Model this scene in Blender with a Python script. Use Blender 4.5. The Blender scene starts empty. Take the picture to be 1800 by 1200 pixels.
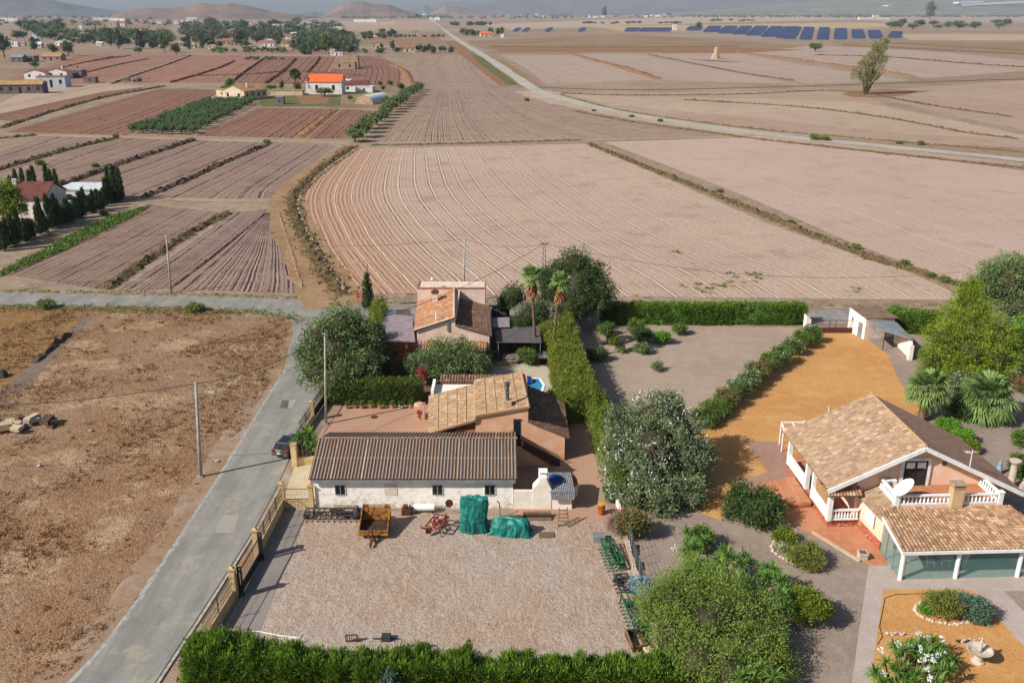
import bpy, math, random
import numpy as np
from mathutils import Vector, Matrix
from mathutils.geometry import tessellate_polygon

# ------------------------------------------------------------ camera, light, exposure
SC = bpy.context.scene
COL = SC.collection
F = 1600.0; CAMH = 40.0; PT = math.atan(582 / 1600.0)
cam = bpy.data.objects.new('camera', bpy.data.cameras.new('camera'))
COL.objects.link(cam)
cam.location = (0, 0, CAMH)
cam.rotation_euler = (math.pi / 2 - PT, 0, 0)
cam.data.sensor_width = 36; cam.data.lens = 32.0
cam.data.clip_start = 0.5; cam.data.clip_end = 30000
SC.camera = cam
SUN_EL = math.radians(37); SUN_AZ = math.radians(28)
SDIR = Vector((-math.cos(SUN_AZ) * math.cos(SUN_EL), -math.sin(SUN_AZ) * math.cos(SUN_EL), math.sin(SUN_EL)))
W = bpy.data.worlds.new('World'); SC.world = W; W.use_nodes = True
nt = W.node_tree
sky = nt.nodes.new('ShaderNodeTexSky'); sky.sky_type = 'NISHITA'; sky.sun_disc = False
sky.sun_elevation = SUN_EL; sky.sun_rotation = math.atan2(SDIR.x, SDIR.y)
sky.dust_density = 1.5; sky.altitude = 0
nt.links.new(sky.outputs[0], nt.nodes['Background'].inputs[0])
nt.nodes['Background'].inputs[1].default_value = 0.075
sl = bpy.data.lights.new('sun', 'SUN'); sl.energy = 4.6; sl.angle = math.radians(0.5); sl.color = (1.0, 0.96, 0.905)
so = bpy.data.objects.new('sun', sl); COL.objects.link(so)
so.rotation_euler = SDIR.to_track_quat('Z', 'Y').to_euler()
so.location = (-60, -30, 90)
SC.view_settings.view_transform = 'Standard'; SC.view_settings.look = 'None'
SC.view_settings.exposure = 0.42; SC.view_settings.gamma = 1.0
SC.view_settings.use_curve_mapping = False
try:
    SC.cycles.max_bounces = 6; SC.cycles.transparent_max_bounces = 8
    SC.cycles.diffuse_bounces = 3; SC.cycles.volume_bounces = 0
    SC.cycles.caustics_reflective = False; SC.cycles.caustics_refractive = False
    SC.cycles.use_denoising = True
except Exception:
    pass

# ------------------------------------------------------------ photo survey: image point -> place on the ground
def ray(px, py):
    u = (px - 900) / F; v = (py - 600) / F
    return (u, math.cos(PT) - v * math.sin(PT), -math.sin(PT) - v * math.cos(PT))
def P(px, py, z=0.0):
    d = ray(px, py); t = (z - CAMH) / d[2]
    return Vector((d[0] * t, d[1] * t, z))
def hgt(px, py, Y):
    d = ray(px, py); return CAMH + d[2] * Y / d[1]
def Xat(px, py, Y):
    d = ray(px, py); return d[0] * Y / d[1]

# ------------------------------------------------------------ mesh builder
class MB:
    def __init__(s, T=None):
        s.v = []; s.f = []; s.uv = []; s.T = T
        s.has_uv = False
    def add(s, verts, faces, uvs=None):
        b = len(s.v)
        for p in verts:
            p = Vector(p)
            s.v.append(s.T @ p if s.T else p)
        for i, f in enumerate(faces):
            s.f.append(tuple(b + k for k in f))
            if uvs: s.uv.append(uvs[i]); s.has_uv = True
            else: s.uv.append([(0, 0)] * len(f))
        return s
    def box(s, x0, y0, z0, x1, y1, z1):
        v = [(x0,y0,z0),(x1,y0,z0),(x1,y1,z0),(x0,y1,z0),(x0,y0,z1),(x1,y0,z1),(x1,y1,z1),(x0,y1,z1)]
        return s.add(v, [(3,2,1,0),(4,5,6,7),(0,1,5,4),(1,2,6,5),(2,3,7,6),(3,0,4,7)])
    def cbox(s, cx, cy, z0, sx, sy, sz):
        return s.box(cx-sx/2, cy-sy/2, z0, cx+sx/2, cy+sy/2, z0+sz)
    def beam(s, a, b, w, h=None):
        a = Vector(a); b = Vector(b); h = h or w
        d = (b-a).normalized()
        up = Vector((0,0,1)) if abs(d.z) < 0.95 else Vector((1,0,0))
        r = d.cross(up).normalized()*w/2; u = r.cross(d).normalized()*h/2
        v = [a-r-u, a+r-u, a+r+u, a-r+u, b-r-u, b+r-u, b+r+u, b-r+u]
        return s.add(v, [(3,2,1,0),(4,5,6,7),(0,1,5,4),(1,2,6,5),(2,3,7,6),(3,0,4,7)])
    def tube(s, pts, rad, n=8, cap=True):
        pts = [Vector(p) for p in pts]
        rads = rad if isinstance(rad, (list, tuple)) else [rad]*len(pts)
        vs = []; fs = []
        for i, p in enumerate(pts):
            d = (pts[min(i+1, len(pts)-1)] - pts[max(i-1, 0)])
            d = d.normalized() if d.length > 1e-9 else Vector((0,0,1))
            up = Vector((0,0,1)) if abs(d.z) < 0.9 else Vector((1,0,0))
            r = d.cross(up).normalized(); u = r.cross(d)
            for k in range(n):
                a = 2*math.pi*k/n
                vs.append(p + (r*math.cos(a)+u*math.sin(a))*rads[i])
        for i in range(len(pts)-1):
            for k in range(n):
                k2 = (k+1) % n
                fs.append((i*n+k, i*n+k2, (i+1)*n+k2, (i+1)*n+k))
        if cap:
            fs.append(tuple(range(n-1, -1, -1))); fs.append(tuple((len(pts)-1)*n+k for k in range(n)))
        return s.add(vs, fs)
    def lathe(s, c, prof, n=16):
        cx, cy, cz = c; vs = []; fs = []
        for r, z in prof:
            for k in range(n):
                a = 2*math.pi*k/n; vs.append((cx+r*math.cos(a), cy+r*math.sin(a), cz+z))
        for i in range(len(prof)-1):
            for k in range(n):
                k2 = (k+1) % n; fs.append((i*n+k, i*n+k2, (i+1)*n+k2, (i+1)*n+k))
        fs.append(tuple(range(n-1, -1, -1))); fs.append(tuple((len(prof)-1)*n+k for k in range(n)))
        return s.add(vs, fs)
    def prism(s, poly, z0, z1):
        # poly: list of (x, y) CCW; z0/z1 numbers or lists
        n = len(poly)
        z0 = z0 if isinstance(z0, (list, tuple)) else [z0]*n
        z1 = z1 if isinstance(z1, (list, tuple)) else [z1]*n
        v = [(p[0], p[1], z0[i]) for i, p in enumerate(poly)] + [(p[0], p[1], z1[i]) for i, p in enumerate(poly)]
        return s.add(v, [tuple(range(n-1, -1, -1)), tuple(range(n, 2*n))] + [(i, (i+1) % n, n+(i+1) % n, n+i) for i in range(n)])
    def profile_y(s, poly, y0, y1):
        # poly of (x, z), extruded along y
        n = len(poly)
        v = [(p[0], y0, p[1]) for p in poly] + [(p[0], y1, p[1]) for p in poly]
        return s.add(v, [tuple(range(n)), tuple(range(2*n-1, n-1, -1))] + [(n+i, n+(i+1) % n, (i+1) % n, i) for i in range(n)])
    def rock(s, c, r, rng, sq=0.7):
        n = 7; vs = []; fs = []
        for i in range(4):
            th = math.pi*(i+0.5)/4
            for k in range(n):
                a = 2*math.pi*k/n; q = rng.uniform(.7, 1.15)
                vs.append((c[0]+r*q*math.sin(th)*math.cos(a), c[1]+r*q*math.sin(th)*math.sin(a), c[2]+sq*r*q*math.cos(th)))
        for i in range(3):
            for k in range(n):
                k2 = (k+1) % n; fs.append((i*n+k, (i+1)*n+k, (i+1)*n+k2, i*n+k2))
        fs.append(tuple(range(n))); fs.append(tuple(3*n+k for k in range(n-1, -1, -1)))
        return s.add(vs, fs)

def world_loc(o):
    l = Vector(o.location)
    while o.parent:
        o = o.parent; l = l + Vector(o.location)
    return l

def tag(o, label=None, cat=None, group=None, kind=None):
    if label: o['label'] = label
    if cat: o['category'] = cat
    if group: o['group'] = group
    if kind: o['kind'] = kind
    return o

def link_mesh(name, me, mat, parent=None, loc=None):
    o = bpy.data.objects.new(name, me); COL.objects.link(o)
    if mat: me.materials.append(mat)
    if parent: o.parent = parent
    elif loc is not None: o.location = loc
    return o

def part(name, mb, mat, parent=None, label=None, smooth=False, loc=None):
    """mesh in world coordinates, linked as ONE object (child of parent if given)"""
    off = world_loc(parent) if parent else (Vector(loc) if loc is not None else Vector((0, 0, 0)))
    me = bpy.data.meshes.new(name)
    me.from_pydata([tuple(p-off) for p in mb.v], [], mb.f)
    if mb.has_uv:
        ul = me.uv_layers.new(name='UVMap')
        flat = [c for f in mb.uv for uv in f for c in uv]
        ul.data.foreach_set('uv', flat)
    if smooth:
        me.polygons.foreach_set('use_smooth', [True]*len(me.polygons))
    me.update()
    o = link_mesh(name, me, mat, parent, loc)
    if label: o['label'] = label
    return o

def thing(name, label, cat, loc, group=None, kind=None):
    o = bpy.data.objects.new(name, None); COL.objects.link(o)
    o.location = loc; o.empty_display_size = 0.2
    return tag(o, label, cat, group, kind)

def copy_tree(o, parent=None):
    c = o.copy(); COL.objects.link(c)
    if parent: c.parent = parent
    for ch in list(o.children): copy_tree(ch, c)
    return c

def TM(x, y, z=0, rot=0):
    return Matrix.Translation((x, y, z)) @ Matrix.Rotation(rot, 4, 'Z')

# ------------------------------------------------------------ materials
def lin(r, g, b):
    def c(u):
        u /= 255.0
        return u/12.92 if u <= 0.04045 else ((u+0.055)/1.055)**2.4
    return (c(r), c(g), c(b))
KA = 0.72
def A(r, g, b, k=None):
    k = KA if k is None else k
    l = lin(r, g, b); return (min(.85, l[0]*k), min(.85, l[1]*k), min(.85, l[2]*k), 1)

class NT:
    def __init__(s, name):
        s.m = bpy.data.materials.new(name); s.m.use_nodes = True
        s.t = s.m.node_tree; s.t.nodes.clear()
        s.out = s.n('ShaderNodeOutputMaterial')
    def n(s, typ, **kw):
        x = s.t.nodes.new(typ)
        for k, v in kw.items(): setattr(x, k, v)
        return x
    def l(s, a, b): s.t.links.new(a, b)
    def val(s, sock, v):
        if hasattr(v, 'is_output') or isinstance(v, bpy.types.NodeSocket): s.l(v, sock)
        else: sock.default_value = v
    def math(s, op, a, b=None, c=None, clamp=False):
        x = s.n('ShaderNodeMath', operation=op); x.use_clamp = clamp
        s.val(x.inputs[0], a)
        if b is not None: s.val(x.inputs[1], b)
        if c is not None: s.val(x.inputs[2], c)
        return x.outputs[0]
    def mix(s, f, a, b, typ='MIX'):
        x = s.n('ShaderNodeMix', data_type='RGBA', blend_type=typ)
        s.val(x.inputs[0], f); s.val(x.inputs[6], a); s.val(x.inputs[7], b)
        return x.outputs[2]
    def coord(s, which='Object'):
        return s.n('ShaderNodeTexCoord').outputs[which]
    def noise(s, vec, scale, detail=4, rough=0.55, dist=0.0, out=0):
        x = s.n('ShaderNodeTexNoise'); s.l(vec, x.inputs['Vector'])
        x.inputs['Scale'].default_value = scale; x.inputs['Detail'].default_value = detail
        x.inputs['Roughness'].default_value = rough; x.inputs['Distortion'].default_value = dist
        return x.outputs[out]
    def step(s, v, lo, hi, a=0.0, b=1.0):
        x = s.n('ShaderNodeMapRange', interpolation_type='SMOOTHSTEP')
        s.val(x.inputs[0], v); x.inputs[1].default_value = lo; x.inputs[2].default_value = hi
        x.inputs[3].default_value = a; x.inputs[4].default_value = b
        return x.outputs[0]
    def scale(s, vec, sc):
        x = s.n('ShaderNodeMapping'); s.l(vec, x.inputs[0]); x.inputs['Scale'].default_value = sc
        return x.outputs[0]
    def finish(s, color, rough=0.9, bump=None, bstr=0.5, bdist=0.05, metal=0.0, spec=0.25):
        p = s.n('ShaderNodeBsdfPrincipled')
        s.val(p.inputs['Base Color'], color); s.val(p.inputs['Roughness'], rough)
        p.inputs['Metallic'].default_value = metal
        p.inputs['Specular IOR Level'].default_value = spec
        if bump is not None:
            b = s.n('ShaderNodeBump'); b.inputs['Strength'].default_value = bstr
            b.inputs['Distance'].default_value = bdist; s.l(bump, b.inputs['Height'])
            s.l(b.outputs[0], p.inputs['Normal'])
        s.l(p.outputs[0], s.out.inputs[0])
        return s.m

def plain(name, c, c2=None, scale=3.0, rough=0.8, metal=0.0, bstr=0.15, bdist=0.02, spec=0.25, lo=.35, hi=.65, detail=5):
    N = NT(name); v = N.coord()
    n1 = N.noise(v, scale, detail)
    c2 = c2 or tuple(x*0.8 for x in c[:3])+(1,)
    col = N.mix(N.step(n1, lo, hi), c, c2)
    return N.finish(col, rough, n1, bstr, bdist, metal, spec)

def ground_mat(name, ca, cb, cc=None, s1=0.08, s2=0.7, s3=5.0, bstr=0.6, bdist=0.08, speck=None, speck_lo=.62, rough=.95, cwide=.6, grit=.45):
    """soil-like: broad patches, middling blotches, fine grit"""
    N = NT(name); v = N.coord()
    a = N.noise(v, s1, 4, .6); b = N.noise(v, s2, 5, .6); c = N.noise(v, s3, 4, .65)
    col = N.mix(N.step(a, .35, .65), ca, cb)
    if cc: col = N.mix(N.math('MULTIPLY', N.step(b, .45, .68), cwide), col, cc)
    col, hs = speckle(N, v, col, s3*.8, grit)
    if speck: col = N.mix(N.math('MULTIPLY', N.step(N.noise(v, s3*.6, 6, .7), speck_lo, speck_lo+.08), .7), col, speck)
    h = N.math('ADD', N.math('MULTIPLY', hs, .6), b)
    return N.finish(col, rough, h, bstr, bdist, 0, .1)

def speckle(N, v, col, s, k=.5):
    """clods and grit: small darker and lighter flecks of the same soil"""
    a = N.noise(v, s, 3, .7); b = N.noise(v, s*2.7, 2, .6)
    col = N.mix(N.step(a, .50, .68, 0, k), col, N.mix(.55, col, (.05, .03, .025, 1)))
    col = N.mix(N.step(b, .52, .68, 0, k), col, N.mix(.5, col, (.06, .04, .03, 1)))
    col = N.mix(N.step(b, .46, .32, 0, k*.8), col, N.mix(.3, col, (.8, .72, .64, 1)))
    return col, N.math('ADD', a, N.math('MULTIPLY', b, .5))

def furrow_mat(name, base, ridge, dark, strong=3, light=.8, fine=.3, wob=.35, bstr=.8, bdist=.12, tint=None, clod=1.4, lw=.09, edge=None, dk=.6, spk=.5):
    """ploughed land; UV.x counts the rows, UV.y is metres along them"""
    N = NT(name); uv = N.n('ShaderNodeUVMap').outputs[0]; v = N.coord()
    sx = N.n('ShaderNodeSeparateXYZ'); N.l(uv, sx.inputs[0])
    w = N.noise(v, .06, 4); w2 = N.noise(v, .7, 3)
    u = N.math('ADD', sx.outputs[0], N.math('MULTIPLY', N.math('ADD', N.math('SUBTRACT', w, .5), N.math('MULTIPLY', N.math('SUBTRACT', w2, .5), .3)), wob*2))
    us = N.math('DIVIDE', u, float(strong))
    d = N.math('SUBTRACT', N.math('FRACT', N.math('ADD', us, .5)), .5)
    wn = N.n('ShaderNodeTexWhiteNoise', noise_dimensions='1D'); N.l(N.math('FLOOR', N.math('ADD', us, .5)), wn.inputs['W'])
    ad = N.math('ABSOLUTE', N.math('ADD', d, N.math('MULTIPLY', N.math('SUBTRACT', wn.outputs[0], .5), .35)))
    brk = N.step(N.noise(v, .22, 5, .7), .36, .56, .25, 1.0)
    br = N.math('MULTIPLY', N.math('MULTIPLY', N.step(ad, lw*.3, lw, 1, 0), brk), N.math('MULTIPLY_ADD', wn.outputs[0], .7, .3))
    dd = N.math('ABSOLUTE', N.math('ADD', N.math('ADD', d, N.math('MULTIPLY', N.math('SUBTRACT', wn.outputs[0], .5), .35)), lw*1.7))
    wv = N.n('ShaderNodeTexWhiteNoise', noise_dimensions='1D'); N.l(N.math('ADD', N.math('FLOOR', N.math('ADD', us, .5)), 77.0), wv.inputs['W'])
    dl = N.math('MULTIPLY', N.math('MULTIPLY', N.step(dd, lw*.3, lw, 1, 0), brk), N.math('MULTIPLY_ADD', wv.outputs[0], .8, .2))
    f1 = N.math('ABSOLUTE', N.math('SUBTRACT', N.math('MULTIPLY', N.math('FRACT', u), 2.0), 1.0))
    wr = N.n('ShaderNodeTexWhiteNoise', noise_dimensions='1D'); N.l(N.math('FLOOR', u), wr.inputs['W'])
    fa = N.math('MULTIPLY', N.math('MULTIPLY', wr.outputs[0], fine), brk)
    if edge: fa = N.math('ADD', fa, N.math('MULTIPLY', N.step(sx.outputs[0], edge[0], edge[1]*1.4, .55, 0), brk))
    a = N.noise(v, .025, 4, .6); p = N.noise(v, .12, 5, .65)
    col = N.mix(N.step(a, .35, .65), base, tint or base)
    col = N.mix(N.step(p, .5, .7, 0, .35), col, dark)
    if edge: col = N.mix(N.step(sx.outputs[0], edge[0], edge[1], 1, 0), col, edge[2])
    col, hs = speckle(N, v, col, clod, spk)
    col = N.mix(N.math('MULTIPLY', N.math('POWER', N.math('SUBTRACT', 1.0, f1), 2.0), fa, clamp=True), col, dark)
    col = N.mix(N.math('MULTIPLY', N.math('POWER', f1, 3.0), N.math('MULTIPLY', fa, .6), clamp=True), col, ridge)
    col = N.mix(N.math('MULTIPLY', dl, dk), col, N.mix(.5, dark, (.02, .012, .01, 1)))
    col = N.mix(N.math('MULTIPLY', br, light), col, ridge)
    h = N.math('ADD', N.math('ADD', N.math('MULTIPLY', br, light*1.5), N.math('MULTIPLY', N.math('MULTIPLY', f1, fa), 1.2)), N.math('SUBTRACT', N.math('MULTIPLY', hs, .6), N.math('MULTIPLY', dl, dk)))
    return N.finish(col, .95, h, bstr, bdist, 0, .08)

def leaf_mat(name, c1, c2, c3=None, trans=.3, rough=.6):
    N = NT(name)
    at = N.n('ShaderNodeAttribute', attribute_name='tint')
    col = N.mix(at.outputs['Fac'], c1, c2)
    if c3:
        col = N.mix(N.step(at.outputs['Fac'], .9, .93), col, c3)
    col = N.mix(N.step(at.outputs['Fac'], -.5, -.2, 1, 0), col, A(70,64,44,1))  # negative tint: crown cores painted dark, as twigs in the inner shade
    p = N.n('ShaderNodeBsdfPrincipled'); N.l(col, p.inputs['Base Color']); p.inputs['Roughness'].default_value = rough
    p.inputs['Specular IOR Level'].default_value = .2
    tr = N.n('ShaderNodeBsdfTranslucent'); N.l(N.mix(.5, col, (.25, .35, .03, 1), 'MULTIPLY') if False else col, tr.inputs[0])
    mx = N.n('ShaderNodeMixShader'); mx.inputs[0].default_value = trans
    N.l(p.outputs[0], mx.inputs[1]); N.l(tr.outputs[0], mx.inputs[2]); N.l(mx.outputs[0], N.out.inputs[0])
    return N.m

def tile_mat(name, c1, c2, c3, course=.38, col=.25, rough=.85, lichen=None):
    """roof tiles; UV in metres (x along the ridge, y down the slope): each tile its own shade"""
    N = NT(name); uv = N.n('ShaderNodeUVMap').outputs[0]; v = N.coord()
    sx = N.n('ShaderNodeSeparateXYZ'); N.l(uv, sx.inputs[0])
    fx = N.math('FLOOR', N.math('DIVIDE', sx.outputs[0], col)); fy = N.math('FLOOR', N.math('DIVIDE', sx.outputs[1], course))
    cb = N.n('ShaderNodeCombineXYZ'); N.l(fx, cb.inputs[0]); N.l(fy, cb.inputs[1])
    wn = N.n('ShaderNodeTexWhiteNoise', noise_dimensions='2D'); N.l(cb.outputs[0], wn.inputs['Vector'])
    cc = N.mix(N.step(wn.outputs[0], .2, .8), c1, c2)
    cc = N.mix(N.step(wn.outputs[0], .82, .95), cc, c3)
    n = N.noise(v, 1.1, 5, .65)
    cc = N.mix(N.step(n, .45, .75, 0, .55), cc, lichen or c3)
    fr = N.math('FRACT', N.math('DIVIDE', sx.outputs[1], course))
    return N.finish(cc, rough, N.noise(v, 14, 3), .2, .02, 0, .15)

def glass_mat(name, c, alpha=.35, rough=.05):
    N = NT(name)
    p = N.n('ShaderNodeBsdfPrincipled'); p.inputs['Base Color'].default_value = c
    p.inputs['Roughness'].default_value = rough; p.inputs['Specular IOR Level'].default_value = .6
    t = N.n('ShaderNodeBsdfTransparent'); t.inputs[0].default_value = (.82, .95, .93, 1)
    m = N.n('ShaderNodeMixShader'); m.inputs[0].default_value = alpha
    N.l(t.outputs[0], m.inputs[1]); N.l(p.outputs[0], m.inputs[2]); N.l(m.outputs[0], N.out.inputs[0])
    return N.m
# ------------------------------------------------------------ the setting: ground, fields, roads, hills
def resample(pts, n):
    pts = [Vector(p) for p in pts]
    d = [0.0]
    for a, b in zip(pts, pts[1:]): d.append(d[-1]+(b-a).length)
    out = []; k = 0
    for i in range(n):
        t = d[-1]*i/(n-1)
        while k < len(d)-2 and d[k+1] < t: k += 1
        f = (t-d[k])/max(1e-9, d[k+1]-d[k])
        out.append(pts[k].lerp(pts[k+1], f))
    return out

def smooth_line(pts, n=40):
    """Catmull-Rom through points"""
    pts = [Vector(p) for p in pts]
    if len(pts) < 3: return resample(pts, n)
    q = [pts[0]*2-pts[1]] + pts + [pts[-1]*2-pts[-2]]
    out = []
    for i in range(1, len(q)-2):
        for k in range(8):
            t = k/8; a, b, c, d = q[i-1], q[i], q[i+1], q[i+2]
            out.append(.5*((2*b)+(c-a)*t+(2*a-5*b+4*c-d)*t*t+(3*b-a-3*c+d)*t**3))
    out.append(pts[-1])
    return resample(out, n)

def sheet(name, px, mat, z, world=False):
    w = [Vector((p[0], p[1], 0)) for p in px] if world else [P(*p) for p in px]
    tri = tessellate_polygon([w])
    mb = MB(); fs = []
    for t in tri:
        a, b, c = (w[i] for i in t)
        n = (b-a).cross(c-a).z
        fs.append(tuple(t) if n > 0 else tuple(reversed(t)))
    mb.add([(p.x, p.y, z) for p in w], fs)
    return tag(part(name, mb, mat), kind='structure')

def ruled(name, lpx, rpx, mat, z, rows, nv=48, nu=24):
    L = smooth_line([P(*p) for p in lpx], nv); R = smooth_line([P(*p) for p in rpx], nv)
    vs = []; fs = []; uvs = []
    ln = [0]
    for a, b in zip(L, L[1:]): ln.append(ln[-1]+(b-a).length)
    for j in range(nv):
        for i in range(nu+1):
            p = L[j].lerp(R[j], i/nu); vs.append((p.x, p.y, z))
    idx = lambda i, j: j*(nu+1)+i
    for j in range(nv-1):
        for i in range(nu):
            q = [idx(i, j), idx(i, j+1), idx(i+1, j+1), idx(i+1, j)]
            a, b, c = (Vector(vs[k]) for k in q[:3])
            uv = [(i/nu*rows, ln[j]), (i/nu*rows, ln[j+1]), ((i+1)/nu*rows, ln[j+1]), ((i+1)/nu*rows, ln[j])]
            if (b-a).cross(c-a).z < 0: q.reverse(); uv.reverse()
            fs.append(tuple(q)); uvs.append(uv)
    mb = MB(); mb.add(vs, fs, uvs)
    return tag(part(name, mb, mat), kind='structure')

def strip(name, px, width, mat, z, n=60, world=False, wvar=0.0, seed=0):
    c = [Vector((p[0], p[1], 0)) for p in px] if world else [P(*p) for p in px]
    c = smooth_line(c, n); rng = random.Random(seed)
    ws = width if isinstance(width, (list, tuple)) else [width, width]
    vs = []; fs = []
    for i, p in enumerate(c):
        d = (c[min(i+1, n-1)]-c[max(i-1, 0)]).normalized(); r = Vector((d.y, -d.x, 0))
        t = i/(n-1)*(len(ws)-1); k = min(int(t), len(ws)-2); w = ws[k]+(ws[k+1]-ws[k])*(t-k)
        a = w/2*(1+rng.uniform(-wvar, wvar)); b = w/2*(1+rng.uniform(-wvar, wvar))
        vs += [(p.x-r.x*a, p.y-r.y*a, z), (p.x+r.x*b, p.y+r.y*b, z)]
    for i in range(n-1): fs.append((2*i, 2*i+1, 2*i+3, 2*i+2))
    mb = MB(); mb.add(vs, fs)
    return tag(part(name, mb, mat), kind='structure')

def bank(name, px, width, height, mat, seed=0, n=None, world=False, z=0.0):
    """an earth bund: real raised ridge with a ragged crest"""
    c = [Vector((p[0], p[1], 0)) for p in px] if world else [P(*p) for p in px]
    L = sum((b-a).length for a, b in zip(c, c[1:]))
    n = n or max(12, min(260, int(L/.8)))
    c = smooth_line(c, n); rng = random.Random(seed)
    prof = [(-.5, 0), (-.32, .55), (-.1, 1), (.12, .95), (.34, .5), (.5, 0)]
    vs = []; fs = []; m = len(prof)
    for i, p in enumerate(c):
        d = (c[min(i+1, n-1)]-c[max(i-1, 0)]).normalized(); r = Vector((d.y, -d.x, 0))
        e = min(1, i/2, (n-1-i)/2)
        wv = width*rng.uniform(.65, 1.2); gain = .45+.8*rng.random()
        for x, h in prof:
            hh = height*h*rng.uniform(.25, 1.4)*e*gain
            vs.append((p.x+r.x*x*wv+rng.uniform(-.1, .1)*width*.3, p.y+r.y*x*wv, z-.05+hh+(.05 if h else 0)))
    for i in range(n-1):
        for k in range(m-1):
            fs.append((i*m+k, i*m+k+1, (i+1)*m+k+1, (i+1)*m+k))
    mb = MB(); mb.add(vs, fs)
    return tag(part(name, mb, mat), kind='structure')

# --- materials of the land
m_base = ground_mat('dry_plain_soil', A(172,152,131), A(158,132,106), A(140,116,92), .004, .03, .3, .3, .2)
m_c1 = furrow_mat('pale_ploughed_soil', A(198,169,149), A(232,209,185), A(143,107,84), 4, .9, .22, .4, .9, .14, A(204,177,155), 1.3, .07, (2, 26, A(194,150,120)), .5)
m_e1 = furrow_mat('pale_tilled_soil', A(202,175,158), A(228,207,187), A(163,132,112), 6, .45, .1, .6, .7, .1, A(198,169,149), 1.3, .05, None, .3, .42)
m_c2 = furrow_mat('ridged_soil', A(174,148,129), A(204,177,155), A(91,67,55), 1, .6, .3, .25, .9, .25, A(180,152,131), .8, .13, None, .85)
m_l = furrow_mat('grey_brown_ploughed_soil', A(163,135,120), A(186,160,142), A(82,61,51), 4, .45, .5, .6, 1.0, .2, A(154,126,110), 1.2, .10, None, 1.0)
m_l2 = furrow_mat('grey_brown_ridged_soil', A(167,139,126), A(193,165,147), A(78,59,49), 3, .45, .6, .5, 1.0, .25, A(159,132,116), 1.2, .11, None, 1.0)
m_red = furrow_mat('red_ploughed_soil', A(153,112,94), A(174,134,112), A(76,49,39), 2, .4, .4, .5, .9, .22, A(149,107,86), .6, .13, None, .95)
m_red2 = furrow_mat('red_tilled_soil', A(161,116,97), A(176,130,106), A(108,69,55), 4, .3, .2, .5, .6, .2, A(169,128,106), .4, .08, None, .7)
m_rgrey = furrow_mat('grey_tilled_soil', A(186,163,147), A(202,181,163), A(153,130,113), 4, .4, .2, .5, .5, .2, A(180,156,138), .4, .08, None, .5, .4)
m_tan = ground_mat('tan_tilled_soil', A(187,161,142), A(179,150,126), A(165,136,113), .012, .12, 1.2, .4, .15)
m_tan2 = ground_mat('sandy_pale_soil', A(197,174,149), A(187,161,138), A(173,146,122), .012, .1, 1.0, .4, .15)
m_brown = ground_mat('dry_stubble_soil', A(161,135,105), A(151,121,91), A(144,108,76), .01, .1, .8, .4, .2)
m_straw = ground_mat('straw_coloured_stubble', A(205,178,132), A(192,160,118), A(173,142,103), .01, .1, .8, .3, .2)
m_orange = ground_mat('rust_dry_weeds', A(163,119,83), A(151,110,78), A(129,97,69), .05, .4, 2, .7, .25)
m_bund = ground_mat('dark_earth_bund', A(104,84,70), A(89,70,57), A(130,107,85), .1, .8, 4, .9, .15)
m_bund2 = ground_mat('weedy_earth_bund', A(119,99,67), A(98,82,55), A(86,80,47), .1, .8, 4, .9, .15)
m_bundr = ground_mat('red_earth_bund', A(111,66,47), A(92,53,40), A(130,85,61), .08, .6, 3, .8, .15)
m_green = ground_mat('green_weeds_ground', A(89,105,55), A(111,110,63), A(130,105,66), .05, .5, 2.5, .9, .2)
m_track = ground_mat('pale_dirt_track', A(182,157,131), A(169,141,112), A(190,172,149), .05, .5, 3, .5, .08)
m_trackb = ground_mat('brown_dirt_track', A(172,139,102), A(158,122,87), A(186,156,122), .08, .5, 3, .6, .08)
m_white = ground_mat('white_gravel_track', A(193,187,175), A(182,172,155), A(205,199,185), .05, .4, 2.5, .4, .08)
def asphalt_mat():
    N = NT('worn_asphalt'); v = N.coord()
    r = N.n('ShaderNodeMapping'); N.l(v, r.inputs[0]); r.inputs['Rotation'].default_value = (0, 0, -.32); r.inputs['Scale'].default_value = (1, .12, 1)
    a = N.noise(r.outputs[0], .9, 5, .6); b = N.noise(v, .35, 6, .7); c = N.noise(v, 14, 4, .7)
    vo = N.n('ShaderNodeTexVoronoi', feature='DISTANCE_TO_EDGE'); N.l(N.noise(v, .6, 4, .6, 0, 1), vo.inputs['Vector']) if False else N.l(v, vo.inputs['Vector']); vo.inputs['Scale'].default_value = .28
    col = N.mix(N.step(a, .35, .65), A(143,140,132), A(162,157,147))
    col = N.mix(N.step(b, .52, .66, 0, .7), col, A(181,171,151))
    col = N.mix(N.step(b, .46, .34, 0, .5), col, A(128,125,119))
    col = N.mix(N.step(c, .5, .75, 0, .4), col, A(109,106,99))
    cr = N.math('MULTIPLY', N.step(N.math('ADD', vo.outputs[0], N.math('MULTIPLY', c, .02)), .012, .03, 1, 0), N.step(b, .44, .54))
    col = N.mix(N.math('MULTIPLY', cr, .2), col, A(89,84,84))
    return N.finish(col, .9, c, .3, .01, 0, .2)
m_asph = asphalt_mat()
m_asph0 = ground_mat('plain_asphalt', A(147,142,139), A(154,149,144), A(166,158,150), .12, .5, 14, .25, .01, None, .62, .9, .5)
m_patchl = ground_mat('concrete_patch', A(182,174,159), A(174,166,151), None, .3, 1.5, 12, .2, .01)
m_patchd = ground_mat('dark_tar_patch', A(96,93,92), A(109,105,100), None, .3, 1.5, 12, .2, .01)
m_kerb = plain('worn_concrete_kerb', A(191,187,176), A(164,156,144), 2.5, .9)
m_dust = ground_mat('roadside_dust', A(176,156,135), A(164,133,104), A(158,112,76), .2, 1.0, 6, .5, .04)

base = MB(); base.add([(-7200,-140,0),(7200,-140,0),(7200,11800,0),(-7200,11800,0)], [(0,1,2,3)])
tag(part('ground', base, m_base), kind='structure')

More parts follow.
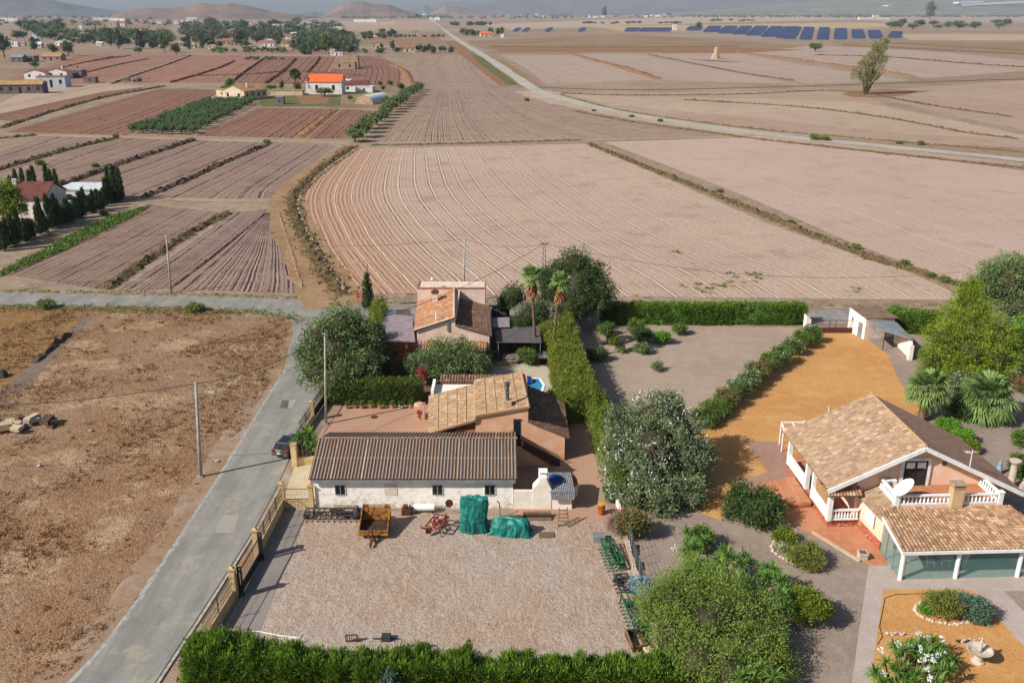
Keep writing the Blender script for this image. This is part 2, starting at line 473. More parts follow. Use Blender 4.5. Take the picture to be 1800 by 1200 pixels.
# --- central fields
ruled('field', [(604,262),(560,305),(533,345),(540,395),(566,455),(612,516)], [(1028,253),(1180,318),(1330,385),(1480,440),(1600,480),(1700,528)], m_c1, .03, 96, 70, 40)
ruled('field', [(1062,250),(1200,302),(1345,360),(1480,420),(1590,462),(1700,505)], [(1330,241),(1480,262),(1640,280),(1800,300),(2000,330),(2200,380)], m_e1, .03, 70, 50, 30)
ruled('field', [(752,158),(722,196),(662,254)], [(940,158),(1090,200),(1340,238)], m_c2, .03, 58, 40, 30)
ruled('field', [(722,97),(705,118),(722,150),(735,154)], [(848,97),(852,112),(876,140),(900,151)], m_c2, .03, 38, 30, 20)
# --- left fields below the pale track
ruled('field', [(0,480),(140,420),(272,362)], [(186,510),(300,440),(398,374)], m_l, .03, 34, 30, 20)
ruled('field', [(204,514),(310,446),(412,374)], [(300,506),(400,430),(470,368)], m_l2, .035, 14, 30, 14)
ruled('field', [(300,508),(390,440),(470,372)], [(534,516),(514,450),(478,372)], m_l2, .03, 26, 30, 20)
ruled('field', [(-120,300),(30,258),(70,240)], [(-60,330),(110,268),(200,242)], m_l, .03, 14, 20, 12)
ruled('field', [(-60,338),(110,276),(208,243)], [(92,326),(200,292),(334,246)], m_l, .03, 18, 20, 12)
ruled('field', [(112,326),(220,292),(340,247)], [(246,348),(360,300),(468,252)], m_l, .03, 18, 20, 12)
ruled('field', [(262,350),(380,300),(478,253)], [(478,354),(500,322),(590,256)], m_l, .03, 22, 20, 14)
# --- red fields farther left
ruled('field', [(-60,205),(60,172),(196,150)], [(30,214),(150,180),(260,152)], m_red, .03, 14, 20, 12)
ruled('field', [(12,232),(150,192),(280,156)], [(222,238),(320,200),(392,158)], m_red, .03, 22, 20, 12)
ruled('field', [(344,239),(420,206),(452,190)], [(536,243),(574,212),(600,192)], m_red, .03, 20, 20, 14)
ruled('field', [(540,244),(580,210),(604,192)], [(622,244),(648,214),(668,196)], m_red, .03, 10, 20, 8)
ruled('field', [(-80,170),(70,120),(140,96)], [(180,146),(260,120),(330,97)], m_red2, .028, 40, 20, 12)
ruled('field', [(190,146),(270,120),(336,97)], [(400,146),(430,120),(470,99)], m_red2, .03, 30, 20, 12)
ruled('field', [(408,147),(438,120),(476,99)], [(560,150),(580,120),(592,100)], m_red, .03, 22, 20, 12)
ruled('field', [(566,150),(584,120),(596,100)], [(704,150),(702,120),(668,98)], m_red, .03, 26, 20, 12)
sheet('field', [(350,92),(600,96),(640,90),(500,88),(380,88)], m_red2, .034)
sheet('field', [(60,152),(200,147),(260,152),(180,162),(0,200),(0,182)], m_tan2, .034)
# --- farmyard ground of the white farmhouse
m_yardw = ground_mat('rough_farmyard', A(164,142,118), A(140,116,81), A(119,110,66), .04, .3, 1.5, .6, .15)
sheet('farmyard', [(380,152),(700,150),(722,160),(672,190),(600,190),(452,189),(385,176)], m_yardw, .036)
sheet('weedy_ground', [(455,170),(600,166),(598,187),(460,188)], m_green, .045)
sheet('weedy_ground', [(520,168),(580,170),(576,182),(530,184)], m_orange, .05)
# --- right fields
ruled('field', [(976,163),(1100,196),(1330,232),(1560,250)], [(1500,160),(1600,200),(1800,240),(2060,272)], m_tan, .03, 20, 30, 20)
sheet('field', [(1500,162),(1820,140),(2100,150),(2100,262),(1840,236),(1680,206)], m_tan, .034)
sheet('field', [(1000,166),(1500,178),(1620,200),(1840,246),(1620,238),(1300,205),(1080,186)], m_tan2, .038)
ruled('field', [(880,97),(920,118),(960,148)], [(1016,97),(1080,118),(1150,141)], m_rgrey, .03, 30, 20, 12)
ruled('field', [(1016,96),(1090,116),(1170,142)], [(1120,95),(1250,120),(1400,148)], m_rgrey, .032, 30, 20, 12)
ruled('field', [(1130,95),(1260,118),(1420,147)], [(1300,95),(1440,118),(1600,142)], m_rgrey, .03, 30, 20, 12)
ruled('field', [(1310,93),(1470,115),(1630,138)], [(1430,80),(1650,92),(1900,118)], m_rgrey, .034, 26, 20, 12)
sheet('field', [(820,72),(1100,60),(1450,82),(1300,90),(900,92),(840,84)], m_brown, .028)
sheet('field', [(1440,74),(1900,76),(1950,104),(1560,84)], m_brown, .03)
sheet('field', [(860,82),(1300,84),(1420,88),(1290,94),(1010,92),(880,92)], m_orange, .036)
sheet('field', [(1040,47),(1500,40),(1640,44),(1500,50),(1100,56)], m_straw, .026)
sheet('field', [(820,44),(1320,26),(1520,34),(1200,42),(900,52)], m_tan2, .02)
sheet('field', [(1580,60),(1900,62),(1950,72),(1600,71)], m_tan2, .03)
sheet('field', [(1500,30),(1900,24),(1950,40),(1560,40)], m_tan, .02)
sheet('field', [(640,66),(760,62),(790,78),(720,80),(630,80)], m_brown, .03)
sheet('field', [(400,40),(760,36),(770,52),(560,56),(420,48)], m_tan, .022)
sheet('field', [(30,36),(330,40),(300,48),(60,50)], m_brown, .022)
sheet('field', [(640,40),(700,38),(690,44),(600,44)], m_tan2, .03)
# --- fallow strip along the white track
sheet('fallow_strip', [(778,72),(800,72),(850,104),(915,150),(878,151),(820,105)], m_orange, .04)
sheet('fallow_strip', [(826,96),(846,100),(912,150),(896,150),(850,118)], m_green, .046)
sheet('fallow_strip', [(852,96),(872,97),(955,150),(938,152)], m_brown, .04)
# --- tracks
strip('dirt_track', [(760,36),(790,60),(850,98),(905,134),(945,160),(1010,180),(1120,202),(1310,232),(1500,252),(1800,281),(1960,300)], [14,9,6,5.5,6,7,8,8,8,7,7], m_white, .06, 120, wvar=.18, seed=3)
strip('track_verge', [(935,160),(1010,184),(1120,206),(1310,236),(1500,258),(1800,290)], [22,18,14,10,8,6], m_tan2, .05, 80, wvar=.25, seed=4)
strip('dirt_track', [(-60,236),(200,241),(400,247),(560,250),(640,252),(900,248),(1025,246),(1200,243),(1330,238)], [5,5,5,6,5,3.5,3.5,4,4], m_track, .055, 90, wvar=.2, seed=5)
strip('dirt_track', [(178,362),(290,351),(400,353),(500,352)], [3,3.4,4,5], m_track, .055, 40, wvar=.2, seed=6)
strip('dirt_track', [(632,248),(590,274),(535,312),(506,352),(516,400),(545,455),(574,510),(592,540)], [4.5,5,5.5,6.5,8,8.5,9,10], m_trackb, .06, 80, wvar=.15, seed=7)
strip('dirt_track', [(632,248),(690,190),(724,156),(742,152)], [3,3,3,4], m_track, .056, 40, wvar=.2)
strip('dirt_track', [(-40,198),(60,176),(200,149),(380,147),(560,150)], [5,5,4,4,4], m_track, .05, 60, wvar=.2)
strip('dirt_track', [(700,152),(716,140),(712,120),(690,108),(650,98)], [6,5,4,4,4], m_trackb, .05, 30, wvar=.2)
strip('dirt_track', [(910,152),(1100,158),(1400,152),(1800,139),(2000,134)], [4,4,5,5,5], m_bund2, .05, 60, wvar=.25)

# --- asphalt roads
rl = [P(118,1200),P(215,1090),P(330,920),P(385,835),P(440,745),P(500,650),P(530,600)]
rl = [(p.x, p.y) for p in rl]
rr = [P(272,1200),P(354,1075),P(405,996),P(448,928),P(482,866),P(506,812),P(552,708),P(569,684)]
rr = [(p.x, p.y) for p in rr]
jl = [(-28.6,112.5),(-29.6,117.6),(-32.2,120.6),(-37,122.6),(-46,124.2)]
jr = [(-21.5,95),(-20.6,104),(-20.2,112),(-19.6,115.5)]
rlb = [(rl[0][0]-3.2, 38)] + rl[:-1]; rrb = [(rr[0][0]-1.2, 38)] + rr
roadpoly = rrb + jr + [(-14,118.4),(60,116.2),(120,114.5),(240,112),(240,118.6),(120,121),(60,122.6),(-8,124.6),(-16,125.8),(-24,127.6),(-46,129.6),(-80,131.6),(-160,134),(-160,128),(-80,125.4)] + list(reversed(jl)) + list(reversed(rlb))
sheet('road', roadpoly, m_asph, .05, True)
sheet('road_patch', [(391,906),(420,906),(411,937),(377,937)], m_patchl, .056)
sheet('road_patch', [(497,704),(520,704),(513,718),(492,718)], m_patchl, .056)
sheet('road_patch', [(496,704),(508,704),(506,718),(492,718)], m_patchd, .06)
def kerb(pts, name='kerb', w=.22, h=.13, gap=0):
    mb = MB()
    for a, b in zip(pts, pts[1:]):
        mb.beam((a[0], a[1], h/2), (b[0], b[1], h/2), w, h)
    return tag(part(name, mb, m_kerb), kind='structure')
kerb([(p[0]+.25, p[1]) for p in rrb[:5]])
strip('road_verge', [(p[0]+1.0, p[1]) for p in rrb[:6]], [1.6,1.6,1.4,1.2,1.0], m_dust, .03, 40, True, .3)
strip('road_verge', [(p[0]+.1, p[1]) for p in rlb], [.3,.2,.34,.2,.25,.2,.2], m_kerb, .054, 160, True, .9, 3)
strip('road_verge', [(p[0]-.9, p[1]) for p in rlb], [2.4,2,2.2,2], m_dust, .03, 60, True, .3)
strip('road_verge', [(-160,134.6),(-80,132.2),(-46,130.3),(-24,128.3),(-16,126.6),(-8,125.4),(60,123.6),(120,122)], [2.2,2,2,2.4,2,1.6,1.6,1.6], m_dust, .045, 90, True, .35, 8)

# --- dry grass plot on the left
def dry_mat():
    N = NT('dry_grass_soil'); v = N.coord()
    a = N.noise(v, .05, 4, .6); b = N.noise(v, .45, 6, .68); c = N.noise(v, 3.2, 5, .7); d = N.noise(v, .16, 6, .72)
    col = N.mix(N.step(a, .38, .62), A(168,138,108), A(162,122,88))
    col = N.mix(N.step(b, .46, .66, 0, .7), col, A(140,106,78))
    col = N.mix(N.step(d, .50, .64, 0, .7), col, A(194,160,114))
    cr = N.math('MULTIPLY', N.step(d, .54, .6), N.step(c, .48, .58))
    col = N.mix(N.math('MULTIPLY', cr, .7), col, A(202,186,166))
    col = N.mix(N.step(c, .52, .72, 0, .55), col, A(101,79,62))
    col = N.mix(N.step(N.noise(v, .22, 5, .65), .56, .7, 0, .4), col, A(138,114,94))
    col, hs = speckle(N, v, col, 2.2, .6)
    return N.finish(col, .95, N.math('ADD', hs, b), 1.0, .16, 0, .1)
m_dry = dry_mat()
m_dry2 = ground_mat('golden_dry_grass', A(160,124,74), A(147,107,61), A(166,135,92), .08, .6, 4, 1.0, .12)
plot = [(-160,36)]+[(p[0]-.2, p[1]) for p in rlb]+[(p[0]-.3, p[1]-.3) for p in jl]+[(-80,125),(-160,127.6)]
sheet('dry_grass_plot', plot, m_dry, .02, True)
sheet('dry_grass_plot', [(0,541),(150,546),(160,556),(60,640),(0,690),(-120,700),(-160,560)], m_dry2, .026)
strip('footpath', [(-20,720),(40,668),(85,625),(128,582),(158,555)], [2.4,2,1.8,1.6,1.4], ground_mat('trodden_earth', A(140,120,106), A(129,107,92), None, .2, 1, 5, .6, .05), .032, 30, wvar=.25)
bank('earth_bank', [(60,640),(85,618),(112,594),(122,584)], 1.2, .55, m_bund, 4)

# --- bunds between the fields
for k, (pts, w, h, m) in enumerate([
    ([(188,508),(250,464),(330,412),(402,374)], 2.6, .7, m_bund2),
    ([(300,507),(380,446),(468,374)], .6, .18, m_bund),
    ([(-60,322),(0,298),(60,280),(140,258),(206,243)], 3.0, .9, m_bund2),
    ([(92,332),(180,300),(250,276),(336,248)], 3.0, .9, m_bund),
    ([(246,350),(330,316),(400,284),(474,253)], 2.6, .8, m_bund),
    ([(-60,248),(20,242),(68,238)], 2.5, .7, m_bund),
    ([(0,226),(100,194),(190,170),(290,152)], 3.5, .8, m_bund2),
    ([(525,243),(560,216),(586,194)], 4.5, .6, m_orange),
    ([(612,243),(640,216),(664,196)], 5, .5, m_orange),
    ([(196,148),(240,132),(300,112),(336,98)], 2.5, .7, m_bundr),
    ([(300,146),(380,122),(412,108)], 3, .9, m_bundr),
    ([(404,147),(440,120),(470,100)], 3, 1.0, m_bundr),
    ([(466,148),(500,124),(520,104)], 3, 1.0, m_bundr),
    ([(540,128),(556,112),(562,100)], 3, .9, m_bundr),
    ([(120,136),(200,116),(260,104)], 2.5, .7, m_bundr),
    ([(60,132),(140,112),(200,100)], 2.5, .7, m_bundr),
    ([(150,110),(230,98)], 2.5, .7, m_bundr),
    ([(340,134),(440,131),(520,126),(640,134)], 2.5, .7, m_bundr),
    ([(688,114),(712,126),(724,146),(738,153)], 5, .8, m_orange),
    ([(1034,253),(1130,292),(1250,340),(1400,402),(1520,450),(1640,486),(1690,502)], 2.4, .7, m_bund2),
    ([(1000,94),(1050,108),(1100,120),(1158,139)], 7, 1.0, m_orange),
    ([(1290,92),(1380,102),(1480,116),(1610,134)], 6, .9, m_orange),
    ([(1140,96),(1220,112),(1300,128),(1396,142)], 3, .6, m_bund2),
    ([(1430,97),(1560,101),(1700,112),(1850,122)], 6, .9, m_bund2),
    ([(1480,80),(1600,86),(1750,94),(1850,99)], 6, .9, m_bund2),
    ([(1560,76),(1700,84),(1850,92)], 5, .8, m_bund2),
    ([(860,82),(1000,83),(1200,83),(1300,82)], 8, .8, m_bund2),
    ([(985,164),(1100,168),(1300,166),(1440,160),(1520,164)], 3, .5, m_bund2),
    ([(1200,176),(1400,188),(1560,208),(1700,234),(1790,244)], 2.5, .6, m_bund2),
    ([(1540,168),(1640,186),(1780,206)], 3, .6, m_bund2),
    ([(650,256),(800,253),(1025,246)], 2, .4, m_bund2),
    ([(985,167),(1100,196),(1300,224),(1500,243),(1800,268)], 1.6, .5, m_bund2),
    ([(1010,196),(1120,216),(1310,242),(1500,264),(1800,296)], 2.0, .4, m_bund2),
    ([(620,258),(570,292),(528,330),(515,352),(524,392),(550,440),(580,490),(604,520)], 3.2, .6, m_bund2),
    ([(628,262),(578,296),(540,330),(526,352),(534,392),(560,444),(588,488),(610,514)], 1.6, .35, m_track),
    ([(490,372),(512,440),(534,512)], 1.0, .2, m_trackb),
]):
    bank('field_bank', pts, w, h, m, 20+k)

# --- plots of the two houses
def yard_mat():
    N = NT('pinkish_yard_gravel'); v = N.coord()
    a = N.noise(v, .09, 4, .6); b = N.noise(v, .5, 6, .65); c = N.noise(v, 5, 5, .75); d = N.noise(N.scale(v, (1, .45, 1)), 1.6, 5, .7, 1.2)
    col = N.mix(N.step(a, .4, .62), A(190,169,151), A(188,157,131))
    col = N.mix(N.step(b, .5, .7, 0, .6), col, A(176,146,122))
    col = N.mix(N.step(d, .48, .62, 0, .55), col, A(207,195,180))
    col = N.mix(N.step(c, .5, .68, 0, .6), col, A(129,110,98))
    col = N.mix(N.step(c, .44, .3, 0, .6), col, A(216,208,195))
    for cx, cy, rs, sd in ((-40, 20, .32, 0), (30, 110, .26, 3)):
        mp = N.n('ShaderNodeMapping'); N.l(v, mp.inputs[0]); mp.inputs['Location'].default_value = (-cx, -cy, 0)
        ln = N.n('ShaderNodeVectorMath', operation='LENGTH'); N.l(mp.outputs[0], ln.inputs[0])
        q = N.math('ABSOLUTE', N.math('SUBTRACT', N.math('FRACT', N.math('MULTIPLY', N.math('ADD', ln.outputs['Value'], N.math('MULTIPLY', a, 3.0)), rs)), .5))
        col = N.mix(N.math('MULTIPLY', N.step(q, .02, .10, 1, 0), N.step(b, .44, .6, 0, .28)), col, A(218,199,184) if sd == 0 else A(166,136,120))
    col, hs = speckle(N, v, col, 3.2, .55)
    return N.finish(col, .95, N.math('ADD', hs, d), 1.0, .08, 0, .1)
m_yard = yard_mat()
m_terra = ground_mat('terracotta_paving', A(197,156,129), A(189,144,116), A(200,166,140), .2, .8, 9, .15, .01, rough=.8)
m_ochre = ground_mat('ochre_grit', A(220,162,96), A(210,150,86), A(228,178,118), .12, .5, 6, .9, .05, A(232,190,138), .62, .95, .6, .5)
m_gard = ground_mat('grey_garden_gravel', A(168,149,133), A(158,138,122), A(181,164,148), .15, .9, 9, .9, .04, A(204,192,178), .58)
m_plotg = ground_mat('pale_plot_gravel', A(183,161,142), A(173,150,129), A(192,173,153), .1, .7, 7, .9, .04, A(211,198,181), .58)
m_path = ground_mat('concrete_path', A(199,181,169), A(191,174,161), A(207,193,181), .2, 1, 12, .15, .01)
m_cream = ground_mat('cream_concrete', A(210,187,150), A(216,199,169), A(199,172,131), .3, 1, 10, .15, .01)
m_paveg = ground_mat('grey_block_paving', A(164,152,144), A(152,141,133), None, .3, 1.2, 10, .3, .02)
m_pat = ground_mat('orange_clay_tiles', A(212,146,108), A(202,132,94), A(220,162,126), .4, 1.5, 10, .15, .01, rough=.6, grit=.25)
m_red_earth = ground_mat('red_garden_soil', A(140,91,72), A(120,80,63), A(149,114,94), .2, 1, 6, .8, .05)
m_pale = ground_mat('pale_pool_paving', A(210,195,173), A(203,185,161), None, .3, 1.5, 10, .15, .01)
def wsheet(name, w, mat, z): return sheet(name, w, mat, z, True)
wsheet('yard_gravel', [(-20.6,44),(10.2,44),(9.5,60),(8.2,66.3),(-19.6,68.4)], m_yard, .02)
sheet('yard_paving', [(494,892),(553,897),(535,912),(500,1000),(450,1128),(372,1128)], m_paveg, .028)
wsheet('courtyard_paving', [(-19.6,77.5),(-19.0,90.6),(-9,90.8),(5,91),(7.6,84),(8.4,66.2),(0.1,66.2),(.1,68.5),(.1,76),(-17,76)], m_terra, .022)
sheet('driveway_apron', [(494,893),(507,850),(518,820),(556,812),(556,897)], m_cream, .034)
wsheet('garden_soil', [(-20.6,90.6),(3,90.6),(4.5,100),(3.5,116),(-19.4,116)], m_red_earth, .018)
sheet('pool_terrace', [(855,640),(930,636),(980,650),(988,682),(950,690),(880,684),(850,668)], m_pale, .03)
wsheet('gravel_plot', [(5,91),(9.4,78),(17,80),(19,86),(39.5,115.4),(4,116)], m_plotg, .021)
sheet('ochre_drive', [(1425,586),(1510,586),(1560,622),(1580,668),(1600,700),(1640,730),(1560,760),(1400,830),(1300,840),(1268,915),(1225,900),(1180,850),(1230,760),(1320,690),(1400,620)], m_ochre, .03)
wsheet('garden_gravel', [(9.6,44),(40,44),(75,60),(80,100),(60,116),(45.4,116),(41,100),(30,82),(18,70),(8.5,68)], m_gard, .019)
sheet('patio_tiles', [(1308,775),(1366,776),(1560,900),(1560,994),(1528,994),(1372,912),(1328,890),(1290,868),(1288,852),(1350,830)], m_pat, .036)
m_stamp = ground_mat('pinkish_stamped_concrete', A(182,142,122), A(172,132,110), A(191,157,140), .3, 1.2, 8, .2, .01)
sheet('forecourt_paving', [(1308,775),(1366,776),(1400,830),(1380,880),(1328,890),(1290,868),(1288,852),(1350,830)], m_stamp, .042)
sheet('concrete_path', [(1484,1300),(1510,1107),(1527,994),(1560,978),(1960,990),(1960,1300)], m_path, .034)
sheet('ochre_bed', [(1553,1036),(1710,1037),(1800,1137),(1880,1226),(1860,1300),(1516,1300),(1530,1198)], m_ochre, .044)
sheet('garden_gravel', [(1765,1039),(1960,1036),(1960,1240)], m_gard, .044)
# ------------------------------------------------------------ hills
def vnoise(x, y, seed=0):
    xi = np.floor(x).astype(int); yi = np.floor(y).astype(int); fx = x-xi; fy = y-yi
    fx = fx*fx*(3-2*fx); fy = fy*fy*(3-2*fy)
    def h(a, b):
        n = (a*374761393+b*668265263+seed*982451653) & 0xffffffff
        n = ((n ^ (n >> 13))*1274126177) & 0xffffffff
        return ((n ^ (n >> 16)) & 0xffff)/65535.0
    return (h(xi, yi)*(1-fx)+h(xi+1, yi)*fx)*(1-fy)+(h(xi, yi+1)*(1-fx)+h(xi+1, yi+1)*fx)*fy
def fbm(x, y, seed=0, o=5):
    t = 0; a = .5
    for k in range(o):
        t = t+a*vnoise(x*2**k, y*2**k, seed+k); a *= .5
    return t
m_hill = ground_mat('scrubby_brown_hill', A(150,118,100), A(128,104,88), A(112,100,76), .003, .012, .05, .8, 6)
m_hillf = ground_mat('far_mountain_scrub', A(120,112,104), A(108,104,94), A(98,100,84), .001, .004, .02, .8, 12)
m_hillg = ground_mat('patchy_green_slope', A(112,118,92), A(134,122,100), A(170,154,130), .002, .008, .03, .5, 4)
def hill(sil, D, depth, mat, seed):
    xs = [Xat(p[0], p[1], D) for p in sil]; zs = [max(0, hgt(p[0], p[1], D)) for p in sil]
    nx, ny = 160, 30
    X = np.linspace(xs[0], xs[-1], nx); Z = np.interp(X, xs, zs)
    V = []
    for j in range(ny):
        t = j/(ny-1)*2-1
        prof = (1-abs(t))**.85
        yy = D+t*depth
        n = fbm(X/depth*5+seed*7, np.full(nx, t*4.0+seed), seed)
        z = Z*prof*(1+(n-.5)*.9*(1-prof)) - (0.5 if abs(t) > .99 else 0)
        V += [(X[i]*(yy/D if t < 0 else 1), yy, max(z[i], -.5)) for i in range(nx)]
    fs = [(j*nx+i, j*nx+i+1, (j+1)*nx+i+1, (j+1)*nx+i) for j in range(ny-1) for i in range(nx-1)]
    mb = MB(); mb.add(V, fs)
    tag(part('hills', mb, mat, smooth=True), kind='structure')
hill([(-200,30),(-120,-46),(0,-22),(60,-4),(85,0),(108,6),(130,15),(160,21),(205,29)], 7600, 1500, m_hillf, 1)
hill([(100,30),(128,16),(145,12),(162,16),(180,22),(200,28)], 9300, 900, m_hillf, 2)
hill([(192,31),(206,23),(236,16),(262,13),(300,14.5),(326,12),(345,6),(356,4.5),(380,8),(392,6.5),(402,5),(430,8.5),(452,14),(468,20),(490,23),(515,25),(540,31)], 5000, 600, m_hill, 3)
hill([(500,29),(530,23),(548,20.5),(562,23),(585,29)], 6800, 500, m_hillf, 4)
hill([(566,31),(584,20),(600,8),(616,3),(636,2),(652,6),(668,7),(682,7.5),(694,12),(706,17),(730,24)], 6000, 600, m_hill, 5)
hill([(690,27),(720,17),(738,14),(746,8),(756,13),(775,15),(795,22),(810,26)], 9600, 500, m_hillf, 6)
hill([(752,25),(770,16),(784,9),(800,11),(818,15),(840,20),(870,25)], 8200, 500, m_hill, 7)
hill([(720,28),(770,8),(784,2),(800,4),(815,-2),(840,-6),(880,-10),(960,-12),(1080,-10),(1200,-16),(1330,-12),(1460,-22),(1600,-18),(1760,-24),(2000,-20),(2300,-10)], 10300, 1300, m_hillf, 8)
hill([(1180,24),(1300,14),(1420,3),(1560,-6),(1700,-4),(1850,-8),(2100,0),(2300,24)], 8600, 1900, m_hillg, 9)

# ------------------------------------------------------------ vegetation
RNG = np.random.default_rng(7)
def np_mesh(name, V, quads, tint, mat, tris=None):
    me = bpy.data.meshes.new(name)
    nq = 0 if quads is None else len(quads); nt_ = 0 if tris is None else len(tris)
    me.vertices.add(len(V)); me.vertices.foreach_set('co', np.asarray(V, np.float32).ravel())
    loops = np.concatenate([a.ravel() for a in ((quads if nq else np.zeros((0, 4), int)), (tris if nt_ else np.zeros((0, 3), int)))]).astype(np.int32)
    me.loops.add(len(loops)); me.loops.foreach_set('vertex_index', loops)
    tot = np.concatenate([np.full(nq, 4), np.full(nt_, 3)]).astype(np.int32)
    st = np.concatenate([[0], np.cumsum(tot)[:-1]]).astype(np.int32)
    me.polygons.add(nq+nt_); me.polygons.foreach_set('loop_start', st); me.polygons.foreach_set('loop_total', tot)
    at = me.attributes.new('tint', 'FLOAT', 'POINT'); at.data.foreach_set('value', np.asarray(tint, np.float32))
    me.update(calc_edges=True); me.validate()
    if mat: me.materials.append(mat)
    return me

def unit(v): return v/np.maximum(1e-9, np.linalg.norm(v, axis=1, keepdims=True))

def leaves(pos, dirs, L, Wd, rng, tint=None, spread=.9, droop=0.0):
    """pos (n,3), dirs (n,3) growth directions -> rhombic leaf blades"""
    n = len(pos)
    d = unit(dirs+rng.normal(0, spread, (n, 3))); d[:, 2] -= droop; d = unit(d)
    r = unit(np.cross(d, rng.normal(0, 1, (n, 3))))
    l = L*rng.uniform(.6, 1.3, (n, 1)); w = Wd*rng.uniform(.6, 1.3, (n, 1))
    b = pos; m = pos+d*l*.5
    V = np.stack([b, m+r*w*.5, pos+d*l, m-r*w*.5], 1).reshape(-1, 3)
    Q = np.arange(n*4).reshape(n, 4)
    t = rng.uniform(0, .88, n) if tint is None else tint
    return V, Q, np.repeat(t, 4)

_ICO = {}
def ico(sub):
    if sub in _ICO: return _ICO[sub]
    import bmesh
    bm = bmesh.new(); bmesh.ops.create_icosphere(bm, subdivisions=sub, radius=1)
    V = np.array([v.co[:] for v in bm.verts]); T = np.array([[v.index for v in f.verts] for f in bm.faces]); bm.free()
    _ICO[sub] = (V, T); return V, T

def blob_core(c, r, rng, k, sub=3):
    V, T = ico(sub)
    s = rng.integers(0, 1000)
    n = fbm(V[:, 0]*2.2+s, V[:, 1]*2.2+V[:, 2]*1.7+s, int(s), 3)
    return V*np.array(r)*(k*(.62+.5*n))[:, None]+np.array(c), T

class Crown:
    def __init__(s, seed=0):
        s.V = []; s.Q = []; s.T = []; s.t = []; s.n = 0; s.rng = np.random.default_rng(seed)
    def addq(s, V, Q, t): s.V.append(V); s.Q.append(Q+s.n); s.t.append(t); s.n += len(V)
    def addt(s, V, T, t): s.V.append(V); s.T.append(T+s.n); s.t.append(t); s.n += len(V)
    def blob(s, c, r, nclump, nleaf, cr, L, Wd, core=.72, up=.2, tl=0, th=.88, spread=.8, droop=0.0, flower=0.0, low=-.75, fill=0):
        rng = s.rng; c = np.array(c, float); r = np.array(r if hasattr(r, '__len__') else (r, r, r), float)
        d = unit(rng.normal(0, 1, (nclump*2, 3))); d = d[d[:, 2] > low][:nclump]
        rad = rng.uniform(.72, 1.04, (len(d), 1)); cc = c+d*r*rad
        ct = rng.uniform(tl, th, len(d))
        pos = np.repeat(cc, nleaf, 0)+rng.normal(0, 1, (len(d)*nleaf, 3))*cr*.55
        pos[:, 2] = np.maximum(pos[:, 2], .02)
        out = np.repeat(unit(d*r), nleaf, 0)+np.array([0, 0, up])
        t = np.clip(np.repeat(ct, nleaf)+rng.normal(0, .12, len(pos)), 0, .88)
        if flower > 0:
            fc = (rng.random(len(d)) < flower*2.6) & (d[:, 2] > -.1)
            t = np.where(np.repeat(fc, nleaf) & (rng.random(len(pos)) < .42), .97, t)
        s.addq(*leaves(pos, out, L, Wd, rng, t, spread, droop))
        if core > 0:
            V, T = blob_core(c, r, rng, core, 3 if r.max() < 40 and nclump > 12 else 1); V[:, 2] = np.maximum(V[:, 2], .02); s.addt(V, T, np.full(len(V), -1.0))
            if fill:
                k = np.where(V[:, 2] > .3)[0]; o = unit(V[k]-c)
                pp = np.repeat(V[k], fill, 0)+rng.normal(0, .12*r.mean(), (len(k)*fill, 3))
                s.addq(*leaves(pp, np.repeat(o, fill, 0)+np.array([0, 0, up]), L*1.15, Wd*1.15, rng, np.clip(rng.uniform(tl, th, len(k))[:, None]+rng.normal(0, .1, (len(k), fill)), 0, .88).ravel(), spread))
    def surface(s, pos, out, nleaf, cr, L, Wd, up=.3, tl=0, th=.88, spread=.6, flower=0.0, tints=None):
        rng = s.rng
        ct = rng.uniform(tl, th, len(pos)) if tints is None else tints
        p = np.repeat(pos, nleaf, 0)+rng.normal(0, 1, (len(pos)*nleaf, 3))*cr*.55
        p[:, 2] = np.maximum(p[:, 2], .02)
        o = np.repeat(out, nleaf, 0)+np.array([0, 0, up])
        t = np.clip(np.repeat(ct, nleaf)+rng.normal(0, .12, len(p)), 0, .88)
        if flower > 0: t = np.where(rng.random(len(p)) < flower, .97, t)
        s.addq(*leaves(p, o, L, Wd, rng, t, spread))
    def mesh(s, name, mat, off=(0, 0, 0)):
        V = np.concatenate(s.V)-np.array(off)
        return np_mesh(name, V, np.concatenate(s.Q) if s.Q else None, np.concatenate(s.t), mat, np.concatenate(s.T) if s.T else None)
    def obj(s, name, mat, parent=None, loc=(0, 0, 0)):
        off = world_loc(parent) if parent else Vector(loc)
        o = bpy.data.objects.new(name, s.mesh(name, mat, off[:])); COL.objects.link(o)
        if parent: o.parent = parent
        else: o.location = loc
        return o

m_bark = plain('grey_brown_bark', A(128,104,84,.6), A(88,70,56,.6), 6, .95, 0, .6, .03)
m_palmbark = plain('palm_trunk_fibre', A(150,124,100,.6), A(112,88,68,.6), 5, .95, 0, .9, .05)
def trunk(parent, base, top, r, rng, limbs=4, spread=2.0, name='trunk'):
    mb = MB(); b = Vector(base); t = Vector(top)
    mid = b.lerp(t, .5)+Vector((rng.uniform(-.2, .2), rng.uniform(-.2, .2), 0))
    mb.tube([b+Vector((0, 0, -.1)), mid, t], [r*1.25, r, r*.7], 8)
    for k in range(limbs):
        a = 2*math.pi*k/limbs+rng.uniform(0, 1)
        e = t+Vector((math.cos(a)*spread, math.sin(a)*spread, spread*rng.uniform(.5, 1.1)))
        mb.tube([mid.lerp(t, rng.uniform(.5, .95)), t.lerp(e, .5)+Vector((0, 0, .2)), e], [r*.55, r*.4, r*.15], 6)
    return part(name, mb, m_bark, parent, smooth=True)

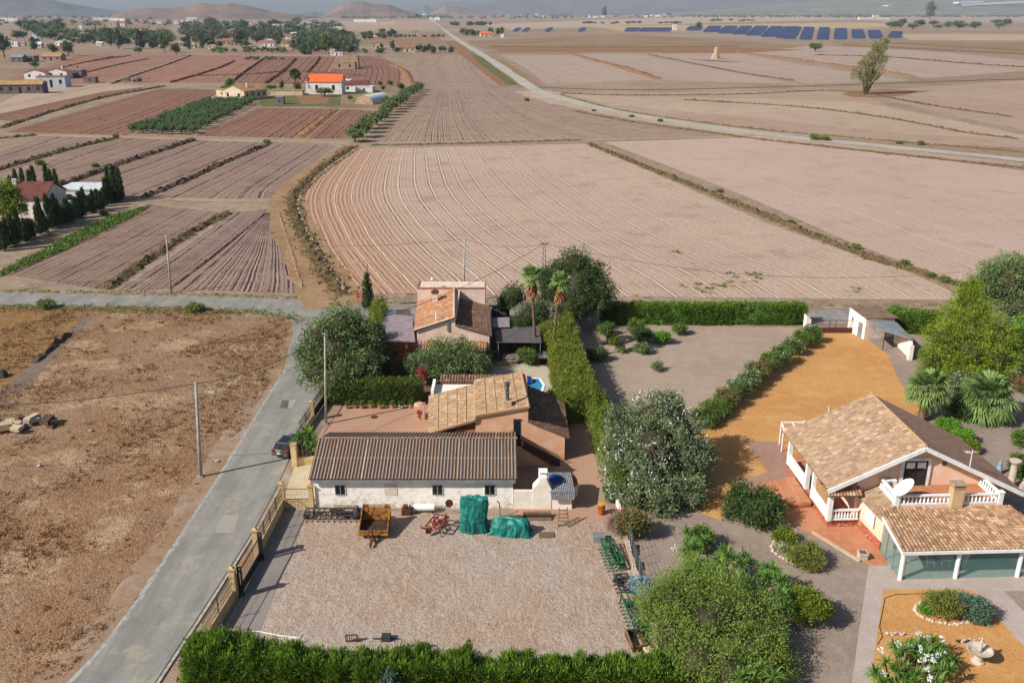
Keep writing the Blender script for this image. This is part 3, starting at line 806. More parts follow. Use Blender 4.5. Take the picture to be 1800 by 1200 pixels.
# leaf colours
lf_dark = leaf_mat('dark_green_leaves', A(54,74,36,1), A(92,114,56,1), None, .25)
lf_mid = leaf_mat('mid_green_leaves', A(74,100,42,1), A(124,148,64,1), None, .3)
lf_lime = leaf_mat('yellow_green_leaves', A(90,110,30,1), A(146,158,56,1), None, .35)
lf_olive = leaf_mat('grey_green_leaves', A(82,102,56,1), A(136,154,98,1), None, .2)
lf_silver = leaf_mat('silvery_leaves', A(80,98,64,1), A(146,158,114,1), A(250,250,240,1), .2)
lf_pine = leaf_mat('pine_needles', A(92,114,32,1), A(152,166,54,1), None, .25)
lf_feather = leaf_mat('feathery_leaves', A(98,124,50,1), A(154,172,84,1), None, .35)
lf_thuja = leaf_mat('thuja_sprays', A(62,96,32,1), A(138,166,56,1), None, .3)
lf_hedge = leaf_mat('clipped_hedge_leaves', A(66,84,34,1), A(112,126,50,1), None, .25)
lf_hedgey = leaf_mat('yellow_green_hedge_leaves', A(88,106,36,1), A(146,150,56,1), A(184,136,74,1), .3)  # the leaves' own yellow green
lf_ole_w = leaf_mat('oleander_white_bloom', A(72,98,48,1), A(122,146,78,1), A(250,246,236,1), .25)
lf_ole_r = leaf_mat('oleander_red_bloom', A(84,96,50,1), A(134,136,80,1), A(190,92,84,1), .25)
lf_magenta = leaf_mat('magenta_bracts', A(190,24,80,1), A(225,50,110,1), None, .3)
lf_yucca = leaf_mat('yucca_blades', A(72,106,44,1), A(128,160,74,1), A(250,248,236,1), .25)
lf_palm = leaf_mat('fan_palm_blades', A(92,122,62,1), A(152,170,98,1), None, .25)
lf_palmdead = leaf_mat('dead_palm_skirt', A(134,88,58,1), A(176,128,92,1), None, .2)
lf_cyp = leaf_mat('cypress_sprays', A(44,62,32,1), A(78,96,50,1), None, .2)
lf_dry = leaf_mat('dry_grass_blades', A(148,112,80,1), A(204,172,128,1), A(110,86,64,1), .35)
lf_weed = leaf_mat('weedy_green_blades', A(92,110,56,1), A(150,154,92,1), A(180,150,100,1), .3)
lf_blue = leaf_mat('bluish_juniper_sprays', A(74,100,80,1), A(120,146,120,1), None, .2)
lf_rust = leaf_mat('rusty_green_sprays', A(96,110,48,1), A(146,146,70,1), A(150,110,60,1), .25)
lf_far = leaf_mat('far_tree_leaves', A(50,68,40,1), A(90,106,64,1), None, .15)
lf_grey = leaf_mat('bluegrey_shrub_leaves', A(120,140,150,1), A(160,178,190,1), None, .2)
lf_vivid = leaf_mat('fresh_green_leaves', A(88,136,36,1), A(132,176,60,1), None, .35)
lf_brownbush = leaf_mat('dry_purple_brown_twigs', A(110,86,78,1), A(150,124,110,1), None, .1)

def tree(name, label, base, blobs, mat, seed, leafpar, trunk_r=.25, trunk_top=None, cat='tree', group=None, limbs=4, spread=1.5, core=.72, up=.2, fill=4, **kw):
    """blobs: list of (dx, dy, z, rx, ry, rz, nclump); leafpar: (nleaf, clump radius, L, W)"""
    t = thing(name, label, cat, base, group)
    rng = random.Random(seed)
    if trunk_r:
        zt = trunk_top if trunk_top else blobs[0][2]*.7
        trunk(t, base, (base[0]+blobs[0][0]*.5, base[1]+blobs[0][1]*.5, zt), trunk_r, rng, limbs, spread)
    c = Crown(seed)
    for dx, dy, z, rx, ry, rz, nc in blobs:
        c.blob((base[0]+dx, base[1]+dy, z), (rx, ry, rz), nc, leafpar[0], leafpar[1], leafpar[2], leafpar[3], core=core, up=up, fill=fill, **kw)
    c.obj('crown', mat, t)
    return t

def ball_blobs(R, H, n, rng, zc=None, jitter=.55, nc=60, sq=1.0):
    """a lumpy rounded crown of radius R, top at H, made of n lobes"""
    zc = H*.55 if zc is None else zc
    out = [(0, 0, zc, R*.72, R*.72, (H-zc)*.8, nc)]
    for k in range(n):
        a = 2.4*k+rng.uniform(-.4, .4); e = rng.uniform(-.35, .95)
        rr = R*rng.uniform(.34, .5)
        out.append((math.cos(a)*R*jitter*math.cos(e), math.sin(a)*R*jitter*math.cos(e), max(rr*.7, zc+math.sin(e)*(H-zc-rr*.6)), rr, rr, rr*sq*rng.uniform(.8, 1.05), nc))
    return out

def bush(name, label, p, R, H, mat, seed, n=5, nc=40, leafpar=(10, .3, .2, .09), cat='shrub', group=None, core=.75, **kw):
    rng = random.Random(seed); p = Vector(p)
    t = thing(name, label, cat, p, group)
    mb = MB()
    a = rng.random()*6; mb.tube([p+Vector((0, 0, -.05)), p+Vector((math.cos(a)*R*.2, math.sin(a)*R*.2, H*.45))], [.05*max(1, R), .02], 5)
    part('stem', mb, m_bark, t)
    c = Crown(seed)
    for dx, dy, z, rx, ry, rz, k in ball_blobs(R, H, n, rng, H*.48, .5, nc):
        c.blob((p.x+dx, p.y+dy, z), (rx, ry, rz), k, leafpar[0], leafpar[1], leafpar[2], leafpar[3], core=core, fill=1, **kw)
    c.obj('foliage', mat, t)
    return t

def poly_surface(poly, z1, n, rng, zmin=.1):
    """random points on the sides and top of a prism -> positions, outward normals"""
    poly = [Vector((p[0], p[1])) for p in poly]
    m = len(poly); segs = []; area = 0
    for i in range(m):
        a, b = poly[i], poly[(i+1) % m]; A_ = (b-a).length*z1; segs.append((a, b, A_)); area += A_
    tri = tessellate_polygon([[Vector((p.x, p.y, 0)) for p in poly]])
    tris = []; at = 0
    for t in tri:
        a, b, c = (poly[i] for i in t); A_ = abs((b-a).cross(c-a))/2; tris.append((a, b, c, A_)); at += A_
    cen = sum(poly, Vector((0, 0)))/m
    pos = []; nor = []
    tot = area+at*1.3
    for a, b, A_ in segs:
        k = int(n*A_/tot)+1
        d = (b-a).normalized(); nr = Vector((d.y, -d.x))
        mid = (a+b)/2
        s = sum(((poly[j].x*poly[(j+1) % m].y-poly[(j+1) % m].x*poly[j].y) for j in range(m)))
        if s < 0: nr = -nr
        u = rng.random(k); v = rng.random(k)
        for q in range(k):
            p = a.lerp(b, u[q]); pos.append((p.x, p.y, zmin+(z1-zmin)*v[q])); nor.append((nr.x, nr.y, .15))
    for a, b, c, A_ in tris:
        k = int(n*1.3*A_/tot)+1
        for q in range(k):
            r1, r2 = rng.random(2); r1 = math.sqrt(r1)
            p = a*(1-r1)+b*(r1*(1-r2))+c*(r1*r2); pos.append((p.x, p.y, z1)); nor.append((0, 0, 1))
    return np.array(pos), np.array(nor, float)

def hedge(name, label, poly, z1, mat, seed, n, leafpar, rough=.12, cat='hedge', up=.4, group=None, coremat_t=.1, flower=0.0, spread=.6, topwave=.0, inset=.25, spikes=0, **kw):
    """clipped hedge: foliage over the whole surface of a prism round a dense core"""
    poly = [(p[0], p[1]) for p in poly]
    cx = sum(p[0] for p in poly)/len(poly); cy = sum(p[1] for p in poly)/len(poly)
    t = thing(name, label, cat, (cx, cy, 0), group)
    c = Crown(seed); rng = c.rng
    pos, nor = poly_surface(poly, z1, n, rng)
    w = (fbm(pos[:, 0]*1.1+50, pos[:, 1]*1.1+pos[:, 2]*1.3+50, seed, 3)-.5)
    pos = pos+nor*(w[:, None]*rough*4)+nor*rng.normal(0, rough, (len(pos), 1))
    if topwave: pos[:, 2] += (nor[:, 2] > .5)*w*topwave
    c.surface(pos, nor, leafpar[0], leafpar[1], leafpar[2], leafpar[3], up, spread=spread, flower=flower, **kw)
    if spikes:
        tp = pos[nor[:, 2] > .5]; tp = tp[rng.integers(0, len(tp), spikes)]
        cl = np.repeat(tp, 9, 0)+rng.normal(0, .09, (spikes*9, 3)); cl[:, 2] += np.repeat(rng.uniform(-.15, .3, spikes), 9)
        c.addq(*leaves(cl, np.tile([0, 0, 1.0], (len(cl), 1)), .34, .06, rng, np.clip(rng.uniform(.3, .88, len(cl)), 0, .88), .2))
    # core
    m = len(poly)
    P2 = [Vector(p) for p in poly]; s = sum((P2[j].x*P2[(j+1) % m].y-P2[(j+1) % m].x*P2[j].y) for j in range(m))
    ins = []
    for i in range(m):
        a, b, d = P2[i-1], P2[i], P2[(i+1) % m]
        n1 = Vector(((b-a).y, -(b-a).x)).normalized(); n2 = Vector(((d-b).y, -(d-b).x)).normalized()
        q = (n1+n2); q = q/max(.5, q.length_squared)*2
        if s < 0: q = -q
        ins.append(b-q*inset*.5)
    V = np.array([(p.x, p.y, .02) for p in ins]+[(p.x, p.y, z1-inset) for p in ins])
    tri = np.array(tessellate_polygon([[Vector((p.x, p.y, 0)) for p in ins]]))
    T = [list(x+m) for x in tri]
    for i in range(m):
        j = (i+1) % m; T += [[i, j, m+j], [i, m+j, m+i]]
    c.addt(V, np.array(T), np.full(len(V), coremat_t))
    c.obj('foliage', mat, t)
    mb = MB()
    mb.tube([(cx, cy, -.05), (cx, cy, z1*.5)], [.06, .03], 5)
    part('stem', mb, m_bark, t)
    return t

def rect_px(ax, ay, bx, by, depth, side=1):
    """hedge footprint: front foot line given by two image points, thickness away from the camera"""
    a = P(ax, ay); b = P(bx, by); d = (b-a).normalized(); n = Vector((-d.y, d.x, 0))*depth*side
    return [(a.x, a.y), (b.x, b.y), (b.x+n.x, b.y+n.y), (a.x+n.x, a.y+n.y)]

def cone_crown(c, p, R, H, n, leafpar, z0=.2, pw=.6, th=.88):
    rng = c.rng
    h = rng.random(n)**.9; a = rng.uniform(0, 2*math.pi, n)
    r = R*np.clip((1-h), 0, 1)**pw*(.35+.65*np.minimum(1, h*6+.35))*rng.uniform(.8, 1.08, n)
    pos = np.stack([p[0]+r*np.cos(a), p[1]+r*np.sin(a), z0+h*(H-z0)], 1)
    out = np.stack([np.cos(a)*.5, np.sin(a)*.5, np.ones(n)*1.1], 1)
    c.surface(pos, out, leafpar[0], leafpar[1], leafpar[2], leafpar[3], .4, th=th, spread=.35)
    V, T = ico(2)
    hh = (V[:, 2]+1)/2
    V2 = np.stack([p[0]+V[:, 0]*R*.72*np.clip(1.1-hh, 0, 1)**pw, p[1]+V[:, 1]*R*.72*np.clip(1.1-hh, 0, 1)**pw, z0+hh*(H-z0)*.9], 1)
    c.addt(V2, T, np.full(len(V2), .08))

def cypress(name, label, p, R, H, mat, seed, n=220, leafpar=(8, .22, .35, .1), group=None, cat='cypress'):
    p = Vector(p); t = thing(name, label, cat, p, group)
    mb = MB(); mb.tube([p+Vector((0, 0, -.05)), p+Vector((0, 0, H*.7))], [.14, .04], 6); part('trunk', mb, m_bark, t)
    c = Crown(seed); cone_crown(c, p, R, H, n, leafpar); c.obj('crown', mat, t)
    return t

def rosette(c, p, n, L, Wd, rng, up=.5, tint=None, bend=.35):
    """sword leaves radiating from p: two quads each"""
    a = rng.uniform(0, 2*math.pi, n); e = rng.uniform(-.25, 1.35, n)*1.0
    d = np.stack([np.cos(a)*np.cos(e), np.sin(a)*np.cos(e), np.sin(e)], 1)
    l = L*rng.uniform(.75, 1.15, (n, 1)); side = unit(np.stack([-np.sin(a), np.cos(a), np.zeros(n)], 1))
    p = np.asarray(p)[None, :]
    m = p+d*l*.55; tip = p+d*l-np.array([0, 0, 1])*l*bend*np.cos(e)[:, None]
    w = Wd*.5
    V = np.stack([p-side*w*.6, p+side*w*.6, m+side*w, m-side*w, tip+side*w*.08, tip-side*w*.08], 1).reshape(-1, 3)
    b = np.arange(n)[:, None]*6
    Q = np.concatenate([b+np.array([0, 1, 2, 3]), b+np.array([3, 2, 4, 5])], 0)
    t = rng.uniform(0, .88, n) if tint is None else np.full(n, tint)
    c.addq(V, Q, np.repeat(t, 6))

def yucca_clump(name, label, heads, mat, seed, L=.8, Wd=.09, nl=34, cat='yucca', flowers=(), group=None, base=None):
    """heads: list of world (x, y, z) rosette centres"""
    b = Vector(base) if base else Vector((sum(h[0] for h in heads)/len(heads), sum(h[1] for h in heads)/len(heads), 0))
    t = thing(name, label, cat, b, group)
    mb = MB()
    for h in heads:
        q = Vector(h).lerp(b, .25)
        mb = MB(); mb.tube([(q.x, q.y, -.05), (h[0], h[1], h[2])], [.09, .06], 5); part('stem', mb, m_bark, t)
    c = Crown(seed)
    for h in heads: rosette(c, h, nl, L, Wd, c.rng)
    c.obj('foliage', mat, t)
    if flowers:
        f = Crown(seed+1)
        for q in flowers: f.blob((q[0], q[1], q[2]), (.15, .15, .2), 8, 6, .1, .12, .08, core=0, tl=.97, th=.98, spread=1)
        for i in range(len(f.t)): f.t[i][:] = .97
        f.obj('flowers', mat, t)
    return t

def fan(c, p, d, petiole, R, nb, rng, droop=.3, tint=.5, fold=.9):
    """one fan frond: petiole plus radiating blades"""
    d = np.asarray(d, float); d /= np.linalg.norm(d)
    side = np.cross(d, [0, 0, 1.0]); side /= max(1e-6, np.linalg.norm(side))
    nrm = np.cross(side, d)
    b0 = np.asarray(p, float); h = b0+d*petiole-np.array([0, 0, 1])*droop*petiole*.3
    w = .035
    c.addq(np.array([b0-side*w, b0+side*w, h+side*w*.6, h-side*w*.6]), np.array([[0, 1, 2, 3]]), np.full(4, .8))
    ang = np.linspace(-1.75, 1.75, nb)+rng.normal(0, .05, nb)
    V = []; Q = []; T = []
    for k, a in enumerate(ang):
        dd = d*math.cos(a)+side*math.sin(a)
        l = R*(.8+.2*math.cos(a))*rng.uniform(.85, 1.1)
        m = h+dd*l*.6+nrm*.06*l*(1 if k % 2 else -1)
        tip = h+dd*l-np.array([0, 0, 1])*l*droop
        ss = (-d*math.sin(a)+side*math.cos(a))*R*1.6/nb*fold
        q = len(V)
        V += [h, m+ss, tip, m-ss]; Q.append([q, q+1, q+2, q+3])
        T += [min(.88, max(0, tint+rng.normal(0, .15)))]*4
    c.addq(np.array(V), np.array(Q), np.array(T))

def fan_palm(name, label, base, top, r, nf, pet, R, mat, seed, skirt=0, group=None, nb=15, emin=-.7):
    base = Vector(base); top = Vector(top)
    t = thing(name, label, 'palm', base, group)
    mb = MB(); n = 9
    pts = [base.lerp(top, i/(n-1))+Vector((math.sin(i*.7)*.05, 0, -.05 if i == 0 else 0)) for i in range(n)]
    mb.tube(pts, [r*(1.3 if i == 0 else 1.0-.25*i/n)*(1+.06*(i % 2)) for i in range(n)], 10)
    part('trunk', mb, m_palmbark, t, smooth=True)
    c = Crown(seed); rng = c.rng
    for k in range(nf):
        a = 2.4*k+rng.uniform(-.3, .3); e = emin+(1.35-emin)*((k+.5)/nf)**.8
        d = (math.cos(a)*math.cos(e), math.sin(a)*math.cos(e), math.sin(e))
        fan(c, top+Vector((0, 0, .1)), d, pet*rng.uniform(.8, 1.15), R*rng.uniform(.85, 1.1), nb, rng, .15+.25*math.cos(e), rng.uniform(.1, .8))
    c.obj('fronds', mat, t)
    if skirt:
        c = Crown(seed+1); rng = c.rng
        for k in range(skirt):
            a = rng.uniform(0, 2*math.pi); z = rng.uniform(.2, 1)
            p = top-Vector((0, 0, .2+z*1.2))
            fan(c, p, (math.cos(a)*.45, math.sin(a)*.45, -.85), .45, .8, 8, rng, .25, rng.uniform(.1, .8))
        c.obj('dead_fronds', lf_palmdead, t)
    return t
# ------------------------------------------------------------ buildings
def corr_roof(name, mat, parent, Aa, Bb, Cc, Dd, pitch=.28, amp=.045, course=.4, step=.025, thick=.1, spp=6, label=None, wob=0.0, seed=0):
    """real corrugated / tiled slope: Aa-Bb along the ridge, Dd-Cc along the eave"""
    a, b, c, d = (Vector(x) for x in (Aa, Bb, Cc, Dd))
    nrm = (d-a).cross(b-a).normalized()
    if nrm.z < 0: nrm = -nrm
    W_ = max((b-a).length, (c-d).length); L = max((d-a).length, (c-b).length)
    ncol = max(1, round(W_/pitch)); nu = ncol*spp
    rng = random.Random(seed)
    rows = []
    if course:
        nr = max(1, round(L/course))
        for r in range(nr):
            rows += [(r/nr, 0.0), ((r+1)/nr, step)]
    else:
        nr = 1; rows = [(i/6, 0.0) for i in range(7)]
    vs = []; fs = []; uvs = []
    joff = [[rng.uniform(-wob, wob) for _ in range(ncol+1)] for _ in rows]
    for j, (t, s) in enumerate(rows):
        l = a.lerp(d, t); r = b.lerp(c, t)
        for i in range(nu+1):
            f = i/nu
            o = amp*(.5-.5*math.cos(2*math.pi*i/spp))+s+joff[j][min(ncol, i//spp)]
            vs.append(l.lerp(r, f)+nrm*o)
    m = nu+1
    for j in range(len(rows)-1):
        t0 = rows[j][0]*L+(.001 if course else 0); t1 = rows[j+1][0]*L-(.001 if course else 0)
        for i in range(nu):
            q = (j*m+i, (j+1)*m+i, (j+1)*m+i+1, j*m+i+1)
            n2 = (vs[q[1]]-vs[q[0]]).cross(vs[q[2]]-vs[q[0]])
            u0 = (i+.01)/spp*pitch; u1 = (i+.99)/spp*pitch
            uv = [(u0, t0), (u0, t1), (u1, t1), (u1, t0)]
            if n2.dot(nrm) < 0: q = q[::-1]; uv = uv[::-1]
            fs.append(q); uvs.append(uv)
    mb = MB(); mb.add(vs, fs, uvs)
    # slab below
    lo = [x-nrm*thick for x in (a, b, c, d)]; hi = [x-nrm*.004 for x in (a, b, c, d)]
    mb.add(lo+hi, [(0,1,2,3), (3,2,1,0)[::-1]][:1]+[(0,3,7,4), (3,2,6,7), (2,1,5,6), (1,0,4,5)], [[(0,0)]*4]*5)
    return part(name, mb, mat, parent, label)

def window(parent, x0, x1, y, z0, z1, m_frame, m_pane, bars=0, name='window', wall_face=-1, m_surround=None, ax='x', fw=.06, rec=.02):
    """window in a wall facing -y (ax='x') or -x (ax='y'); frame proud of the wall, pane set in the frame"""
    def bx(mb, u0, u1, d0, d1, w0, w1):
        if ax == 'x': mb.box(u0, y-d1, w0, u1, y-d0, w1)
        else: mb.box(y-d1, u0, w0, y-d0, u1, w1)
    f = MB(parent_T.get(parent.name))
    bx(f, x0, x1, -.02, .05, z0, z0+fw); bx(f, x0, x1, -.02, .05, z1-fw, z1)
    bx(f, x0, x0+fw, -.02, .05, z0+fw, z1-fw); bx(f, x1-fw, x1, -.02, .05, z0+fw, z1-fw)
    xm = (x0+x1)/2; bx(f, xm-.025, xm+.025, -.02, .045, z0+fw, z1-fw)
    wo = part(name, f, m_frame, parent)
    p = MB(parent_T.get(parent.name)); bx(p, x0+fw, xm-.025, -.02, rec, z0+fw, z1-fw); bx(p, xm+.025, x1-fw, -.02, rec, z0+fw, z1-fw)
    part('pane', p, m_pane, wo)
    if bars:
        b = MB(parent_T.get(parent.name))
        for i in range(1, bars):
            u = x0+(x1-x0)*i/bars; bx(b, u-.015, u+.015, .07, .095, z0-.02, z1+.02)
        for w in (z0+.15*(z1-z0), z0+.5*(z1-z0), z0+.85*(z1-z0)): bx(b, x0-.03, x1+.03, .06, .07, w-.012, w+.012)
        part('grille', b, m_iron, wo)
    return wo
parent_T = {}

m_iron = plain('black_iron', (.02,.02,.022,1), (.04,.035,.03,1), 8, .6, .3)
m_glass = plain('dark_window_glass', (.012,.015,.018,1), (.02,.024,.03,1), .6, .08, 0, 0, .01, .6)
m_whitew = plain('white_plaster', A(244,234,222,.9), A(234,220,202,.88), 1.2, .9)
m_white = m_white
m_whitepaint = plain('white_paint', (.78,.77,.74,1), (.68,.66,.62,1), 1.5, .7, 0, .05)
m_woodp = plain('dark_wood', A(96,66,48,.6), A(70,48,36,.6), 5, .85)
m_greyfas = plain('grey_painted_fascia', A(150,152,152,.7), A(130,134,136,.7), 2, .8)
m_yellow = plain('cream_yellow_blockwork', A(226,200,150), A(212,180,128), 1.8, .9, 0, .25)

def barn_wall_mat():
    N = NT('cracked_whitewash'); v = N.coord()
    vo = N.n('ShaderNodeTexVoronoi', feature='DISTANCE_TO_EDGE'); N.l(N.scale(v, (.55, .55, 1.0)), vo.inputs['Vector']); vo.inputs['Scale'].default_value = 1.2
    n = N.noise(v, 2.0, 6, .65); n2 = N.noise(v, .5, 4)
    sx = N.n('ShaderNodeSeparateXYZ'); N.l(v, sx.inputs[0])
    col = N.mix(N.step(n, .4, .7), A(250,242,230,.92), A(236,220,202,.88))
    lo = N.step(N.math('ADD', sx.outputs[2], N.math('MULTIPLY', n2, -1.2)), -.8, .35, .7, 0)
    col = N.mix(N.math('MULTIPLY', lo, N.step(n, .35, .6)), col, A(186,150,122,.7))
    cr = N.math('MULTIPLY', N.step(vo.outputs[0], .0, .02, 1, 0), N.step(n2, .48, .58))
    col = N.mix(N.math('MULTIPLY', cr, .6), col, A(120,100,88,.6))
    return N.finish(col, .92, N.math('SUBTRACT', n, N.math('MULTIPLY', cr, .6)), .35, .03)
m_barn = barn_wall_mat()

def barn_roof_mat():
    """weathered corrugated sheets: UV.x across the ribs"""
    N = NT('weathered_corrugated_roof'); uv = N.n('ShaderNodeUVMap').outputs[0]; v = N.coord()
    sx = N.n('ShaderNodeSeparateXYZ'); N.l(uv, sx.inputs[0])
    c = N.math('FRACT', N.math('DIVIDE', sx.outputs[0], .29))
    crest = N.step(N.math('ABSOLUTE', N.math('SUBTRACT', c, .5)), .10, .26, 1, 0)
    wn = N.n('ShaderNodeTexWhiteNoise', noise_dimensions='1D'); N.l(N.math('FLOOR', N.math('DIVIDE', sx.outputs[0], .29)), wn.inputs['W'])
    n = N.noise(N.scale(v, (1, .35, 1)), 1.4, 5, .6); n2 = N.noise(v, 9, 4)
    crestc = N.mix(N.step(wn.outputs[0], .25, .8), A(178,158,140,.7), A(182,146,114,.68))
    crestc = N.mix(N.step(wn.outputs[0], .85, .95), crestc, A(218,190,160,.78))
    crestc = N.mix(N.step(n, .5, .72, 0, .6), crestc, A(110,88,78,.6))
    val = N.mix(N.step(n, .4, .65), A(98,88,84,.5), A(122,100,84,.5))
    band = N.step(N.math('ABSOLUTE', N.math('SUBTRACT', sx.outputs[1], 2.3)), .03, .06, 1, 0)
    col = N.mix(crest, val, crestc)
    col = N.mix(N.step(n2, .5, .75, 0, .4), col, A(90,72,66,.6))
    col = N.mix(N.math('MULTIPLY', band, .5), col, A(200,170,140,.7))
    return N.finish(col, .9, n2, .3, .02)
m_barnroof = barn_roof_mat()

# --- the white barn
BX0, BX1, BY0, BY1 = -16.75, .1, 68.3, 76.5
barn = thing('barn', 'long low whitewashed barn with corrugated brown roof facing the gravel yard', 'barn', (BX0, BY0, 0))
w = MB()
ez = 2.86; rz = 4.62; ry = 72.3
w.add([(BX0,BY0,0),(BX1,BY0,0),(BX1,BY0,ez),(BX0,BY0,ez),(BX0,BY1,0),(BX1,BY1,0),(BX1,BY1,ez),(BX0,BY1,ez),(BX0,ry,rz-.12),(BX1,ry,rz-.12)],
      [(0,1,2,3),(5,4,7,6),(4,0,3,8,7),(1,5,6,9,2),(3,2,9,8),(6,7,8,9)])
part('wall', w, m_barn, barn)
m_damp = plain('damp_render', A(208,180,156,.75), A(180,146,118,.7), 3, .95, 0, .4)
for x in (-15.2, -12.4, -8.0, -4.3):
    pl = MB(); pl.box(x, BY0-.035, .02, x+random.Random(x).uniform(1.2, 2.6), BY0-.002, random.Random(x+1).uniform(.25, .5)); part('plinth_render', pl, m_damp, barn)
corr_roof('roof_slope', m_barnroof, barn, (BX0-.3, ry, rz), (BX1+.3, ry, rz), (BX1+.35, BY0-.45, 3.02), (BX0-.35, BY0-.45, 3.02), .29, .07, 0, 0, .05, 8)
corr_roof('roof_slope', m_barnroof, barn, (BX1+.3, ry+.01, rz), (BX0-.3, ry+.01, rz), (BX0-.35, BY1+.4, 3.0), (BX1+.35, BY1+.4, 3.0), .29, .07, 0, 0, .05, 8)
r = MB(); r.tube([(BX0-.35, ry, rz+.06), (BX1+.35, ry, rz+.06)], .11, 8); part('ridge_cap', r, plain('ridge_tiles', A(172,142,116,.65), A(140,108,84,.6), 2, .9), barn)
g = MB(); g.box(BX0-.2, BY0-.42, 2.62, BX1+.2, BY0-.3, 2.95); part('fascia', g, m_greyfas, barn)
g = MB()
for k in range(8):
    x = BX0+.2+k*(BX1-BX0-.4)/7; g = MB(); g.beam((x, BY0-.02, 2.45), (x, BY0-.36, 2.7), .05); part('bracket', g, m_greyfas, barn)
for xp, bars in ((598, 5), (769, 5), (861, 5)):
    x = Xat(xp, 860, BY0); window(barn, x-.48, x+.48, BY0, 1.28, 2.26, m_whitepaint, m_glass, bars)
gh = MB(); x = Xat(687, 860, BY0); gh.box(x-.55, BY0-.03, 1.25, x+.55, BY0-.002, 2.3)
part('bricked_up_window', gh, plain('filled_opening_render', A(232,218,200,.82), A(214,196,176,.8), 4, .95, 0, .5), barn)
# white barbecue wall beside the barn
bb = thing('barbecue', 'white plastered barbecue with stepped chimney joined to the end of the barn', 'barbecue', (1.9, 68.2, 0))
q = MB(); q.box(.13, 68.15, 0, 2.0, 68.4, 1.75); part('wall', q, m_whitew, bb)
q = MB(); q.profile_y([(1.75,0),(3.35,0),(3.35,1.9),(3.0,2.6),(2.9,3.0),(2.35,3.0),(2.25,2.55),(1.75,1.95)], 68.1, 69.0); part('hood', q, m_whitew, bb)
q = MB(); q.cbox(2.62, 68.55, 3.0, .75, .8, .12); q.cbox(2.62, 68.55, 3.12, .55, .6, .3); q.cbox(2.62, 68.55, 3.42, .75, .8, .08); part('chimney_cap', q, m_whitepaint, bb)

# --- ochre house behind the barn
m_ochrewall = plain('salmon_plaster', A(226,178,146,.88), A(216,164,130,.86), .9, .92, 0, .15)
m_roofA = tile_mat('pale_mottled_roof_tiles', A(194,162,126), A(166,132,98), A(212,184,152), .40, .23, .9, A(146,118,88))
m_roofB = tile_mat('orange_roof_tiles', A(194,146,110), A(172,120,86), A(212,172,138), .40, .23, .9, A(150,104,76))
m_roofdark = tile_mat('dark_shade_toned_roof_tiles', A(140,108,88), A(112,86,72), A(168,134,108), .40, .23, .9, A(92,76,64))  # dark tiles; on the houses' right slopes, cast shade put into the colour
m_mortar = plain('tile_mortar', A(206,170,132), A(184,146,110), 4, .9)
mh = thing('house', 'salmon coloured stepped house with mottled tile roofs and iron stair behind the barn', 'house', (-1, 80, 0))
Y0, Y1 = 77.0, 85.4
w = MB()
w.profile_y([(-3.4,0),(1.5,0),(1.5,5.5),(-3.4,4.62)], Y0, Y1); part('wall', w, m_ochrewall, mh)
w = MB(); w.profile_y([(1.503,0),(4.95,0),(4.95,2.42),(1.503,4.08)], Y0+.004, Y1-.1); part('wall', w, m_ochrewall, mh, 'lower side wing wall on the courtyard side')
w = MB(); w.profile_y([(-7.6,0),(-3.403,0),(-3.403,4.1),(-7.6,2.86)], Y0+1.4, Y1-.05); part('wall', w, m_ochrewall, mh, 'front wall of the lowest wing set back under its eave')
w = MB(); w.box(-7.6, Y0+.1, 0, -5.3, Y0+1.39, 2.75); w.box(-5.3, Y0+.1, 2.9, -3.41, Y0+.3, 3.2)
part('porch_wall', w, plain('orange_plaster', A(206,130,84), A(190,116,74), 1.2, .9), mh)
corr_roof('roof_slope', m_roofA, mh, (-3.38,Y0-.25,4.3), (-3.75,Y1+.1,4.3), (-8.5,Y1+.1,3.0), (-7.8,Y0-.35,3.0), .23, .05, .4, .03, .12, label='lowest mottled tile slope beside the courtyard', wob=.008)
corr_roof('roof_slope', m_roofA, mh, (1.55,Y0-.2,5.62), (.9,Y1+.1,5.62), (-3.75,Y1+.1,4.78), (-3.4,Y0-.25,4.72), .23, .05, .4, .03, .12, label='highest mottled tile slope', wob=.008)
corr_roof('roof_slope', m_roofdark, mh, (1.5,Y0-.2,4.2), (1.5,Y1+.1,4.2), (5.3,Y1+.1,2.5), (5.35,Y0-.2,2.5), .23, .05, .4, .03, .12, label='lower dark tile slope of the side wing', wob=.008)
rt = MB(); rt.tube([(1.56,Y0-.2,5.66),(.92,Y1+.1,5.66)], .12, 8); rt.tube([(-3.4,Y0-.25,4.5),(-3.78,Y1+.1,4.5)], .14, 8); rt.tube([(-7.8,Y0-.3,3.05),(-3.4,Y0-.2,4.36)], .09, 6); rt.tube([(-3.4,Y0-.2,4.8),(1.5,Y0-.15,5.68)], .09, 6)
for i in range(1, 5):
    f = i/5; rt.tube([Vector((-3.38,Y0-.2,4.37)).lerp(Vector((-7.8,Y0-.3,3.07)), f), Vector((-3.75,Y1,4.37)).lerp(Vector((-8.45,Y1,3.07)), f)], .05, 5)
for i in range(1, 5):
    f = i/5; rt.tube([Vector((1.55,Y0-.15,5.68)).lerp(Vector((-3.4,Y0-.2,4.79)), f), Vector((.9,Y1,5.68)).lerp(Vector((-3.75,Y1,4.84)), f)], .05, 5)
part('ridge_tiles', rt, m_mortar, mh)
w = MB(); w.box(1.28, Y0+.01, 4.05, 1.5, Y1, 5.5); part('upper_side_wall', w, m_ochrewall, mh)
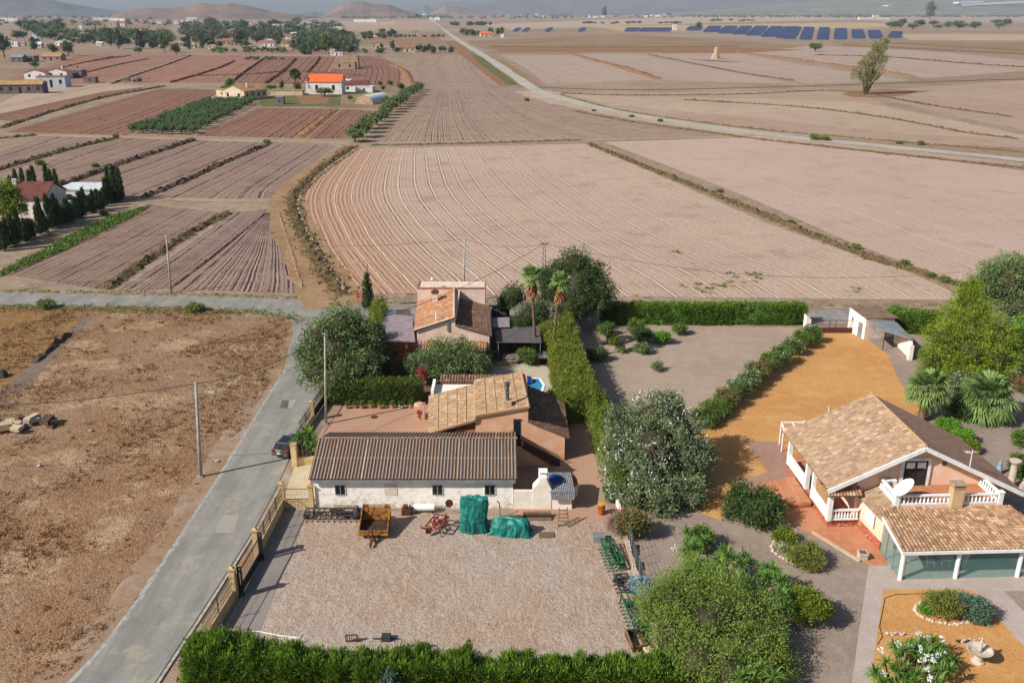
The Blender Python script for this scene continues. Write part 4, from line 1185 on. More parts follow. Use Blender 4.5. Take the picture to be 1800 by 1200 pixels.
# dark doorway at the head of the stair
dx0 = Xat(904, 750, Y0); dx1 = Xat(914.8, 750, Y0)
d = MB(); d.box(dx0, Y0-.05, 2.3, dx1, Y0+.05, 4.25); dd = part('door', d, m_woodp, mh)
q = MB(); q.box(dx0+.08, Y0-.07, 2.4, dx1-.08, Y0-.052, 4.15); part('door_pane', q, m_glass, dd)
q = MB(); q.box(dx0-.08, Y0-.09, 4.25, dx1+.08, Y0+.05, 4.34); q.box(dx0-.08, Y0-.09, 2.26, dx0, Y0+.05, 4.25); part('door_frame', q, m_woodp, dd)
st = MB(); q = MB()
sx0, sz0, sx1, sz1 = dx1+.1, 2.25, 4.45, .15; ns = 12
lx0 = dx0-.25
st.box(lx0, Y0-1.15, 2.1, sx0, Y0-.003, 2.25)
w = MB(); w.profile_y([(lx0,0),(sx0+.15,0),(sx0+.15,2.1),(lx0,2.1)], Y0-1.1, Y0-.003); w.profile_y([(sx0+.15,0),(sx1-.9,0),(sx0+.15,1.75)], Y0-1.05, Y0-.003); part('stair_wall', w, m_ochrewall, mh)
for i in range(ns):
    f = i/ns; x = sx0+(sx1-sx0)*f; z = sz0+(sz1-sz0)*(i+1)/ns
    st.box(x, Y0-1.1, z-.06, x+(sx1-sx0)/ns+.05, Y0-.05, z)
st.beam((sx0, Y0-1.08, sz0-.2), (sx1, Y0-1.08, sz1-.12), .07, .15); st.beam((sx0, Y0-.1, sz0-.2), (sx1, Y0-.1, sz1-.12), .07, .15)
sto = part('stair', st, plain('rusty_dark_steel', A(86,62,54,.5), A(110,74,58,.5), 6, .8, .2), mh)
for i in range(25):
    f = i/24; x = sx0+(sx1-sx0)*f; z = sz0+(sz1-sz0)*f
    q.tube([(x, Y0-1.12, z-.05), (x, Y0-1.12, z+.88)], .014, 4)
for x in (lx0, (lx0+sx0)/2, sx0): q.tube([(x, Y0-1.12, 2.2), (x, Y0-1.12, 3.15)], .02, 4)
q.tube([(lx0, Y0-1.12, 3.15), (sx0, Y0-1.12, 3.15), (sx1, Y0-1.12, sz1+.9)], .025, 5); q.tube([(lx0, Y0-1.12, 3.15), (lx0, Y0-.02, 3.15)], .025, 5)
q.tube([(sx0, Y0-1.12, 2.35), (sx1, Y0-1.12, sz1+.12)], .02, 5)
part('railing', q, m_iron, sto)
# chimney flue
cp = P(892, 712, 5.3); fx, fy = cp.x, cp.y
q = MB(); q.cbox(fx, fy, 4.9, .75, .8, .95); ch = part('chimney', q, plain('chimney_render', A(214,186,160), A(190,158,128), 4, .9), mh)
q = MB(); q.tube([(fx, fy, 5.8), (fx, fy, 7.3)], .17, 10); q.tube([(fx, fy, 7.3), (fx, fy, 7.42)], .24, 10); q.tube([(fx, fy, 7.55), (fx, fy, 7.62)], .26, 10); q.tube([(fx, fy, 7.4), (fx, fy, 7.56)], .05, 6)
part('flue_pipe', q, plain('galvanised_steel', A(150,150,148,.6), A(120,122,122,.6), 5, .45, .6), ch)
# annex with parapet behind
q = MB(); q.box(-8.3, Y1+.35, 0, -3.6, Y1+3.4, 2.9); q.box(-8.3, Y1+.35, 2.9, -8.0, Y1+3.4, 3.5); part('annex_wall', q, m_whitew, mh, 'whitish annex wall behind the tile roofs')
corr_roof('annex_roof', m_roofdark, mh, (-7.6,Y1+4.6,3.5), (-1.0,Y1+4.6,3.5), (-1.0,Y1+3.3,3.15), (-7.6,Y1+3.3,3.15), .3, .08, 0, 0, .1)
q = MB(); q.tube([(1.9, Y1-3.2, 3.9), (1.9, Y1-3.2, 6.6)], .035, 6); part('aerial_mast', q, m_greyfas, mh)
dp = P(937, 724, 3.6)
q = MB(); q.lathe((0,0,0), [(.02,0),(.2,.03),(.36,.12),(.42,.2)], 14)
dsh = MB(Matrix.Translation(dp+Vector((0,0,.3))) @ Matrix.Rotation(math.radians(-65), 4, Vector((-.3,1,0)))); dsh.v = []; dsh.add(q.v, q.f); dsh.tube([(0,0,0),(0,0,.35)], .015, 4); part('satellite_dish', dsh, m_greyfas, mh)
q = MB(); q.box(dp.x+.0, dp.y-.03, dp.z-.35, dp.x+.05, dp.y+.03, dp.z+.3); part('dish_bracket', q, m_iron, mh)

# --- upper house with pale gable and orange tiles
m_pinkw = plain('pale_pink_render', A(230,204,186,.9), A(218,190,170,.86), .8, .92, 0, .15)
uh = thing('house', 'pale pink gabled house with orange tile slope and flat topped rear wall by the road', 'house', (-7, 107, 0))
U0, U1 = 102.0, 113.2
w = MB(); w.profile_y([(-11.3,0),(-6.75,0),(-6.75,5.85),(-11.3,4.25)], U0, U1); part('wall', w, m_pinkw, uh)
w = MB(); w.profile_y([(-6.747,0),(-2.7,0),(-2.7,3.62),(-6.747,4.85)], U0+.003, U1); part('wall', w, m_pinkw, uh, 'lower right half of the gable wall')
w = MB(); w.box(-12.3, U1+.02, 0, -3.5, U1+3.2, 6.12); part('rear_block', w, m_pinkw, uh)
w = MB(); w.box(-12.4, U1-.06, 6.123, -3.4, U1+.16, 6.24); w.box(-12.4, U1+.16, 6.123, -12.18, U1+3.3, 6.24); w.box(-3.62, U1+.16, 6.123, -3.4, U1+3.3, 6.24); part('coping', w, plain('clay_coping', A(196,130,100), A(176,112,84), 3, .9), uh)
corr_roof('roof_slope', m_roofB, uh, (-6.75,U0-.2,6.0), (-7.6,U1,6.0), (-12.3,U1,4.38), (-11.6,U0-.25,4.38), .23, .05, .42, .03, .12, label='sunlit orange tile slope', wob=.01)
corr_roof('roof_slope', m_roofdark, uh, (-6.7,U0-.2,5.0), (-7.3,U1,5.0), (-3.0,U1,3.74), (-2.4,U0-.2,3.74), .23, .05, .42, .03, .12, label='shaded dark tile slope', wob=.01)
w = MB(); w.add([(-6.95,U0+.004,4.8),(-6.72,U0+.004,4.8),(-7.3,U1,4.8),(-7.6,U1,4.8),(-6.95,U0+.004,6.0),(-6.72,U0+.004,6.0),(-7.3,U1,6.0),(-7.6,U1,6.0)], [(3,2,1,0),(4,5,6,7),(0,1,5,4),(1,2,6,5),(2,3,7,6),(3,0,4,7)]); part('ridge_wall', w, m_pinkw, uh)
w = MB(); w.tube([(-6.8,U0-.25,6.08),(-7.5,U1,6.08)], .13, 8); w.tube([(-6.8,U0-.22,6.02),(-11.6,U0-.25,4.42)], .11, 6); part('verge_tiles', w, plain('whitened_verge', A(232,208,186), A(212,184,160), 3, .9), uh)
q = MB(); fpx = P(765, 527, 5.4); q.cbox(fpx.x, fpx.y, 4.9, .7, .7, 1.5); chs = part('chimney', q, m_pinkw, uh)
q = MB(); q.cbox(fpx.x, fpx.y, 6.4, .95, .95, .12); q.cbox(fpx.x, fpx.y, 6.52, .5, .5, .2); part('chimney_cap', q, plain('sooty_cap', A(110,90,80,.6), A(90,74,66,.6), 4, .9), chs)
q = MB(); q.tube([(-9.0,U0+.6,5.2),(-9.0,U0+.6,6.4)], .09, 8); part('vent_pipe', q, m_whitepaint, uh)
q = MB(); q.cbox(-7.6, U0-.06, 4.2, .22, .2, 1.6); part('downpipe_box', q, m_greyfas, uh)
q = MB(); q.tube([(-10.3,U1+.4,6.1),(-10.3,U1+.4,7.3)], .03, 5); q.lathe((-10.3,U1+.2,7.3), [(.01,-.2),(.22,-.1),(.25,.12),(.05,.2)], 10); part('rooftop_lamp', q, m_whitepaint, uh)
q = MB(); q.tube([(-5.6,U1+1,6.1),(-5.6,U1+1,7.4)], .025, 5)
for z in (7.0, 7.2, 7.38): q.tube([(-5.9,U1+1,z),(-5.3,U1+1,z)], .015, 4)
part('aerial', q, m_greyfas, uh)
corr_roof('lean_to_roof', m_roofB, uh, (-10.6,U0-.003,2.9), (-3.0,U0-.003,2.9), (-3.0,U0-2.0,2.4), (-10.6,U0-2.0,2.4), .3, .07, .4, .02, .1)
q = MB(); q.box(-10.5, U0-1.8, 0, -3.1, U0-.004, 2.35); part('lean_to_wall', q, m_pinkw, uh)

# --- villa on the right
VT = TM(25.6, 65.0, 0, math.radians(2.5))
m_vwall = plain('peach_plaster', A(240,204,178,.92), A(234,194,166,.9), .7, .92, 0, .1)
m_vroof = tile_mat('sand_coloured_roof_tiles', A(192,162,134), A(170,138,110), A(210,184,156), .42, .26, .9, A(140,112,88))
m_porchroof = tile_mat('brown_and_sand_pantiles', A(192,156,122), A(156,118,90), A(214,182,150), .36, .31, .85, A(120,88,68))
m_stone = None
def stone_mat():
    N = NT('red_rubble_plinth'); v = N.coord()
    vo = N.n('ShaderNodeTexVoronoi', feature='DISTANCE_TO_EDGE'); N.l(v, vo.inputs['Vector']); vo.inputs['Scale'].default_value = 3.5
    vc = N.n('ShaderNodeTexVoronoi'); N.l(v, vc.inputs['Vector']); vc.inputs['Scale'].default_value = 3.5
    sp = N.n('ShaderNodeSeparateColor'); N.l(vc.outputs['Color'], sp.inputs[0])
    col = N.mix(sp.outputs[0], A(196,98,62), A(160,76,50))
    col = N.mix(N.step(vo.outputs[0], .02, .06, 1, 0), col, A(226,178,150))
    return N.finish(col, .8, vo.outputs[0], .4, .03)
m_stone = stone_mat()
vil = thing('villa', 'peach villa with sand coloured tile roof, balustraded terrace and glazed porch', 'villa', (25.6, 65, 0))
def VB(): return MB(VT)
parent_T[vil.name] = VT
def V(x, y, z): return VT @ Vector((x, y, z))
fl = .75   # floor level
# local frame: x right, y away; main roof spans x 0..15.6, y 0..10.6
w = VB(); w.profile_y([(2.6,fl),(15.0,fl),(15.0,3.2),(7.4,6.9),(2.6,4.6)], .7, 10.2); part('wall', w, m_vwall, vil)
w = VB(); w.profile_y([(.35,0),(15.1,0),(15.1,fl-.004),(.35,fl-.004)], .25, 10.3); part('plinth', w, m_stone, vil)
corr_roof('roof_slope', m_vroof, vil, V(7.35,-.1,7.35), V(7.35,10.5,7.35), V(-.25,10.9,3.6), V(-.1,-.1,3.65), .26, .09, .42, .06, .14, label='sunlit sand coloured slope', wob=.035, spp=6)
corr_roof('roof_slope', tile_mat('shade_greyed_roof_tiles', A(150,120,104), A(136,108,94), A(164,134,116), .42, .26, .9), vil, V(7.4,10.5,7.35), V(7.4,-.1,7.35), V(16.2,-.1,3.0), V(15.8,9.6,3.2), .26, .06, .42, .03, .14, label='grey brown slope on the far side', wob=.01)  # far slope greyer and darker: grazing-sun shade put into its tile colour
w = VB(); w.tube([(7.38,-.12,7.43),(7.38,10.5,7.43)], .12, 8); part('ridge_tiles', w, m_mortar, vil)
w = VB(); w.beam((-.15,-.16,3.5),(7.38,-.16,7.2), .1, .36); w.beam((7.38,-.16,7.2),(16.2,-.16,2.85), .1, .36); part('verge_board', w, m_whitepaint, vil)
# terrace block in front
w = VB(); w.box(4.3, -2.5, 0, 12.9, .69, 3.46); part('terrace_block', w, m_vwall, vil)
w = VB(); w.add([(2.9,.69,0),(3.25,-3.3,0),(4.297,-3.3,0),(4.297,.69,0),(2.9,.69,2.8),(3.25,-3.3,2.8),(4.297,-3.3,3.2),(4.297,.69,3.2)], [(3,2,1,0),(4,5,6,7),(0,1,5,4),(1,2,6,5),(2,3,7,6),(3,0,4,7)]); part('side_wall', w, m_vwall, vil)
w = VB(); w.add([(2.84,.2,.003),(3.17,-3.36,.003),(3.245,-3.36,.003),(2.9,.3,.003),(2.84,.2,.75),(3.17,-3.36,.75),(3.245,-3.36,.75),(2.9,.3,.75)], [(3,2,1,0),(4,5,6,7),(0,1,5,4),(1,2,6,5),(2,3,7,6),(3,0,4,7)]); part('side_plinth', w, m_stone, vil)
w = VB(); w.box(4.32, -2.45, 3.463, 12.88, .68, 3.5); part('terrace_floor', w, m_pat, vil)
corr_roof('side_roof', m_vroof, vil, V(4.35,-2.6,3.5), V(4.35,.6,3.5), V(2.55,.6,2.82), V(2.95,-3.6,2.82), .26, .06, .42, .035, .1, label='narrow tile slope beside the balustrade', wob=.012)
corr_roof('porch_corner_roof', m_porchroof, vil, V(2.8,.65,3.55), V(.0,.65,3.55), V(-.15,-.35,3.2), V(2.75,-.35,3.2), .27, .07, .4, .03, .08)
# balustrades
m_balu = m_whitepaint
def balustrade(a, b, z, h=.85, posts=True, sp=.32):
    a = Vector(a); b = Vector(b); mb = VB(); L = (b-a).length; d = (b-a)/L
    mb.beam((a.x,a.y,z+.07), (b.x,b.y,z+.07), .22, .14); mb.beam((a.x,a.y,z+h-.06), (b.x,b.y,z+h-.06), .24, .12)
    n = int(L/sp)
    for i in range(n):
        p = a+d*(i+.5)*L/n
        mb.lathe((p.x, p.y, z+.14), [(.05,0),(.085,.1),(.1,.2),(.06,.38),(.045,.5),(.07,h-.26)], 8)
    return part('balustrade', mb, m_balu, vil)
def pillar(x, y, z0, z1, s=.34, m=None):
    mb = VB(); mb.cbox(x, y, z0, s, s, z1-z0); mb.cbox(x, y, z1, s+.1, s+.1, .08); return part('pillar', mb, m or m_whitepaint, vil)
zt = 3.5
balustrade((4.6,-2.38),(12.6,-2.38), zt); balustrade((4.45,-2.2),(4.45,.6), zt); balustrade((12.75,-2.2),(12.75,.6), zt)
pillar(4.45,-2.38,zt-.1,zt+.95,.36); pillar(12.75,-2.38,zt-.1,zt+.95,.36)
# chimney on the balustrade line
w = VB(); w.cbox(9.1,-2.5,2.9,.9,.7,2.2); cv = part('chimney', w, m_yellow, vil)
w = VB(); w.cbox(9.1,-2.5,5.1,1.05,.85,.08); w.cbox(9.1,-2.5,5.33,1.1,.9,.08)
for dx in (-.4,.4): w.cbox(9.1+dx,-2.5,5.18,.12,.6,.15)
part('chimney_cap', w, plain('stone_cap', A(196,170,140), A(170,144,116), 4, .9), cv)
# balcony door
dr = VB(); dr.box(6.25,.6,zt+.02,8.15,.69,zt+2.25); do = part('balcony_door', dr, m_glass, vil)
w = VB(); w.box(5.95,.56,zt,6.25,.695,zt+2.5); w.box(8.15,.56,zt,8.45,.695,zt+2.5); w.box(6.25,.56,zt+2.25,8.15,.695,zt+2.5); part('door_surround', w, m_whitepaint, do)
w = VB()
for x in (6.3, 7.2, 8.1): w.box(x-.05,.54,zt+.02,x+.05,.598,zt+2.17)
w.box(6.25,.54,zt+2.17,8.15,.598,zt+2.248); part('door_frame', w, m_iron, do)
w = VB(); w.box(6.4,.55,zt+1.6,7.1,.595,zt+2.12); w.box(7.3,.55,zt+1.6,8.0,.595,zt+2.12); part('blind', w, m_whitepaint, do)
w = VB(); w.box(9.4,.65,zt+1.75,9.75,.697,zt+2.1); part('wall_plaque', w, plain('bronze_plaque', A(150,110,90,.6), A(120,90,70,.6), 12, .6), vil)
w = VB(); w.tube([(5.3,.6,zt+.9),(5.3,.6,zt+2.2)], .05, 6); part('downpipe', w, m_whitepaint, vil)
# air conditioner and dish
ac = VB(); ac.box(4.75,.15,zt+.1,5.6,.5,zt+.75); aco = part('air_conditioner', ac, m_whitepaint, vil)
w = VB(); w.T = VT @ Matrix.Translation((5.05,.145,zt+.43)) @ Matrix.Rotation(math.pi/2, 4, 'X'); w.lathe((0,0,0), [(.24,0),(.24,.012)], 14); part('fan_grille', w, m_greyfas, aco)
ds = MB(VT @ Matrix.Translation((5.15,-2.15,zt+1.15)) @ Vector((-.67,.18,.72)).to_track_quat('Z','Y').to_matrix().to_4x4())
prof = [(.03,.0),(.3,.025),(.6,.11),(.85,.22),(.98,.3)]
ds.lathe((0,0,0), prof+[(1.0,.31),(.97,.28)]+[(r_, z_-.03) for r_, z_ in reversed(prof)], 28)
ds.tube([(0,0,.03),(0,0,.85)], .02, 5)
part('satellite_dish', ds, m_whitepaint, vil)
w = VB(); w.tube([(4.95,-2.2,zt),(5.15,-2.15,zt+1.12)], .05, 6); part('dish_arm', w, m_greyfas, vil)
# TV aerial on the verge
w = VB(); w.tube([(11.2,-.15,5.3),(11.2,-.15,7.0)], .035, 6); w.tube([(10.6,-.15,6.85),(11.7,-.15,6.85)], .02, 4)
for k in range(4): w.tube([(10.65+k*.12,-.4,6.85),(10.65+k*.12,.1,6.85)], .012, 4)
part('aerial', w, m_whitepaint, vil)
# veranda on the left: low white walls, posts, openings
m_vw = m_whitepaint
w = VB(); w.box(.2,.3,fl,.42,3.6,fl+1.0); w.box(.2,5.5,fl,.42,9.7,fl+1.0); part('veranda_wall', w, m_vw, vil)
for (x, y) in ((.32,.12),(.32,3.75),(.32,5.35),(.32,9.9)): pillar(x, y, fl, 3.45, .36)
balustrade((.55,.15),(2.8,.15), fl, .95, sp=.24)
w = VB(); w.box(.35,.3,fl,2.59,10.1,fl+.03); part('veranda_floor', w, m_pat, vil)
w = VB(); w.box(.26,.4,3.25,.44,9.8,3.5); part('lintel', w, m_vw, vil)
w = VB(); w.box(.30,.6,fl+1.05,.34,3.3,fl+2.1); part('roller_blind', w, plain('bamboo_blind', A(196,160,110), A(170,132,84), 9, .9), vil)
w = VB(); w.box(2.545,5.0,fl+.05,2.597,6.2,fl+2.2); part('door', w, m_woodp, vil)
for (a, b) in ((1.8,3.2),(7.2,8.8)): 
    window(vil, a, b, 2.6, fl+.95, fl+2.1, m_whitepaint, m_glass, 0, ax='y')
# entrance steps
w = VB()
for k in range(3): w.box(-2.6+k*.95, 3.4, 0, .15, 7.8, .18+.19*k)
part('steps', w, m_pat, vil)
# window in the side wall
window(vil, -2.2, -.7, 3.0, 1.3, 2.4, m_whitepaint, m_whitepaint, 0, ax='y', rec=.1)
# glazed porch
m_gl = glass_mat('greenish_porch_glass', (.20,.42,.40,1), .26)
corr_roof('porch_roof', m_porchroof, vil, V(3.1,-2.52,3.32), V(13.6,-2.52,3.32), V(15.0,-7.65,2.66), V(2.75,-7.65,2.66), .31, .09, .36, .03, .1, wob=.01, spp=8)
for (x, y) in ((3.08,-7.25),(7.3,-7.25),(12.05,-7.25),(14.8,-7.25)):
    w = VB(); w.tube([(x,y,0.02),(x,y,2.6)], .17, 12); part('porch_post', w, m_whitepaint, vil)
w = VB(); w.beam((2.7,-7.65,2.54),(15.1,-7.65,2.54), .14, .24); w.beam((2.78,-7.5,2.54),(3.0,-3.5,3.04), .14, .24); part('porch_beam', w, m_whitepaint, vil)
for (a, b) in ((3.28,7.1),(7.5,11.85),(12.25,14.6)):
    w = VB(); w.add([(a,-7.28,.06),(b,-7.28,.06),(b,-7.28,2.4),(a,-7.28,2.4)], [(0,1,2,3)]); part('glass_wall', w, m_gl, vil)
w = VB(); w.add([(3.05,-7.05,.06),(3.2,-3.4,.06),(3.2,-3.4,2.8),(3.05,-7.05,2.42)], [(3,2,1,0)]); part('glass_wall', w, m_gl, vil, 'angled glass end of the porch')
w = VB(); w.beam((3.06,-5.9,.06),(3.06,-5.9,2.5), .06); w.beam((3.1,-4.6,.06),(3.1,-4.6,2.66), .06); part('glazing_bar', w, m_greyfas, vil)
w = VB(); w.box(3.3,-7.2,.04,14.7,-2.51,.058); part('porch_floor', w, m_path, vil)
# ------------------------------------------------------------ trees and plants near by
R0 = random.Random(11)
def blobs_px(base, lst, n):
    """lobes given by image point of the centre + distance + radius (m): (px, py, Y, r, ncl)"""
    out = []
    for px, py, Y, r, nc in lst:
        x = Xat(px, py, Y); z = hgt(px, py, Y)
        out.append((x-base[0], Y-base[1], max(z, r*.6), r, r, r, nc))
    return out
# big olive green tree on the road corner
b = P(592, 690); 
tree('broadleaf_tree', 'big bushy grey green tree overhanging the road bend beside the tall lamp post', b,
     blobs_px(b, [(590,622,95,3.2,110),(560,650,93,2.4,90),(625,655,93,2.3,90),(548,622,94.5,1.9,60),(600,575,97,2.6,90),(570,590,96,2.2,70),(632,600,97,2.4,80),(590,668,91.5,2.0,70),(645,640,95,1.9,60),(620,570,98,1.8,50)], 0), lf_olive, 3, (22, .5, .3, .13), .3, 3.0, core=.72)
b = P(668, 672)
tree('dark_garden_tree', 'dark shady tree between the road corner tree and the salmon house gable', b,
     blobs_px(b, [(655,612,101,2.2,60),(672,640,98,1.7,50),(640,590,103,1.6,40),(662,585,104,1.3,30)], 0), lf_dark, 4, (18, .45, .3, .13), .2, 2.4)
b = P(790, 668)
tree('olive_tree', 'spreading grey green olive tree in front of the pale pink gable', b,
     blobs_px(b, [(790,640,97,2.3,110),(755,645,96.5,2.0,90),(825,642,97,2.0,90),(775,622,98,1.9,70),(812,622,98,1.9,70),(840,650,97,1.5,50),(735,640,97,1.3,40),(790,655,95.5,1.6,60)], 0), lf_olive, 5, (24, .42, .32, .1), .2, 1.6)
c_ = P(850, 645)
bush('laurel_shrub', 'bright green shrub at the end of the olive tree beside the canopy', c_, 1.2, 2.6, lf_mid, 6, nc=30)
c_ = P(716, 655); bush('garden_shrub', 'brownish green shrub on the road side of the olive tree', c_, 1.3, 2.3, lf_rust, 7, nc=30)
# bougainvillea
for k, (px, py, r, lb) in enumerate(((743, 662, .8, 'magenta bougainvillea at the end of the long clipped hedge'), (782, 655, .75, 'magenta bougainvillea below the grey green olive tree'))):
    p = P(px, py+16); bush('bougainvillea', lb, p, r, hgt(px, py-14, p.y), lf_magenta, 8+k, 4, 26, (10, .25, .16, .12), cat='shrub')
# two tall Washington palms
b = P(941, 628); t_ = Vector((Xat(935, 486, b.y), b.y, hgt(935, 486, b.y)))
fan_palm('fan_palm', 'tall slim palm with a thick brown skirt of dead fronds, nearer the pale pink gable', b, t_, .2, 26, .8, .95, lf_palm, 10, 34, nb=13)
b = P(967, 640); t_ = Vector((Xat(985, 496, b.y), b.y, hgt(985, 496, b.y)))
fan_palm('fan_palm', 'tall slim leaning palm with a small dead skirt in front of the round dark tree', b, t_, .18, 22, .75, .9, lf_palm, 12, 22, nb=13)
# the round dark tree
b = P(1008, 568)
tree('round_evergreen', 'large round dark evergreen tree behind the two tall palms', b,
     blobs_px(b, [(1010,505,117,3.9,150),(985,490,118,2.6,80),(1040,490,118,2.6,80),(1010,470,118.5,2.8,90),(1055,515,116,2.2,60),(1030,535,115,2.4,70),(1000,540,114.5,2.4,70),(968,515,117,2.0,50),(965,490,118,1.5,40)], 0), lf_dark, 13, (24, .5, .3, .12), .3, 3)
b = P(925, 600)
tree('dark_garden_tree', 'dense dark shrubby tree below the palm with the thick skirt', b,
     blobs_px(b, [(930,560,110,2.0,60),(915,575,109,1.4,40),(950,550,111,1.8,50),(905,520,115,1.8,40),(890,530,116,1.2,30)], 0), lf_dark, 14, (18, .45, .28, .12), .18, 2.0)
c_ = P(925, 640); bush('garden_shrub', 'green shrub under the canopy edge at the palm trunk foot', c_, 1.5, 1.9, lf_mid, 15, nc=40)
# cypress and clipped column by the junction
cypress('cypress', 'narrow dark cypress by the stop sign at the junction', P(648, 545), .85, 5.2, lf_cyp, 16)
hedge('clipped_hedge', 'narrow yellow green clipped hedge running from the cypress to the road corner tree', [(-18.0,105),(-16.6,105),(-17.2,119),(-18.8,119)], 3.1, lf_hedgey, 17, 700, (10, .25, .2, .1))
# long clipped hedge before the olive garden
hedge('clipped_hedge', 'long dark clipped hedge along the back of the salmon paved courtyard', rect_px(580, 712, 738, 712, 2.0), 2.35, lf_hedge, 18, 1900, (11, .2, .2, .1), .07)
# broad L-shaped hedge
pts = [P(952,572,3.1), P(1000,545,3.1), P(1018,603,3.1), P(1034,645,3.1), P(1046,682,3.1), P(1040,694,3.1), P(985,698,3.1), P(962,688,3.1), P(984,672,3.1), P(974,640,3.1), P(968,600,3.1)]
hedge('broad_hedge', 'very broad flat topped yellow green hedge beside the pool terrace', [(p.x, p.y) for p in pts], 3.1, lf_hedgey, 19, 4200, (10, .24, .2, .1), .1, topwave=.5, flower=.03)
# hedge along the far road, in clipped blocks
hk = 'clipped hedge along the far road'
for k, (x0, x1, lb) in enumerate(((1058, 1108, 'shaded clipped hedge block next to the round dark evergreen'), (1110, 1283, 'long clipped hedge block in the middle of the far road hedge'), (1288, 1414, 'clipped hedge block ending at the rusty driveway gate'))):
    hedge('clipped_hedge', lb, rect_px(x0, 571, x1, 572, 1.5), 2.7, lf_thuja if k else lf_hedge, 20+k, int((x1-x0)*9), (11, .24, .24, .09), .08, group=None, up=.9, spread=.4)
hedge('clipped_hedge', 'clipped dark hedge behind the carport', rect_px(1562, 584, 1650, 590, 1.8), 2.7, lf_thuja, 24, 1100, (11, .26, .26, .1), .12, up=.9, spread=.45, topwave=.8)
# oleander row
ol = [(1425,592,1.25,2.4,'w'),(1408,602,1.25,2.3,'g'),(1390,614,1.3,2.2,'w'),(1372,630,1.35,2.2,'w'),(1352,644,1.4,2.2,'g'),(1332,658,1.4,2.2,'r'),(1316,674,1.4,2.1,'w'),(1296,690,1.4,2.1,'w'),(1276,706,1.5,2.1,'r'),(1256,722,1.5,2.0,'g'),(1238,738,1.4,2.0,'g')]
words = {'w': 'white flowering', 'g': 'plain green', 'r': 'reddish brown'}
ords = ['at the gate end of the row','next to the gate end bush','third from the gate','fourth from the gate','fifth from the gate','in the middle of the row','just below the middle of the row','fourth from the silver tree end','third from the silver tree end','next to last at the silver tree end','last in the row beside the silver tree']
for k, (px, py, r, h, c_) in enumerate(ol):
    p = P(px, py+10)
    bush('oleander', f'{words[c_]} oleander bush along the ochre drive, {ords[k]}', p, r*1.12, h, lf_ole_r if c_ == 'r' else (lf_ole_w if c_ == 'w' else lf_mid), 30+k, 5, 42, (12, .28, .26, .07), cat='oleander', group='oleander row along the ochre drive', flower=.08 if c_ == 'w' else (.10 if c_ == 'r' else .0))
# fruit trees on the pale plot
ft = [(1064,588,1.2,1.8,'low citrus bush nearest the shaded hedge corner of the gravel plot'),(1075,606,.9,1.3,'small citrus bush below the one in the hedge corner'),(1116,596,1.5,2.6,'tallest bright citrus tree of the gravel plot'),(1130,604,1.4,2.0,'darker citrus bush at the foot of the tallest citrus tree'),(1162,604,1.3,1.6,'low round citrus bush right of the tallest citrus tree'),(1128,622,1.0,1.3,'sparse grey green bush before the dark citrus bush'),(1193,588,1.1,1.5,'single round bush alone near the far hedge'),(1154,652,.9,1.0,'nearly bare small bush alone in the gravel plot'),(1046,634,1.6,1.6,'dark low bush in the hedge shade'),(1090,620,.7,.9,'tiny sparse bush on the gravel beside the hedge shade')]
for k, (px, py, r, h, lb) in enumerate(ft):
    bush('citrus_tree', lb, P(px, py), r, h, (lf_mid, lf_lime, lf_mid, lf_dark, lf_vivid, lf_olive, lf_mid, lf_olive, lf_dark, lf_olive)[k], 50+k, 4, 26 if k not in (7, 9) else 12, (11, .25, .22, .1), core=.7 if k not in (7, 9) else .25, cat='fruit tree')
# silver tree (large)
b = P(1150, 895)
tree('silver_tree', 'huge silvery white topped tree between the courtyard wall and the ochre drive', b,
     blobs_px(b, [(1150,790,73,3.1,150),(1100,760,75,2.1,90),(1195,760,75,2.2,90),(1150,735,76,2.4,100),(1205,820,72,2.2,90),(1100,830,71.5,2.0,90),(1150,855,69.5,2.3,100),(1205,875,69,1.7,70),(1120,880,68.5,1.5,60),(1175,715,77,1.5,60),(1085,790,74,1.4,50),(1230,800,73,1.3,50),(1085,735,76.5,1.2,40),(1160,890,67.5,1.4,50)], 0), lf_silver, 60, (26, .42, .30, .1), .35, 3.5, core=.7, flower=.055, up=.6)
# shrubs round the courtyard wall
hk2 = [(1030,712,(8.3,8.9),88,78,2.2)]
hedge('boundary_hedge', 'loose yellow green hedge climbing along the courtyard boundary wall', [(8.0,82),(9.6,81.5),(10.6,70),(9.2,70)], 2.3, lf_lime, 62, 1500, (10, .3, .22, .1), .18, topwave=.8)
hedge('boundary_hedge', 'yellow green hedge piece between the broad hedge and the silver tree', [(6.9,90.5),(8.9,90.5),(9.7,83.2),(8.1,83.2)], 2.6, lf_lime, 63, 900, (10, .3, .22, .1), .2, topwave=.8)
bush('red_oleander', 'red flowering oleander at the foot of the silver tree', P(1112, 945), 1.55, 2.5, lf_ole_r, 64, 5, 60, (12, .28, .22, .08), flower=.2, cat='oleander')
bush('dry_bush', 'bare purple brown twiggy bush beside the green farm machines', P(1088, 935), 1.2, 1.5, lf_brownbush, 65, 4, 40, (12, .3, .3, .03), core=.3)
bush('grey_shrub', 'blue grey flowering shrub squeezed against the block boundary wall', P(1126, 1050), 1.0, 1.7, lf_grey, 66, 4, 40, (12, .25, .2, .07), core=.5)
bush('rose_bush', 'white flowering climbing rose at the wall beside the rusty drum', P(1072, 880), .8, 1.5, lf_ole_w, 67, 4, 26, (10, .22, .2, .08), flower=.25)
